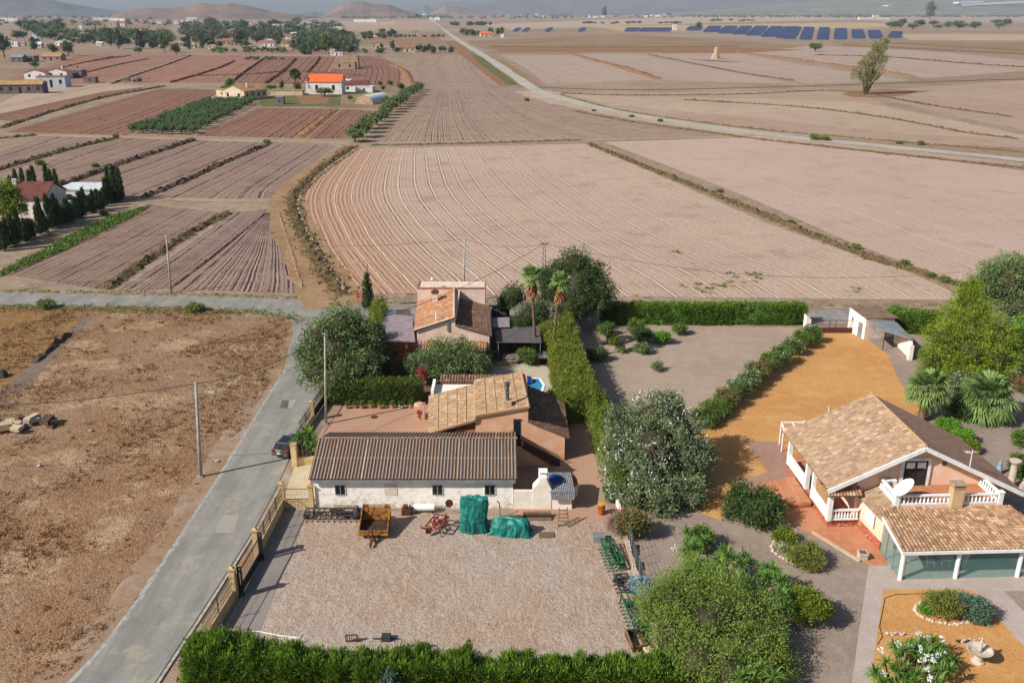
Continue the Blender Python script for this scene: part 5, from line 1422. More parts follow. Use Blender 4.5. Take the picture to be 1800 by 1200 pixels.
# dark round shrub and small shrubs by the patio
bush('dark_shrub', 'dark green spreading shrub at the foot of the villa steps', P(1322, 912), 2.7, 2.4, lf_dark, 70, 6, 80, (18, .35, .26, .11))
bush('round_shrub', 'small bright green ball shrub at the stone edged bed', P(1377, 956), .95, 1.4, lf_lime, 71, 4, 40, (11, .22, .2, .08))
bush('low_juniper', 'low spreading rusty green juniper in the stone edged bed', P(1416, 992), 1.65, 1.25, lf_rust, 72, 5, 60, (14, .28, .3, .06))
bush('variegated_shrub', 'small pale variegated plant among the bed stones', P(1372, 968), .55, .6, leaf_mat('pale_variegated_leaves', A(150,160,110,1), A(190,190,150,1)), 73, 3, 18, (8, .18, .16, .06))
# feathery bush
b = P(1262, 1185)
tree('feathery_tree', 'wide feathery grey green tree filling the lower garden next to the block wall', b,
     blobs_px(b, [(1250,1100,49.5,3.0,170),(1180,1060,51,2.1,110),(1210,1030,52.5,2.0,110),(1260,1040,52.5,2.1,120),(1320,1090,50.5,2.1,110),(1180,1120,48.5,1.9,100),(1230,1160,46.5,2.1,110),(1320,1150,47.5,2.0,110),(1360,1170,47.5,1.5,70),(1285,1180,45.5,1.9,90),(1345,1120,49.5,1.6,80),(1150,1070,50.5,1.2,60)], 0), lf_feather, 75, (30, .45, .2, .06), .25, 2.0, core=.62, fill=10)
# yucca mass
heads = []
rng = random.Random(5)
for k in range(46):
    px = rng.uniform(1205, 1385); f = (px-1205)/180
    py = 960+f*75+rng.uniform(-26, 34)
    p = P(px, py, rng.uniform(1.3, 2.5)); heads.append((p.x, p.y, p.z))
fl_ = P(1186, 964, 1.9)
yucca_clump('yucca_thicket', 'thick mass of yucca rosettes above the feathery tree', heads, lf_yucca, 76, .95, .10, 40, flowers=[(fl_.x, fl_.y, fl_.z)])
bush('round_shrub', 'yellow green round shrub casting a long shadow beside the yucca mass', P(1415, 1095), 1.6, 2.9, lf_lime, 77, 5, 110, (14, .28, .2, .09))
bush('dark_shrub', 'dark green bush above the yucca mass below the silver tree', P(1228, 962), 1.2, 1.6, lf_mid, 78, 4, 50, (14, .3, .22, .1))
h_ = [tuple(P(1332, 1176, 2.6)), tuple(P(1360, 1190, 2.5)), tuple(P(1300, 1194, 2.4))]
yucca_clump('spiky_yucca', 'three spiky yucca rosettes sticking out before the feathery tree', h_, lf_yucca, 79, 1.0, .09, 44)
# flower bed on the ochre square
bush('low_juniper', 'rusty green mounded shrub in the stone ringed bed', P(1655, 1080), 1.35, 1.5, lf_rust, 80, 6, 70, (14, .26, .26, .06))
bush('blue_juniper', 'blue green juniper leaning out of the stone ringed bed', P(1702, 1085), 1.35, 1.6, lf_blue, 81, 6, 70, (14, .26, .26, .06))
bush('small_shrub', 'small bright shrub at the corner of the stone ringed bed', P(1626, 1078), .5, .6, lf_vivid, 82, 3, 20, (10, .16, .14, .07))
heads = []; fl_ = []
rng = random.Random(6)
for k in range(44):
    px = rng.uniform(1535, 1685); py = 1120+rng.uniform(0, 95)+(abs(px-1625)*.35)
    if py > 1230: continue
    p = P(px, py, rng.uniform(.7, 1.6)); heads.append((p.x, p.y, p.z))
for px, py in ((1612,1112),(1630,1122),(1656,1124),(1600,1136),(1616,1138),(1634,1154),(1650,1152),(1658,1148),(1622,1160),(1640,1158),(1578,1134),(1630,1178),(1634,1192),(1550,1183),(1549,1143)):
    p = P(px, py, 1.75); fl_.append((p.x, p.y, p.z))
yucca_clump('yucca_thicket', 'white flowering yucca mass on the ochre square near the fountain', heads, lf_yucca, 83, .8, .09, 38, flowers=fl_)
# palms and shrubs behind the villa
b = P(1618, 740); t_ = b+Vector((.2, 0, 3.7))
fan_palm('fan_palm', 'stout fan palm with bare scaly trunk just behind the villa ridge', b, t_, .42, 40, 1.3, 1.45, lf_palm, 90, 10, emin=-.9, nb=24)
b = P(1728, 735); t_ = b+Vector((0, 0, 2.2))
fan_palm('fan_palm', 'widest fan palm with drooping yellowish lower fronds', b, t_, .45, 46, 1.8, 1.8, lf_palm, 91, 6, emin=-.9, nb=26)
b = P(1682, 672); fan_palm('fan_palm', 'small young fan palm under the bright pine', b, b+Vector((0, 0, 1.2)), .3, 20, .9, 1.2, lf_palm, 92, 0, emin=-.3)
b = P(1735, 668); fan_palm('fan_palm', 'young light green fan palm between the two white oleanders', b, b+Vector((0, 0, 1.2)), .3, 16, .8, 1.1, lf_lime, 93, 0, emin=0)
bush('white_oleander', 'white flowering oleander between the stout palm and the widest palm', P(1690, 700), 2.0, 2.6, lf_ole_w, 94, 5, 60, (12, .3, .24, .08), flower=.22, cat='oleander')
bush('white_oleander', 'large white flowering oleander at the foot of the pine', P(1772, 672), 2.6, 3.0, lf_ole_w, 95, 6, 70, (12, .3, .24, .08), flower=.22, cat='oleander')
bush('red_oleander', 'reddish oleander before the large white oleander', P(1792, 690), 1.5, 2.0, lf_ole_r, 96, 4, 40, (12, .3, .24, .08), flower=.25, cat='oleander')
bush('garden_shrub', 'dark blue green shrub in the shade behind the stout palm', P(1683, 738), 1.6, 2.4, lf_dark, 97, 4, 50, (12, .3, .24, .1))
for k, (px, py, r, h, m, lb) in enumerate(((1662, 762, 1.3, 1.5, lf_vivid, 'fresh green shrub touching the villa roof edge under the stout palm'), (1690, 778, 1.1, 1.4, lf_vivid, 'fresh green shrub below the one under the stout palm'), (1704, 795, .9, 1.1, lf_lime, 'lowest fresh green shrub beside the clipped villa hedge'), (1795, 786, 1.3, 1.6, lf_mid, 'ball shaped shrub on the gravel beside the villa hedge'))):
    bush('garden_shrub', lb, P(px, py), r, h, m, 100+k, 4, 46, (12, .26, .22, .1))
p0 = P(1726, 800); hedge('villa_hedge', 'low clipped green hedge beyond the dark villa slope', [(46.3,75.5),(51.5,73.6),(50.8,71.6),(45.6,73.6)], 1.5, lf_hedge, 105, 1000, (10, .2, .2, .09), .08)
hedge('villa_hedge', 'clipped green hedge piece past the statue pedestal', [(51.6,73.2),(56,72),(55.6,68),(51.2,69)], 1.6, lf_hedge, 106, 700, (10, .2, .2, .09), .08)
# pine
b = P(1702, 672)
tree('pine_tree', 'big bright yellow green pine beside the carport', b,
     blobs_px(b, [(1705,508,103,1.4,60),(1700,535,102,2.0,90),(1722,550,101,1.8,80),(1680,562,100,2.0,90),(1706,582,99,2.7,130),(1748,588,98,2.5,120),(1660,600,97,2.5,120),(1700,625,96,3.3,170),(1752,632,96,2.7,130),(1650,632,96,2.2,100),(1690,660,94,2.2,110),(1772,652,96,1.8,80),(1638,655,96,1.3,50)], 0), lf_pine, 110, (26, .42, .26, .08), .3, 3.5, core=.58, fill=14)
b = P(1775, 600)
tree('grey_green_tree', 'tall grey green tree behind the bright pine', b,
     blobs_px(b, [(1770,500,112,3.6,130),(1740,490,113,2.4,80),(1800,490,113,3.0,80),(1770,475,114,2.4,80),(1790,540,110,2.6,70),(1735,510,112,2.0,60)], 0), lf_olive, 111, (20, .5, .3, .12), .3, 3, core=.62, fill=8)
b = P(1800, 670)
tree('broadleaf_tree', 'vivid green leafy tree to the right of the bright pine', b,
     blobs_px(b, [(1795,600,99,2.4,90),(1815,580,100,2.4,60),(1790,630,97,1.8,60)], 0), lf_vivid, 112, (16, .42, .28, .14), .25, 2.5)
# yuccas beside the parked car
heads = [tuple(P(px, py, z)) for px, py, z in ((528,768,2.3),(545,762,2.5),(538,775,1.9),(520,772,2.0),(551,774,1.9),(535,757,2.6),(548,785,1.3))]
yucca_clump('yucca', 'tall yucca clump in the walled planter beside the parked car', heads, lf_yucca, 115, .95, .1, 44)

# front hedge: clipped thuja blocks seen from above at the bottom
fy0, fy1 = 46.4, 48.6
fh = [(-20.2, -16.5, 45.6, 48.0, 3.1, 'large dark thuja at the road corner of the front hedge'),(-16.4, -14.7, 45.8, 47.4, 2.9, 'slim thuja right of the road corner thuja'),(-14.5, -11.8, 45.6, 47.0, 2.75, 'third thuja block from the road, broad and dark'),(-11.35, -9.95, 45.6, 46.8, 2.6, 'slim free standing thuja in the front hedge with gaps on both sides'),(-9.65, -7.7, 45.4, 46.8, 2.6, 'thuja block right of the slim free standing one'),(-7.5, -6.3, 45.5, 46.7, 2.6, 'narrow thuja with a dark slit beside it'),(-6.1, -4.4, 45.4, 46.7, 2.55, 'thuja block right of the narrow slit thuja'),(-4.2, -2.5, 45.4, 46.8, 2.6, 'bright tipped thuja block left of the middle of the hedge'),(-2.3, -1.3, 45.5, 46.6, 2.2, 'low thuja block just left of the broken gap'),(-0.8, 1.6, 45.4, 46.7, 2.2, 'broad thuja block just right of the broken gap'),(1.75, 4.6, 45.4, 46.7, 2.15, 'yellowish thuja block in the right half of the hedge'),(4.7, 7.6, 45.4, 46.8, 2.1, 'long bright thuja block next to the last one'),(7.7, 10.6, 45.3, 46.9, 2.0, 'last bright yellow green thuja block by the block wall')]
for k, (x0, x1, y0, y1, h, lb) in enumerate(fh):
    hedge('thuja_hedge', lb, [(x0+.1,y0),(x1-.1,y0),(x1-.1,y1),(x0+.1,y1)], h-.25, lf_thuja, 120+k, int(420+(x1-x0)*(y1-y0+h)*52), (14, .2, .3, .06), .15, up=1.3, spread=.32, topwave=1.6, group='thuja blocks of the front hedge', inset=.6, spikes=int((x1-x0)*30))
cypress('young_conifer', 'small bluish young conifer in front of the thuja blocks', Vector((-7.4, 44.9, 0)), 1.0, 2.1, lf_blue, 140, 160, (8, .2, .3, .08), cat='conifer')

# dry weeds
def tufts(name, label, pts, mat, L, Wd, n, seed, lean=.35, kind='stuff', col=None):
    c = Crown(seed); rng = c.rng
    pos = np.repeat(np.array(pts), n, 0); pos[:, :2] += rng.normal(0, L*.5, (len(pos), 2))
    t = np.clip(np.repeat(rng.uniform(0, .95, len(pts)), n)+rng.normal(0, .1, len(pos)), 0, 1)
    c.addq(*leaves(pos, np.tile([0, 0, 1.0], (len(pos), 1)), L, Wd, rng, t, lean))
    o = bpy.data.objects.new(name, c.mesh(name, mat)); COL.objects.link(o)
    return tag(o, label, 'weeds', None, kind)
rng = np.random.default_rng(3)
def scatter_poly(poly, n, seed, dens=None):
    rng = np.random.default_rng(seed); xs = [p[0] for p in poly]; ys = [p[1] for p in poly]
    out = []; m = len(poly)
    X = rng.uniform(min(xs), max(xs), n*4); Y = rng.uniform(min(ys), max(ys), n*4)
    ins = np.zeros(n*4, bool)
    for i in range(m):
        a, b = poly[i], poly[(i+1) % m]
        if a[1] == b[1]: continue
        c = ((a[1] > Y) != (b[1] > Y)) & (X < (b[0]-a[0])*(Y-a[1])/(b[1]-a[1])+a[0]); ins ^= c
    X = X[ins]; Y = Y[ins]
    if dens is not None:
        k = rng.random(len(X)) < dens(X, Y); X = X[k]; Y = Y[k]
    return np.stack([X, Y, np.full(len(X), .02)], 1)[:n]
dn = lambda X, Y: np.clip((fbm(X*.16+40, Y*.16+40, 5, 4)-.38)*4.0, .05, 1)
pv = [p for p in plot if True]
pl_ = [(-75,44)]+[(p[0]-.6, p[1]) for p in rlb if p[1] > 44]+[(p[0]-.8, p[1]-.6) for p in jl]+[(-100,124),(-100,80)]
tufts('dry_grass', 'rust and straw coloured dry grass covering the empty plot', scatter_poly(pl_, 20000, 21, dn), lf_dry, .2, .07, 6, 22, .75)
tufts('dry_weeds', 'darker dry weed clumps scattered over the empty plot', scatter_poly(pl_, 2600, 27, dn), leaf_mat('dark_dry_weeds', A(96,72,54,1), A(176,136,96,1), A(70,56,44,1), .2), .3, .1, 12, 28, .8)
def along(px, n, wid, seed):
    rng = np.random.default_rng(seed); c = resample([P(*p) for p in px], n)
    a = np.array([[p.x, p.y, .05] for p in c]); a[:, :2] += rng.normal(0, wid, (n, 2)); return a
tufts('roadside_weeds', 'dry weeds along the road edges', np.concatenate([along([(0,540),(300,546),(460,549),(530,566)], 700, 1.0, 1), along([(0,512),(300,517),(520,524)], 240, .5, 2), along([(640,533),(1100,540),(1680,540)], 260, .6, 3)]), lf_weed, .32, .1, 6, 23, .7)
dv = lambda X, Y: np.clip((fbm(X*.1, Y*.2, 9, 3)-.5)*5, 0, 1)
fw = [tuple(P(*q)[:2]) for q in ((1180,440),(1400,500),(1700,515),(1700,534),(1080,536))]
tufts('field_weeds', 'scattered dry weeds on the near edge of the big ploughed field', scatter_poly(fw, 260, 24, dv), lf_weed, .45, .2, 14, 25, .9)
tufts('bank_weeds', 'dry weeds and bushes along the field banks', np.concatenate([
    along([(1034,253),(1130,292),(1250,340),(1400,402),(1520,450),(1640,486),(1690,502)], 420, .7, 31),
    along([(620,258),(570,292),(528,330),(515,352),(524,392),(550,440),(580,490),(604,520)], 800, 1.0, 32),
    along([(188,508),(250,464),(330,412),(402,374)], 160, .7, 33), along([(0,298),(60,280),(140,258),(206,243)], 120, .9, 34),
    along([(92,332),(180,300),(336,248)], 110, .8, 35), along([(246,350),(330,316),(474,253)], 100, .7, 36),
    along([(1010,196),(1120,216),(1310,242),(1500,264),(1800,296)], 180, 1.2, 37)]), leaf_mat('bank_weed_blades', A(104,88,54,1), A(160,134,88,1), A(96,108,58,1), .25), .5, .2, 10, 38, .8)
gv = [tuple(P(*q)[:2]) for q in ((0,478),(180,386),(266,361),(238,380),(120,437),(0,487))]
tufts('green_weeds', 'strip of green weeds beside the cypress screen', scatter_poly(gv, 700, 41), lf_mid, .55, .2, 8, 42, .8)
sheet('weedy_ground', [(0,477),(180,385),(268,360),(236,381),(120,438),(0,488)], m_bund2, .045)

# rounded weeds bushes that stand out on banks
fbm_pts = [(1426,690-440+0,.0)]
bl = [(1265,338,.9),(1390,393,.8),(1505,438,.9),(1590,466,.8),(1608,476,.7),(1634,487,.8),(1660,496,.9),(1432,246,1.6),(1450,247,1.6),(1580,253,1.0),(1618,255,1.2),(926,178,1.2),(1044,196,1.0),(1110,206,1.0),(1160,214,1.0),(204,243,1.0),(338,248,1.2),(470,252,1.2),(70,290,1.3),(168,294,.9),(380,290,1.0),(344,548,1.3),(84,542,1.2),(182,378,.9)]
proto = None
for k, (px, py, r) in enumerate(bl):
    p = P(px, py)
    if proto is None:
        proto = bush('wild_bush', 'dusty green wild bush growing on a field bank', (p.x, p.y, 0), 1.0, 1.1, lf_weed, 200, 4, 30, (10, .3, .3, .12), cat='bush', group='wild bushes on the field banks'); o = proto
    else:
        o = copy_tree(proto); o.location = (p.x, p.y, 0); o.rotation_euler = (0, 0, k*1.3)
    o.scale = (r, r*(.8+.05*(k % 5)), r*(.7+.1*(k % 4)))
# ------------------------------------------------------------ street furniture, fences, vehicles, things in the yards
m_conc = plain('pale_concrete', A(196,188,178,.7), A(166,158,148,.7), 2.5, .9)
m_steel = plain('galvanised_metal', A(166,168,168,.6), A(140,142,142,.6), 4, .5, .5)
m_blackp = plain('black_painted_steel', (.018,.018,.02,1), (.035,.03,.028,1), 6, .5, .1)
m_lamp = plain('lamp_housing', A(210,208,200,.7), A(180,178,170,.7), 3, .5)

def pole(label, base, top, r0, r1, kind='utility_pole', cross=True, group='utility poles', lamp=None):
    b = Vector(base); t = Vector(top); o = thing(kind, label, 'utility pole', b, group)
    mb = MB(); mb.tube([b+Vector((0,0,-.1)), t], [r0, r1], 10); part('pole', mb, m_conc, o, smooth=True)
    mb = MB(); mb.cbox(b.x, b.y, 0, r0*3, r0*3, .15); part('footing', mb, m_conc, o)
    if cross:
        mb = MB(); mb.tube([t+Vector((-.25,0,-.15)), t+Vector((.25,0,-.15))], .03, 6); mb.lathe((t.x-.2,t.y,t.z-.13), [(.03,0),(.055,.05),(.03,.12)], 8); part('insulator', mb, m_lamp, o)
    if lamp:
        e = b.lerp(t, lamp); q = e+Vector((1.1,-.1,.25))
        mb = MB(); mb.tube([e, e+Vector((.5,-.05,.25)), q], .03, 6); a = part('lamp_arm', mb, m_steel, o)
        mb = MB(); mb.beam(q, q+Vector((.6,-.05,.02)), .22, .1); part('lamp_head', mb, m_lamp, a)
    return t
def ptop(base, px, py): return Vector((Xat(px, py, base.y), base.y, hgt(px, py, base.y)))
b1 = P(353,838); t1 = pole('tall pale concrete pole standing alone in the dry grass left of the road', b1, ptop(b1,344,672), .17, .11, lamp=.88)
b2 = P(573,745); t2 = pole('pale pole by the iron gate of the salmon courtyard', b2, ptop(b2,571,585), .13, .09, lamp=None)
b3 = P(301,515); t3 = pole('pole beyond the road at the grey brown ploughed fields', b3, ptop(b3,292,412), .16, .1)
b4 = P(815,530); t4 = pole('pole rising behind the pale pink gabled house', b4, ptop(b4,817,420), .15, .1)
b6 = P(1684,540); t6 = pole('distant pole beside the bright pine', b6, ptop(b6,1689,478), .12, .09)
# lattice pole
b5 = P(955,565); t5 = ptop(b5,957,428)
o = thing('lattice_pole', 'steel lattice power pole between the two tall palms and the round dark evergreen', 'utility pole', b5, 'utility poles')
mb = MB(); s0, s1 = .28, .16
for i in range(4):
    dx, dy = ((-1,-1),(1,-1),(1,1),(-1,1))[i]
    mb.beam((b5.x+dx*s0, b5.y+dy*s0, 0), (t5.x+dx*s1, t5.y+dy*s1, t5.z), .06)
part('legs', mb, m_steel, o)
mb = MB(); n = 16
for k in range(n):
    f0, f1 = k/n, (k+1)/n
    for i in range(4):
        c0 = ((-1,-1),(1,-1),(1,1),(-1,1))[i]; c1 = ((1,-1),(1,1),(-1,1),(-1,-1))[i]
        a = b5.lerp(t5, f0); c = b5.lerp(t5, f1); w0 = s0+(s1-s0)*f0; w1 = s0+(s1-s0)*f1
        mb.beam((a.x+c0[0]*w0, a.y+c0[1]*w0, a.z), (c.x+c1[0]*w1, c.y+c1[1]*w1, c.z), .03)
part('bracing', mb, m_steel, o)
mb = MB(); mb.beam((t5.x-.5,t5.y,t5.z), (t5.x+.5,t5.y,t5.z), .1); mb.lathe((t5.x-.4,t5.y,t5.z+.05), [(.04,0),(.07,.06),(.04,.14)], 8); mb.lathe((t5.x+.4,t5.y,t5.z+.05), [(.04,0),(.07,.06),(.04,.14)], 8); part('crossarm', mb, m_steel, o)

def cable(label, a, b, sag, r=.022):
    a = Vector(a); b = Vector(b)
    pts = [a.lerp(b, i/24)-Vector((0,0,4*sag*(i/24)*(1-i/24))) for i in range(25)]
    mb = MB(); mb.tube(pts, r, 5); tag(part('overhead_cable', mb, m_blackp), label, 'cable')
far_l = P(-420, 880); far_l.z = t1.z+.6
cable('black overhead cable running out of frame over the dry grass to the lone concrete pole', far_l, t1-Vector((0,0,.1)), 1.6, .035)
cable('black overhead cable from the lone concrete pole to the gate pole', t1-Vector((0,0,.1)), t2-Vector((0,0,.1)), .9, .035)
cable('cable slanting over the house roofs to the lattice pole', t2-Vector((0,0,.1)), t5, 1.2, .028)
cable('cable across the ploughed field between the road pole and the house pole', t3, t4, 1.4)
cable('cable from the house pole to the lattice pole', t4, t5, .8)
cable('long cable from the lattice pole to the pole by the pine', t5, t6, 2.4)
cable('cable leaving the frame on the left from the ploughed field pole', t3, (-140, 133, 8.2), 1.4)
# street lamp at the junction, stop sign
p = P(642,530); o = thing('street_lamp', 'single armed street lamp at the road junction', 'street lamp', p)
tt = ptop(p, 646, 464); mb = MB(); mb.tube([p, tt, tt+Vector((-.6,0,.3)), tt+Vector((-1.3,0,.35))], [.08,.06,.04,.035], 8); part('pole', mb, m_steel, o)
mb = MB(); mb.beam(tt+Vector((-1.2,0,.35)), tt+Vector((-2.0,0,.42)), .3, .12); part('lamp_head', mb, m_lamp, o)
p = P(631,545); o = thing('stop_sign', 'red round topped stop sign seen beside the narrow cypress', 'road sign', p)
mb = MB(); mb.tube([p, p+Vector((0,0,2.5))], .03, 6); part('post', mb, m_steel, o)
mb = MB(Matrix.Translation(p+Vector((0,-.05,2.2))) @ Matrix.Rotation(math.pi/2, 4, 'X')); mb.lathe((0,0,-.02), [(.38,0),(.38,.03)], 8); pn = part('sign_panel', mb, plain('red_sign', A(206,52,40), A(190,44,36), 2, .5), o)
mb = MB(Matrix.Translation(p+Vector((0,-.085,2.2))))
def stroke(mb, pts, w=.028):
    for a, b in zip(pts, pts[1:]): mb.beam((a[0],0,a[1]), (b[0],0,b[1]), w, .012)
for i, ch in enumerate('STOP'):
    x = -.27+i*.145; w, h = .1, .22; y = -.11
    if ch == 'S': stroke(mb, [(x+w,y+h),(x,y+h),(x,y+h/2),(x+w,y+h/2),(x+w,y),(x,y)])
    if ch == 'T': stroke(mb, [(x,y+h),(x+w,y+h)]); stroke(mb, [(x+w/2,y+h),(x+w/2,y)])
    if ch == 'O': stroke(mb, [(x,y),(x,y+h),(x+w,y+h),(x+w,y),(x,y)])
    if ch == 'P': stroke(mb, [(x,y),(x,y+h),(x+w,y+h),(x+w,y+h*.45),(x,y+h*.45)])
part('lettering', mb, m_whitepaint, pn)

# --- hatchback
def hatchback(T, label):
    o = thing('parked_car', label, 'car', T.translation); o.rotation_euler = T.to_euler()
    m_body = plain('silver_grey_car_paint', A(128,124,122,.7), A(124,120,118,.7), .5, .35, .6, 0, .01, .5)
    m_gl = plain('tinted_car_glass', (.01,.013,.016,1), (.014,.017,.02,1), .5, .06, 0, 0, .01, .6)
    m_tyre = plain('tyre_rubber', (.015,.015,.016,1), (.03,.028,.026,1), 8, .85)
    def lp(name, mb, m, par=None, smooth=False):
        me = bpy.data.meshes.new(name); me.from_pydata([tuple(v) for v in mb.v], [], mb.f)
        if smooth: me.polygons.foreach_set('use_smooth', [True]*len(me.polygons))
        me.update(); q = link_mesh(name, me, m, par or o); return q
    # body sections along y (rear 0 -> front 4.2): (y, half width, belt z, bottom z)
    secs = [(0,.74,.78,.42),(.08,.84,.95,.3),(.5,.88,1.0,.24),(1.5,.9,.98,.22),(2.6,.9,.96,.22),(3.3,.88,.9,.24),(3.9,.82,.78,.28),(4.18,.66,.66,.36)]
    vs = []; fs = []; m = 8
    for y, w, zb, z0 in secs: vs += [(-w*.92,y,z0),(-w,y,z0+.2),(-w,y,zb-.14),(-w*.9,y,zb),(w*.9,y,zb),(w,y,zb-.14),(w,y,z0+.2),(w*.92,y,z0)]
    for i in range(len(secs)-1):
        for k in range(m): fs.append((i*m+k, i*m+(k+1) % m, (i+1)*m+(k+1) % m, (i+1)*m+k))
    fs += [tuple(range(m-1,-1,-1)), tuple((len(secs)-1)*m+k for k in range(m))]
    mb = MB(); mb.add(vs, [f[::-1] for f in fs]); body = lp('body', mb, m_body, smooth=False)
    # greenhouse + roof
    mb = MB(); g = [(.18,.74,.97),(.55,.66,1.38),(2.3,.64,1.4),(3.05,.76,.95)]
    vs = []
    for y, w, z in g: vs += [(-w,y,z),(w,y,z)]
    lo = [(-.8,.15,.95),(.8,.15,.95),(.8,3.05,.93),(-.8,3.05,.93)]
    v = lo+[(-.64,.55,1.36),(.64,.55,1.36),(.62,2.3,1.39),(-.62,2.3,1.39)]
    mb.add(v, [(3,2,1,0),(4,5,6,7),(0,1,5,4),(1,2,6,5),(2,3,7,6),(3,0,4,7)]); gh = lp('windows', mb, m_gl, body)
    mb = MB(); mb.add([(-.66,.5,1.38),(.66,.5,1.38),(.64,2.32,1.41),(-.64,2.32,1.41),(-.55,.6,1.45),(.55,.6,1.45),(.54,2.2,1.47),(-.54,2.2,1.47)], [(4,5,6,7),(0,1,5,4),(1,2,6,5),(2,3,7,6),(3,0,4,7),(3,2,1,0)]); ro = lp('roof', mb, m_body)
    mb = MB(); mb.add([(-.46,.8,1.465),(.46,.8,1.465),(.45,2.0,1.483),(-.45,2.0,1.483)], [(0,1,2,3)]); lp('sunroof', mb, m_gl, ro)
    mb = MB(); mb.add([(-.62,.38,1.385),(.62,.38,1.385),(.64,.62,1.44),(-.64,.62,1.44),(-.6,.4,1.35),(.6,.4,1.35)], [(0,1,2,3),(4,5,1,0)]); lp('spoiler', mb, m_body, ro)
    for s in (-1, 1):
        mb = MB(); mb.beam((s*.79,.2,.98), (s*.65,.56,1.37), .1, .05); mb.beam((s*.8,1.6,.95), (s*.645,1.5,1.38), .07, .05); mb.beam((s*.8,3.02,.95), (s*.645,2.32,1.4), .07, .05); lp('window_pillar', mb, m_body, gh)
        mb = MB(); mb.box(s*.62-.16,-.012 if True else 0,.72,s*.62+.16,.12,.92); mb.box(s*.78-.06,.0,.72,s*.78+.06,.3,.9); lp('tail_light', mb, plain('tail_light_red', A(150,30,28), A(130,24,24), 2, .3), body)
        mb = MB(); mb.beam((s*.9,2.75,1.0), (s*1.06,2.7,1.04), .14, .12); lp('mirror', mb, m_body, body)
        for y in (.75, 3.35):
            mb = MB(Matrix.Translation((s*.86, y, .31)) @ Matrix.Rotation(math.pi/2, 4, 'Y')); mb.lathe((0,0,-.1), [(.2,-.005),(.31,.02),(.31,.18),(.2,.205)], 18); wh = lp('wheel', mb, m_tyre)
            mb = MB(Matrix.Translation((s*.86, y, .31)) @ Matrix.Rotation(math.pi/2, 4, 'Y')); mb.lathe((0,0,-.115), [(.05,-.003),(.19,.0),(.19,.23),(.05,.235)], 12); lp('rim', mb, m_steel, wh)
    mb = MB(); mb.box(-.26,-.03,.56,.26,.0,.68); lp('number_plate', mb, m_whitepaint, body)
    mb = MB(); mb.box(-.8,-.045,.34,.8,.1,.5); lp('bumper', mb, m_body, body)
    mb = MB(); mb.beam((-.3,.28,1.15),(.25,.3,1.12),.03,.02); lp('wiper', mb, m_blackp, gh)
    return o
cr = P(496.5,807); hatchback(TM(cr.x-.2, cr.y-.1, .05, math.radians(-14)), 'silver grey hatchback parked on the road beside the walled planter')

# --- roadside wall and fence of the gravel yard
m_wallcap = plain('wall_coping', A(212,186,140), A(180,150,108), 2.5, .9)
def fence_run(name, label, a, b, wall_h, top_h, npanel, wt=.22, m_wall=None, mid=True, group=None, wavy=False):
    a = Vector(a); b = Vector(b); d = (b-a).normalized(); L = (b-a).length
    o = thing(name, label, 'fence', a.lerp(b, .5), group)
    mb = MB(); mb.beam(a+Vector((0,0,wall_h/2)), b+Vector((0,0,wall_h/2)), wt, wall_h); part('low_wall', mb, m_wall or m_yellow, o)
    mb = MB(); mb.beam(a+Vector((0,0,wall_h+.025)), b+Vector((0,0,wall_h+.025)), wt+.05, .05); part('coping', mb, m_wallcap, o)
    for k in range(npanel):
        p = a.lerp(b, k/npanel); q = a.lerp(b, (k+1)/npanel); mb = MB()
        z0, z1 = wall_h+.15, top_h
        for z in (z0, z1): mb.beam(p+Vector((0,0,z)), q+Vector((0,0,z)), .035)
        nb = max(3, int((q-p).length/.16))
        for i in range(nb+1):
            r = p.lerp(q, i/nb); h = z1+.12
            mb.tube([r+Vector((0,0,z0)), r+Vector((0,0,h))], .011, 4)
            if i % 2 == 0:
                for kk in range(6):
                    t0 = kk*math.pi/3; t1_ = (kk+1)*math.pi/3; zc = z0+.42
                    mb.tube([r+d*.09*math.cos(t0)+Vector((0,0,zc+.09*math.sin(t0))), r+d*.09*math.cos(t1_)+Vector((0,0,zc+.09*math.sin(t1_)))], .01, 3, False)
        part('iron_panel', mb, m_iron, o)
    for k in range(1, npanel):
        p = a.lerp(b, k/npanel); mb = MB(); mb.beam(p+Vector((0,0,0)), p+Vector((0,0,top_h+.15)), .06); part('post', mb, m_iron, o)
    return o
def gatepost(label, p, h, s=.42):
    p = Vector(p); o = thing('gate_pillar', label, 'pillar', p)
    mb = MB(); mb.cbox(p.x, p.y, 0, s, s, h); part('shaft', mb, m_yellow, o)
    mb = MB(); mb.cbox(p.x, p.y, h, s+.14, s+.14, .1); mb.add([(p.x-s/2,p.y-s/2,h+.1),(p.x+s/2,p.y-s/2,h+.1),(p.x+s/2,p.y+s/2,h+.1),(p.x-s/2,p.y+s/2,h+.1),(p.x,p.y,h+.28)], [(3,2,1,0),(0,1,4),(1,2,4),(2,3,4),(3,0,4)]); part('cap', mb, m_wallcap, o)
FA, FB, FC, FD = Vector((-19.55,68.35,0)), Vector((-19.75,60.75,0)), Vector((-20.05,55.6,0)), Vector((-20.5,50.2,0))
dF = (FB-FA).normalized()
fence_run('yard_fence', 'cream wall with black iron panels from the driveway apron to the sliding gate', FA+dF*.25, FB-dF*.25, .85, 1.95, 4)
fence_run('yard_fence', 'cream wall with iron panels at the thuja end of the yard', FC+Vector((-.02,-.3,0)), FD, .85, 1.95, 2)
gatepost('cream pillar at the corner of the driveway apron', FA, 2.3)
gatepost('cream pillar at the upper end of the sliding gate', FB, 2.45)
gatepost('cream pillar at the lower end of the sliding gate', FC, 2.45)
o = thing('sliding_gate', 'black iron sliding gate between two cream pillars on the yard side', 'gate', FB.lerp(FC,.5))
ga, gb = FB+Vector((.32,-.1,0)), FC+Vector((.32,.1,0))
mb = MB()
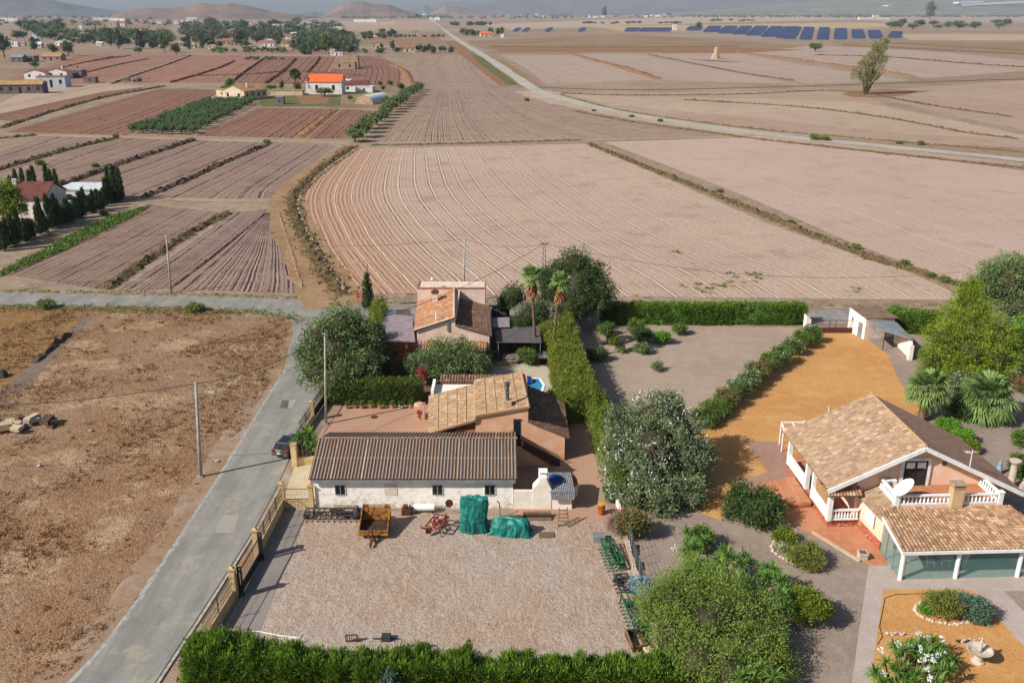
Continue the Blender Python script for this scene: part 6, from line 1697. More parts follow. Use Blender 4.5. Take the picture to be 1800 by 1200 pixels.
for z in (.12,.75,1.95): mb.beam(ga+Vector((0,0,z)), gb+Vector((0,0,z)), .07)
for p in (ga, gb): mb.beam(p, p+Vector((0,0,2.0)), .09)
part('gate_frame', mb, m_blackp, o)
mb = MB(); mb.beam(ga+Vector((.01,0,.43)), gb+Vector((.01,0,.43)), .03, .6); part('sheet_panel', mb, m_blackp, o)
mb = MB()
for i in range(26):
    r = ga.lerp(gb, i/25); mb.tube([r+Vector((0,0,.75)), r+Vector((0,0,2.0))], .012, 4)
part('bar', mb, m_iron, o)
for q, lb in ((FB+Vector((.42,-.35,0)), 'gate_guide_post'), (FC+Vector((.45,.25,0)), 'gate_guide_post')):
    mb = MB(); mb.beam(q+Vector((-.12,0,0)), q+Vector((-.12,0,2.5)), .12); mb.beam(q+Vector((.1,0,0)), q+Vector((.1,0,2.5)), .12); mb.beam(q+Vector((-.15,0,2.45)), q+Vector((.15,0,2.45)), .1); part(lb, mb, m_blackp, o)
tag(part('gate_rail', MB().beam((FB.x+.32,FB.y,.035),(FC.x+.32,FC.y-4.5,.035),.12,.02), m_kerb), kind='structure')
# cross wall between apron and yard
fence_run('apron_fence', 'low cream wall with upright iron bars between the apron and the yard', (-19.25,68.3,0), (-17.3,68.3,0), .75, 1.85, 1, .24)
gatepost('cream pillar against the corner of the barn', (-17.08,68.25,0), 2.15, .38)
# planter
o = thing('planter_wall', 'low cream block wall of the planter with a tall end pillar', 'wall', P(520,818))
a = P(521,818); c = P(556,815)
mb = MB(); mb.beam(a+Vector((0,0,.4)), c+Vector((0,0,.4)), .28, .8); part('low_wall', mb, m_yellow, o)
mb = MB(); mb.cbox(a.x-.1, a.y-.1, 0, .48, .48, 2.25); part('pillar', mb, m_yellow, o)
mb = MB(); mb.cbox(a.x-.1, a.y-.1, 2.25, .58, .58, .09); part('cap', mb, m_wallcap, o)
sheet('planter_soil', [(521,816),(556,813),(566,775),(535,775)], m_red_earth, .06)
# courtyard gate by the road
ra = P(528,772); rb = P(576,700)
d = (rb-ra)
fence_run('courtyard_fence', 'iron panels on a low wall between the yuccas and the gate pole', ra, ra+d*.42, .6, 1.8, 2, .22)
o = thing('courtyard_gate', 'tall dark iron gate of the salmon courtyard facing the road', 'gate', ra+d*.7)
mb = MB(); ga, gb = ra+d*.45, ra+d*.97
for z in (.1,.9,1.95): mb.beam(ga+Vector((0,0,z)), gb+Vector((0,0,z)), .07)
for k in range(28):
    r = ga.lerp(gb, k/27); mb.tube([r+Vector((0,0,.1)), r+Vector((0,0,2.05))], .014, 4)
mb.beam(ga+Vector((0,0,.5)), gb+Vector((0,0,.5)), .03, .75)
part('leaf', mb, m_blackp, o)
gatepost('cream pillar on the yucca side of the courtyard gate', ra+d*.43, 2.1, .4)
gatepost('cream pillar at the hedge side of the courtyard gate', ra+d*1.0, 2.1, .4)

# boundary wall along the neighbour garden
wp = [(7.9,88.5),(8.55,76),(8.95,69.8),(9.3,66.4)]
o = thing('boundary_wall', 'low white wall along the salmon courtyard with wire mesh on top', 'wall', (8.6,77,0))
mb = MB()
for a, c in zip(wp, wp[1:]): mb.beam((a[0],a[1],.25), (c[0],c[1],.25), .22, .5)
part('wall', mb, m_whitew, o)
mb = MB()
for a, c in zip(wp, wp[1:]):
    n = int((Vector(c)-Vector(a)).length/2.2)+1
    for i in range(n):
        q = Vector(a).lerp(Vector(c), i/n); mb.tube([(q.x,q.y,.5),(q.x,q.y,1.7)], .025, 5)
    for z in (.8,1.1,1.4,1.7): mb.tube([(a[0],a[1],z),(c[0],c[1],z)], .008, 3)
part('mesh_fence', mb, m_greyfas, o)
wp2 = [(P(1098,945)[0],P(1098,945)[1]),(P(1112,1000)[0],P(1112,1000)[1]),(P(1138,1080)[0],P(1138,1080)[1]),(P(1170,1165)[0],P(1170,1165)[1])]
o = thing('block_wall', 'whitish rubble wall between the yard and the feathery tree garden', 'wall', (8.8,58,0))
mb = MB(); rr_ = random.Random(4)
for a, c in zip(wp2, wp2[1:]):
    n = 9
    for i in range(n):
        p = Vector(a).lerp(Vector(c), i/n); q = Vector(a).lerp(Vector(c), (i+.96)/n); h = rr_.uniform(.5,.8)
        mb.beam((p.x,p.y,h/2), (q.x,q.y,h/2), rr_.uniform(.22,.32), h)
part('wall', mb, plain('rubble_render', A(214,194,174), A(184,160,138), 3, .95, 0, .6, .05), o)
mb = MB()
for a, c in zip(wp2, wp2[1:]):
    for i in range(4):
        q = Vector(a).lerp(Vector(c), i/4); mb.tube([(q.x+.2,q.y,0),(q.x+.2,q.y,1.8)], .025, 5)
    for z in (.9,1.2,1.5,1.8): mb.tube([(a[0]+.2,a[1],z),(c[0]+.2,c[1],z)], .008, 3)
part('mesh_fence', mb, m_greyfas, o)

# --- machinery and odds and ends in the gravel yard
m_rust = plain('rusty_iron', A(128,78,52,.6), A(90,56,42,.6), 6, .9, .1, .3)
m_green = plain('green_farm_paint', A(34,120,76,.7), A(26,92,60,.7), 5, .6)
m_dkgrey = plain('grey_farm_steel', A(92,96,98,.6), A(66,68,70,.6), 6, .7, .3)
m_redp = plain('faded_red_paint', A(176,74,54,.65), A(140,60,46,.65), 5, .8)
m_orangep = plain('rust_stained_yellow_paint', A(200,140,66,.62), A(124,74,42,.6), 2.6, .8, 0, .3, .02, .2, .42, .62)
m_tarp = plain('teal_tarpaulin', A(34,146,132,.72), A(14,104,98,.7), 2.2, .42, 0, .9, .12, .4)
m_woodw = plain('weathered_wood', A(160,136,112,.65), A(124,104,86,.65), 6, .95)
def LT(px, py, rot=0): p = P(px, py); return TM(p.x, p.y, 0, rot)
# yellow tipper trailer with its open front towards us
T = LT(656, 948) @ Matrix.Scale(.92, 4); o = thing('box_trailer', 'rust stained yellow box scraper trailer with a short drawbar in front of the barn', 'trailer', T.translation)
mb = MB(T); mb.box(-1.25,.1,.35,1.25,.25,.75); mb.box(-1.35,-.1,.45,1.35,.1,.6); mb.box(-1.3,.0,.75,1.3,.12,.85); part('front_beam', mb, m_orangep, o)
mb = MB(T); mb.add([(-1.2,.26,.4),(1.2,.26,.4),(1.2,2.5,.55),(-1.2,2.5,.55)], [(0,1,2,3),(3,2,1,0)]); part('bed', mb, plain('worn_steel_bed', A(146,112,90,.6), A(108,84,72,.6), 3, .8, .2), o)
for s in (-1,1):
    mb = MB(T); x = s*1.25
    mb.add([(x-.04,.2,.3),(x+.04,.2,.3),(x+.04,2.6,.3),(x-.04,2.6,.3),(x-.04,.2,.8),(x+.04,.2,.8),(x+.04,2.6,1.75),(x-.04,2.6,1.75)], [(3,2,1,0),(4,5,6,7),(0,1,5,4),(1,2,6,5),(2,3,7,6),(3,0,4,7)]); part('side_panel', mb, m_orangep, o)
    mb = MB(T @ Matrix.Translation((s*1.0,1.4,.3)) @ Matrix.Rotation(math.pi/2,4,'Y')); mb.lathe((0,0,-.12),[(.15,0),(.3,.02),(.3,.22),(.15,.24)],14); part('wheel', mb, plain('old_tyre', (.02,.02,.02,1),(.04,.036,.03,1),8,.9), o)
mb = MB(T); mb.box(-1.22,2.45,.4,1.22,2.55,1.75); mb.box(-1.2,2.4,1.35,-.75,2.75,1.95); mb.box(.75,2.4,1.35,1.2,2.75,1.95); part('tailboard', mb, m_orangep, o)
mb = MB(T); mb.beam((0,.1,.55),(0,-1.5,.25),.14); mb.beam((-.5,.05,.5),(0,-1.0,.35),.1); mb.beam((.5,.05,.5),(0,-1.0,.35),.1); mb.tube([(0,-.4,.5),(0,-.4,1.5)],.07,8); mb.tube([(-.05,-1.45,0),(-.05,-1.45,.6)],.045,6); part('drawbar', mb, m_rust, o)
# dark cultivators lying by the barn
def cultivator(name, label, T, L, rows, mat, h=.7, seed=0, tmat=None, hd=1.2, cat='farm implement'):
    rg = random.Random(seed); o = thing(name, label, cat, T.translation)
    mb = MB(T)
    for r in range(rows): mb.beam((-L/2,r*hd/max(1,rows-1),h),(L/2,r*hd/max(1,rows-1),h),.09)
    for k in range(4): x = -L/2+L*k/3; mb.beam((x,0,h),(x,hd,h),.08)
    mb.beam((-.3,0,h),(0,-.1,h+.7),.07); mb.beam((.3,0,h),(0,-.1,h+.7),.07)
    part('frame', mb, mat, o)
    for k in range(16):
        x = rg.uniform(-L/2,L/2); y = rg.uniform(0,hd); mb = MB(T); q = (x+rg.uniform(-.6,.6), y+rg.uniform(-.4,.4), h*rg.uniform(.4,1.25))
        if k % 4 == 0: mb.T = T @ Matrix.Translation((x,y,h*.55)) @ Matrix.Rotation(math.pi/2,4,'YX'[k//4 % 2]); mb.lathe((0,0,-.06),[(.08,0),(.26,.02),(.26,.1),(.08,.12)],10)
        else: mb.beam((x,y,h*rg.uniform(.6,1.2)), q, rg.uniform(.05,.12))
        part('press_wheel' if k % 4 == 0 else 'linkage', mb, (mat, m_rust, m_dkgrey)[k % 3], o)
    n = int(L/.42)
    for r in range(rows):
        for k in range(n):
            x = -L/2+(k+.5)*L/n+(.1 if r % 2 else 0); y = r*hd/max(1,rows-1)
            mb = MB(T); mb.tube([(x,y,h),(x,y+.16,h*.75),(x,y+.02,h*.35),(x+rg.uniform(-.05,.05),y-.16,.03)],.03,5); mb.beam((x,y-.2,.05),(x,y-.05,.1),.1,.04)
            part('tine', mb, tmat or mat, o)
    return o
cultivator('tine_cultivator', 'dark grey tine cultivator lying along the barn wall left of the yellow trailer', LT(583,916), 4.6, 3, m_dkgrey, .55, 1, m_rust)
cultivator('tine_cultivator', 'green tine cultivator standing along the right side of the yard, upper one', TM(P(1064,985).x, P(1064,985).y, 0, math.radians(-82)), 3.4, 4, m_green, .85, 2, None, 1.0)
cultivator('tine_cultivator', 'longer green tine cultivator standing nearest the front hedge', TM(P(1102,1090).x, P(1102,1090).y, 0, math.radians(-83)), 4.2, 3, m_green, .85, 3, None, .9)
cultivator('iron_frame', 'rusty grey iron frame lying between the two green cultivators', TM(P(1084,1032).x, P(1084,1032).y, 0, math.radians(-83)), 2.0, 2, m_dkgrey, .45, 4, m_rust, 1.0)
cultivator('rusty_plough', 'red and rusty plough with one upright disc between the trailer and the tall tarpaulin', TM(P(781,935).x, P(781,935).y, 0, math.radians(70)), 2.0, 2, m_redp, .9, 5, m_rust, 1.2)
q = P(790,912); mb = MB(Matrix.Translation((q.x,q.y,1.5)) @ Matrix.Rotation(1.0,4,Vector((1,.5,0)))); mb.lathe((0,0,0),[(.02,0),(.3,.03),(.34,.06),(.3,.07),(.02,.04)],14); mb.tube([(0,0,0),(.1,-.2,-1.4)],.04,6)
tag(part('plough_disc', mb, m_rust), 'rusty disc on a bent stalk beside the red plough', 'plough disc')
# bits along the barn wall
q = P(708,893); o = thing('milk_churn', 'dull grey metal churn standing between the cultivator and the yellow trailer', 'churn', P(628,908))
p = P(628,910); mb = MB(); mb.lathe((p.x,p.y,0),[(.3,0),(.32,.08),(.32,.7),(.2,.88),(.18,1.0),(.22,1.04)],16); part('body', mb, m_dkgrey, o, smooth=True)
mb = MB(); mb.lathe((p.x,p.y,1.045),[(.2,0),(.2,.08),(.06,.12)],14); part('lid', mb, m_steel, o)
mb = MB(); mb.tube([(p.x-.3,p.y,.6),(p.x-.42,p.y,.75),(p.x-.25,p.y,.85)],.03,6); part('handle', mb, m_dkgrey, o)
for k, (px, py, lb, m) in enumerate(((598,903,'rusty wheel hub lying by the barn wall next to the churn',m_rust),(612,906,'old tyre lying beside the churn at the barn wall',plain('perished_rubber',(.03,.03,.03,1),(.05,.045,.04,1),6,.95)))):
    p = P(px,py); mb = MB(); mb.lathe((p.x,p.y,0),[(.2,0),(.4,.03),(.45,.12),(.4,.25),(.2,.28),(.18,.2)],16); tag(part('wheel_hub' if k == 0 else 'old_tyre', mb, m, smooth=False), lb, 'scrap')
p = P(715,903); o = thing('engine_block', 'rusty engine block with pulley beside the white cylinder', 'engine', p)
mb = MB(TM(p.x,p.y)); mb.box(-.4,-.3,0,.4,.3,.55); mb.box(-.25,-.2,.55,.1,.2,.85); mb.box(.2,-.25,.55,.36,.25,.75); part('block', mb, m_rust, o)
mb = MB(TM(p.x,p.y) @ Matrix.Translation((.5,0,.4)) @ Matrix.Rotation(math.pi/2,4,'Y')); mb.lathe((0,0,-.06),[(.1,0),(.3,.01),(.3,.11),(.1,.12)],14); part('pulley', mb, m_dkgrey, o)
p = P(746,900); o = thing('white_tank', 'white horizontal cylinder tank on a dark cradle by the barn wall', 'tank', p)
mb = MB(Matrix.Translation((p.x,p.y,.5)) @ Matrix.Rotation(math.pi/2,4,'Y')); mb.lathe((0,0,-.95),[(.05,0),(.28,.06),(.3,.12),(.3,1.78),(.28,1.84),(.05,1.9)],18); part('barrel', mb, m_whitepaint, o, smooth=False)
for s in (-1,1):
    mb = MB(TM(p.x,p.y)); mb.beam((s*.7,-.3,0),(s*.7,0,.3),.08); mb.beam((s*.7,.3,0),(s*.7,0,.3),.08); mb.beam((s*.7,-.3,.04),(s*.7,.3,.04),.08); part('cradle', mb, m_dkgrey, o)
# tarpaulin shapes
def tarp(name, label, prof, T, seed, mat, amp=.16, straps=True):
    """cloth hanging over machinery: rings of (half width x, half depth y, z, lean x) with deep folds"""
    rg = np.random.default_rng(seed); n = 72; vs = []; fs = []
    ph = rg.uniform(0, 6.28, 5)
    for j, (hx, hy, z, lx) in enumerate(prof):
        t = j/(len(prof)-1)
        for k in range(n):
            a = 2*math.pi*k/n; ca, sa = math.cos(a), math.sin(a)
            e = 2.6; rr = 1/((abs(ca)**e+abs(sa)**e)**(1/e))
            q = np.array([ca*1.7+ph[0]+20]), np.array([sa*1.7+t*1.1+ph[1]+20]); g1 = float(fbm(q[0]*2.2, q[1]*2.2, seed, 3)[0]); g2 = float(fbm(q[0]*.9, q[1]*.9+t*2, seed+9, 2)[0])
            f = 1+amp*(1.15-t)*(2.4*abs(g1-.5)*2-.5)+.35*(g2-.4)*(1.1-t)
            vs.append((lx+hx*rr*ca*f, hy*rr*sa*f, max(.02, z+.07*math.sin(5*a+ph[4])*(1-t)+.05*math.sin(9*a+t*3))))
    m = n
    for j in range(len(prof)-1):
        for k in range(n): fs.append((j*m+k, j*m+(k+1) % n, (j+1)*m+(k+1) % n, (j+1)*m+k))
    fs.append(tuple((len(prof)-1)*m+k for k in range(n)))
    o = thing(name, label, 'covered machine', T.translation)
    mb = MB(T); mb.add(vs, fs); part('tarpaulin', mb, mat, o, smooth=False)
    if straps:
        mb = MB(T); mb.tube([(vs[2*m+k][0]*1.02, vs[2*m+k][1]*1.02, vs[2*m+k][2]) for k in range(0, n, 2)]+[(vs[2*m][0]*1.02, vs[2*m][1]*1.02, vs[2*m][2])], .02, 5, False); part('rope', mb, m_blackp, o)
    return o
tarp('covered_machine', 'tall machine wrapped in a teal tarpaulin against the barn wall', [(1.25,.8,.03,.05),(1.2,.78,.5,0),(1.1,.72,1.0,-.05),(1.1,.68,1.7,0),(1.18,.6,2.4,.02),(1.1,.52,2.95,.02),(.6,.3,3.0,.03),(.2,.1,2.85,.03)], LT(834,931), 3, m_tarp, .17)
tarp('covered_machine', 'low machine under a creased teal tarpaulin right of the tall one', [(1.75,.85,.03,0),(1.7,.8,.35,.03),(1.62,.7,.75,.05),(1.5,.55,1.1,.08),(1.25,.35,1.3,.1),(.6,.15,1.36,.15)], LT(897,936,math.radians(-6)), 5, m_tarp, .2, False)
p = P(879,908); mb = MB(); mb.tube([(p.x,p.y,0),(p.x-.05,p.y,1.3),(p.x-.25,p.y,1.55)],.06,6); tag(part('exhaust_stub', mb, m_greyfas), 'grey pipe poking up behind the low teal tarpaulin', 'pipe')
# timber, pallet, ladder
p = P(945,915); o = thing('timber_stack', 'weathered beams stacked against the white barbecue wall', 'timber', p)
for k in range(3):
    mb = MB(TM(p.x,p.y)); mb.box(-1.2+k*.1,.55-k*.28,.02+.16*(2-k)*0+.0,1.15,.8-k*.28,.18+.14*(2-k)); part('beam', mb, m_woodw if k != 1 else m_woodp, o)
p = P(960,941); o = thing('pallet', 'small slatted wooden pallet lying on the gravel', 'pallet', p)
for k in range(7):
    mb = MB(TM(p.x,p.y,0,.05)); mb.box(-.6+k*.18,-.4,.1,-.6+k*.18+.13,.4,.13); part('slat', mb, m_woodw, o)
for y in (-.35,0,.35):
    mb = MB(TM(p.x,p.y,0,.05)); mb.box(-.62,y-.05,0,.62,y+.05,.098); part('bearer', mb, m_woodw, o)
p = P(990,925); o = thing('step_ladder', 'weathered wooden trestle leaning by the corrugated shed', 'ladder', p)
for s in (-1,1):
    mb = MB(TM(p.x,p.y)); mb.beam((s*.45,-.1,0),(s*.32,.5,1.5),.09); part('rail', mb, m_woodw, o)
for k in range(5):
    f = (k+.7)/5.5; mb = MB(TM(p.x,p.y)); mb.beam((-.44+.12*f,-.1+.6*f,1.5*f),(.44-.12*f,-.1+.6*f,1.5*f),.06,.08); part('rung', mb, m_woodw, o)
# corrugated shed
T = TM(P(988,898).x, P(988,898).y+.2)
o = thing('corrugated_shed', 'small shed with grey corrugated roof beside the white barbecue chimney', 'shed', T.translation)
mb = MB(T); mb.box(-.85,.1,0,.85,2.0,1.55); part('wall', mb, m_whitew, o)
m_corr = plain('grey_corrugated_iron', A(178,180,180,.65), A(150,152,152,.65), 3, .5, .4)
corr_roof('roof_sheet', m_corr, o, T@Vector((-1.15,2.4,2.3)), T@Vector((.9,2.4,2.3)), T@Vector((1.1,-.15,1.75)), T@Vector((-1.05,-.15,1.75)), .15, .05, 0, 0, .03)
corr_roof('front_sheet', m_corr, o, T@Vector((-1.0,-.17,1.74)), T@Vector((1.08,-.17,1.74)), T@Vector((1.05,-.3,1.15)), T@Vector((-.95,-.3,1.15)), .15, .05, 0, 0, .03)
p = T@Vector((-.5,1.5,2.16)); mb = MB(Matrix.Translation(p) @ Matrix.Rotation(.24,4,'X')); mb.lathe((0,0,0),[(.55,0),(.6,.06),(.5,.14),(.1,.17)],18)
tag(part('blue_tub_lid', mb, plain('blue_plastic', A(44,72,132,.7), A(38,62,116,.7), 3, .5)), 'round blue plastic lid lying on the corrugated shed roof', 'lid')
p = T@Vector((.1,2.1,2.25)); o2 = thing('brick_oven', 'red brick dome of an outdoor oven behind the corrugated shed', 'oven', P(995,862))
pb = P(997,868); mb = MB(); mb.lathe((pb.x,pb.y,0),[(.95,0),(.95,1.1)],18); part('base', mb, m_whitew, o2)
mb = MB(); mb.lathe((pb.x,pb.y,1.103),[(.9,0),(.85,.35),(.6,.72),(.2,.88)],16); part('dome', mb, plain('red_brick_dome', A(190,104,76), A(160,84,62), 8, .9, 0, .5), o2, smooth=True)
mb = MB(); mb.cbox(pb.x-.2,pb.y-.85,1.15,.5,.3,.5); part('mouth', mb, m_blackp, o2)
# rusty drum
p = P(1057,903); o = thing('oil_drum', 'rusty orange drum with a yellow lid at the corner of the yard', 'drum', p)
mb = MB(); mb.lathe((p.x,p.y,0),[(.29,0),(.3,.02),(.3,.29),(.32,.31),(.3,.33),(.3,.58),(.32,.6),(.3,.62),(.3,.9),(.31,.92)],18); part('body', mb, plain('orange_rust', A(190,96,46,.7), A(150,70,36,.7), 3, .85), o)
mb = MB(); mb.lathe((p.x,p.y,.923),[(.31,0),(.31,.06),(.1,.08)],18); part('lid', mb, plain('yellow_lid', A(214,190,60,.7), A(190,160,50,.7), 4, .6), o)
# stones and scrap by the hedge end
rg = random.Random(8)
p = P(1118,1130)
o = thing('open_trough', 'rusty open trough with a pale plank edge near the front hedge', 'trough', p)
mb = MB(TM(p.x,p.y,0,.2)); mb.box(-.5,-.9,0,.5,-.82,.5); mb.box(-.5,.82,0,.5,.9,.5); mb.box(-.5,-.9,.02,-.42,.9,.5); mb.box(.42,-.9,.02,.5,.9,.5); part('side', mb, m_rust, o)
mb = MB(TM(p.x,p.y,0,.2)); mb.beam((-.62,-1.0,.55),(-.5,.9,.6),.16,.05); part('plank', mb, m_woodw, o)
for k in range(14):
    px = 1100+k*4.5+rg.uniform(-6,6); py = 1010+k*9+rg.uniform(-8,8); q = P(px+24,py)
    mb = MB(); mb.rock((q.x,q.y,.12), rg.uniform(.16,.34), rg); tag(part('rubble_stone', mb, m_woodw if k % 3 == 0 else m_conc), 'pale rubble stone lying along the block wall by the green cultivators', 'stone', 'rubble stones along the block wall')
q = P(1140,1148); mb = MB(); mb.rock((q.x,q.y,.25), .42, rg); tag(part('boulder', mb, m_cream), 'large cream boulder at the end of the block wall', 'boulder')
q = P(1052,950); mb = MB(TM(q.x,q.y)); mb.box(-.45,-.4,0,.45,.4,.5); mb.box(-.48,-.43,.5,.48,.43,.56); tag(part('grey_crate', mb, m_greyfas), 'grey box at the top end of the upper green cultivator', 'box')
for k, (px, py, lb) in enumerate(((619,1128,'rusty slatted frame standing behind the front hedge'),(679,1124,'dull grey box on a bar behind the front hedge'),(742,1136,'low grey box behind the middle of the front hedge'))):
    q = P(px,py); T = TM(q.x,q.y); mb = MB(T)
    if k == 0:
        mb.beam((-.4,0,0),(-.4,0,.6),.06); mb.beam((.4,0,0),(.4,0,.6),.06); mb.beam((-.4,0,.6),(.4,0,.6),.06)
        for i in range(5): mb.beam((-.3+i*.15,0,.1),(-.3+i*.15,0,.6),.05)
        mb.beam((-.4,0,.1),(.4,0,.1),.06)
    else: mb.box(-.3,-.25,0,.3,.25,.6-.2*k); mb.beam((-.9,0,.12),(.9,0,.12),.06)
    tag(part(('slatted_frame','metal_box','metal_box')[k], mb, (m_rust,m_dkgrey,m_dkgrey)[k]), lb, 'scrap')
mb = MB(); mb.tube([P(430,1108,.04),P(455,1109,.04),P(490,1116,.04),P(520,1119,.04),P(532,1114,.04),P(528,1120,.04),P(500,1121,.04)],.035,6); tag(part('garden_hose', mb, m_whitepaint), 'white hose lying curled on the yard gravel by the thuja corner', 'hose')
# stone block pile on the plot
o = thing('block_pile', 'rough heap of pale stone blocks on the dry grass at the left edge', 'stone heap', P(45,755))
rg = random.Random(12)
for k in range(26):
    q = P(rg.uniform(-30,100), rg.uniform(742,762)); s = rg.uniform(.35,.75)
    mb = MB(TM(q.x,q.y,0,rg.uniform(0,3)) @ Matrix.Rotation(rg.uniform(-.25,.25),4,'X')); z = 0 if k < 16 else .4
    mb.box(-s,-s*.6,z,s,s*.6,z+s*.75); part('block', mb, (m_conc,m_cream,m_bund)[k % 3] if k % 3 else m_conc, o)
q = P(290,826); mb = MB(TM(q.x,q.y,0,.05)); mb.box(-.9,-.1,0.02,.9,.1,.1); tag(part('timber_plank', mb, plain('orange_timber', A(206,140,84), A(180,118,70), 4, .9)), 'orange plank lying in the dry grass near the lone pole', 'plank')
mb = MB(); mb.tube([P(22,782,.1),P(40,778,.2),P(58,770,.15),P(62,762,.3)],.05,6); mb.tube([P(40,778,.2),P(70,776,.1)],.04,6); tag(part('fallen_branch', mb, m_bark), 'fallen dry branch below the stone block heap', 'branch')
q = P(5,662); mb = MB(); mb.rock((q.x,q.y,.3), .7, rg); tag(part('dark_rock', mb, m_dkgrey), 'dark lump in the dry grass at the left edge', 'rock')
for k, (px, py) in enumerate(((124,673),(160,758),(382,812),(70,820))):
    q = P(px,py); mb = MB(); mb.rock((q.x,q.y,.1), .25, rg); tag(part('pale_stone', mb, m_conc), 'small pale stone lying alone in the dry grass plot', 'stone', 'loose stones in the dry grass plot')

# --- courtyard of the ochre house
p = P(737,738); o = thing('garden_fountain', 'rounded pink wall fountain with a dark hose reel in the salmon courtyard', 'wall fountain', p)
T = TM(p.x,p.y)
mb = MB(T); mb.box(-.55,0,0,.55,1.1,1.5); mb.lathe((0,.55,1.5),[(.55,0),(.4,.18),(.1,.25)],14); part('body', mb, plain('pink_render', A(222,182,160), A(204,160,138), 2, .9), o)
mb = MB(T @ Matrix.Translation((0,-.06,.9)) @ Matrix.Rotation(math.pi/2,4,'X')); mb.lathe((0,0,-.03),[(.2,0),(.26,.03),(.2,.06)],14); mb.tube([(0,-.2,0),(-.1,-.5,.05),(.08,-.7,.05)],.05,6); part('hose_reel', mb, m_redp, o)
for k, (px, lb) in enumerate(((625,'green'),(636,'green'),(652,'golden'),(668,'green'),(690,'green'),(705,'white'),(722,'green'),(610,'green'))):
    p = P(px, 717+(k % 2)); o = thing('potted_plant', {'green':'small clay pot with a green plant at the foot of the courtyard hedge','golden':'golden ball shaped pot plant at the foot of the courtyard hedge','white':'white plastic pot standing empty looking at the foot of the courtyard hedge'}[lb], 'potted plant', p, 'pots along the courtyard hedge')
    mb = MB(); mb.lathe((p.x,p.y,0),[(.16,0),(.24,.35),(.26,.38)],12); part('pot', mb, m_whitepaint if lb == 'white' else m_pat, o)
    c = Crown(300+k); c.blob((p.x,p.y,.55),(.25,.25,.25),14,10,.12,.16,.07); c.obj('plant', lf_lime if lb == 'golden' else lf_mid, o)
mb = MB(); q = P(658,733); mb.lathe((q.x,q.y,.027),[(.4,0),(.4,.012)],20); tag(part('manhole_cover', mb, m_rust), 'round rusty manhole cover in the salmon paving', 'manhole cover')
q = P(1000,885)
# --- upper garden: canopies, pool, table
def canopy(label, px, z, mat, posts, name='shade_canopy'):
    w = [P(*q, z) for q in px]; cen = sum(w, Vector())/len(w)
    o = thing(name, label, 'canopy', (cen.x, cen.y, 0))
    mb = MB(); n = len(w)
    mb.add([(p.x,p.y,z) for p in w]+[(p.x,p.y,z+.08) for p in w], [tuple(range(n-1,-1,-1)), tuple(range(n,2*n))]+[(i,(i+1) % n,n+(i+1) % n,n+i) for i in range(n)]); part('cover', mb, mat, o)
    for q in posts:
        p = P(*q, z); mb = MB(); mb.tube([(p.x,p.y,0),(p.x,p.y,z)],.05,6); part('post', mb, m_greyfas, o)
m_mauve = plain('mauve_grey_sheet', A(170,156,158,.7), A(150,136,138,.7), 1.2, .8)
canopy('mauve grey sheet canopy on the road side of the pale pink house', [(670,560),(690,553),(724,556),(730,602),(672,600)], 2.5, m_mauve, [(672,598),(728,600),(690,555)])
canopy('small dull blue panel roof beyond the mauve canopy', [(668,545),(694,545),(694,556),(668,556)], 2.3, plain('blue_grey_panel', A(120,136,146,.6), A(100,116,126,.6), 2, .4), [(669,555),(693,555)], 'panel_roof')
canopy('small brown panel roof next to the dull blue one', [(695,545),(722,545),(722,555),(695,556)], 2.3, plain('brown_panel', A(120,100,96,.6), A(104,86,82,.6), 2, .7), [(721,554)], 'panel_roof')
canopy('grey flat canopy beside the tall palms', [(870,576),(948,574),(952,603),(872,602)], 2.6, plain('grey_shade_cloth', A(122,112,112,.6), A(108,98,98,.6), 1.5, .85), [(876,602),(950,602),(872,577)])
canopy('pale grey flat roof between the dark slope and the grey canopy', [(862,560),(895,558),(896,575),(866,576)], 2.9, m_mauve, [(866,575),(894,574)], 'flat_roof')
p = P(897,640); o = thing('garden_table', 'table with a mauve cloth under the grey canopy', 'table', p)
mb = MB(TM(p.x,p.y)); mb.box(-1.0,0,.72,1.0,1.6,.78); mb.box(-1.02,-.02,.35,1.02,.0,.78); part('tablecloth', mb, m_mauve, o)
mb = MB(TM(p.x,p.y)); mb.beam((-.9,.1,0),(-.9,.1,.72),.08); mb.beam((.9,.1,0),(.9,.1,.72),.08); part('leg', mb, m_greyfas, o)
p = P(885,642); fence_run('garden_fence', 'low stone wall with pale railing before the grey canopy', P(872,644), P(908,640), .5, 1.1, 1, .3, plain('rubble_stone', A(176,156,134), A(150,130,110), 4, .95, 0, .6, .05))
# dark gate with white circles
ga = P(859,560); gb = P(896,559); o = thing('ornamental_gate', 'black metal gate decorated with white rings beside the pale pink house', 'gate', ga.lerp(gb,.5))
mb = MB(); mb.beam(ga+Vector((0,0,1.0)), gb+Vector((0,0,1.0)), .05, 1.9); part('sheet', mb, m_blackp, o)
dg = (gb-ga); rg = random.Random(3)
for k in range(11):
    q = ga+dg*(.08+.84*((k*.37) % 1))+Vector((0,-.05,.55+1.2*((k*.61) % 1))); mb = MB(Matrix.Translation(q) @ Matrix.Rotation(math.pi/2,4,'X')); r = rg.choice((.1,.13,.17))
    mb.lathe((0,0,0),[(r,0),(r,.02),(r*.55,.021),(r*.55,.001)],12) if k % 3 else mb.lathe((0,0,0),[(r,0),(r,.02)],12); part('ring', mb, m_whitepaint, o)
# street wall behind the garden
for (a, c, lb) in ((P(655,548),P(735,546),'low dark garden wall along the far road left of the pale pink house'),(P(1055,575),P(900,573),'low garden wall hidden under the round dark evergreen')):
    o = thing('garden_wall', lb, 'wall', a.lerp(c,.5)); mb = MB(); mb.beam(a+Vector((0,0,.5)), c+Vector((0,0,.5)), .2, 1.0); part('wall', mb, m_conc, o)
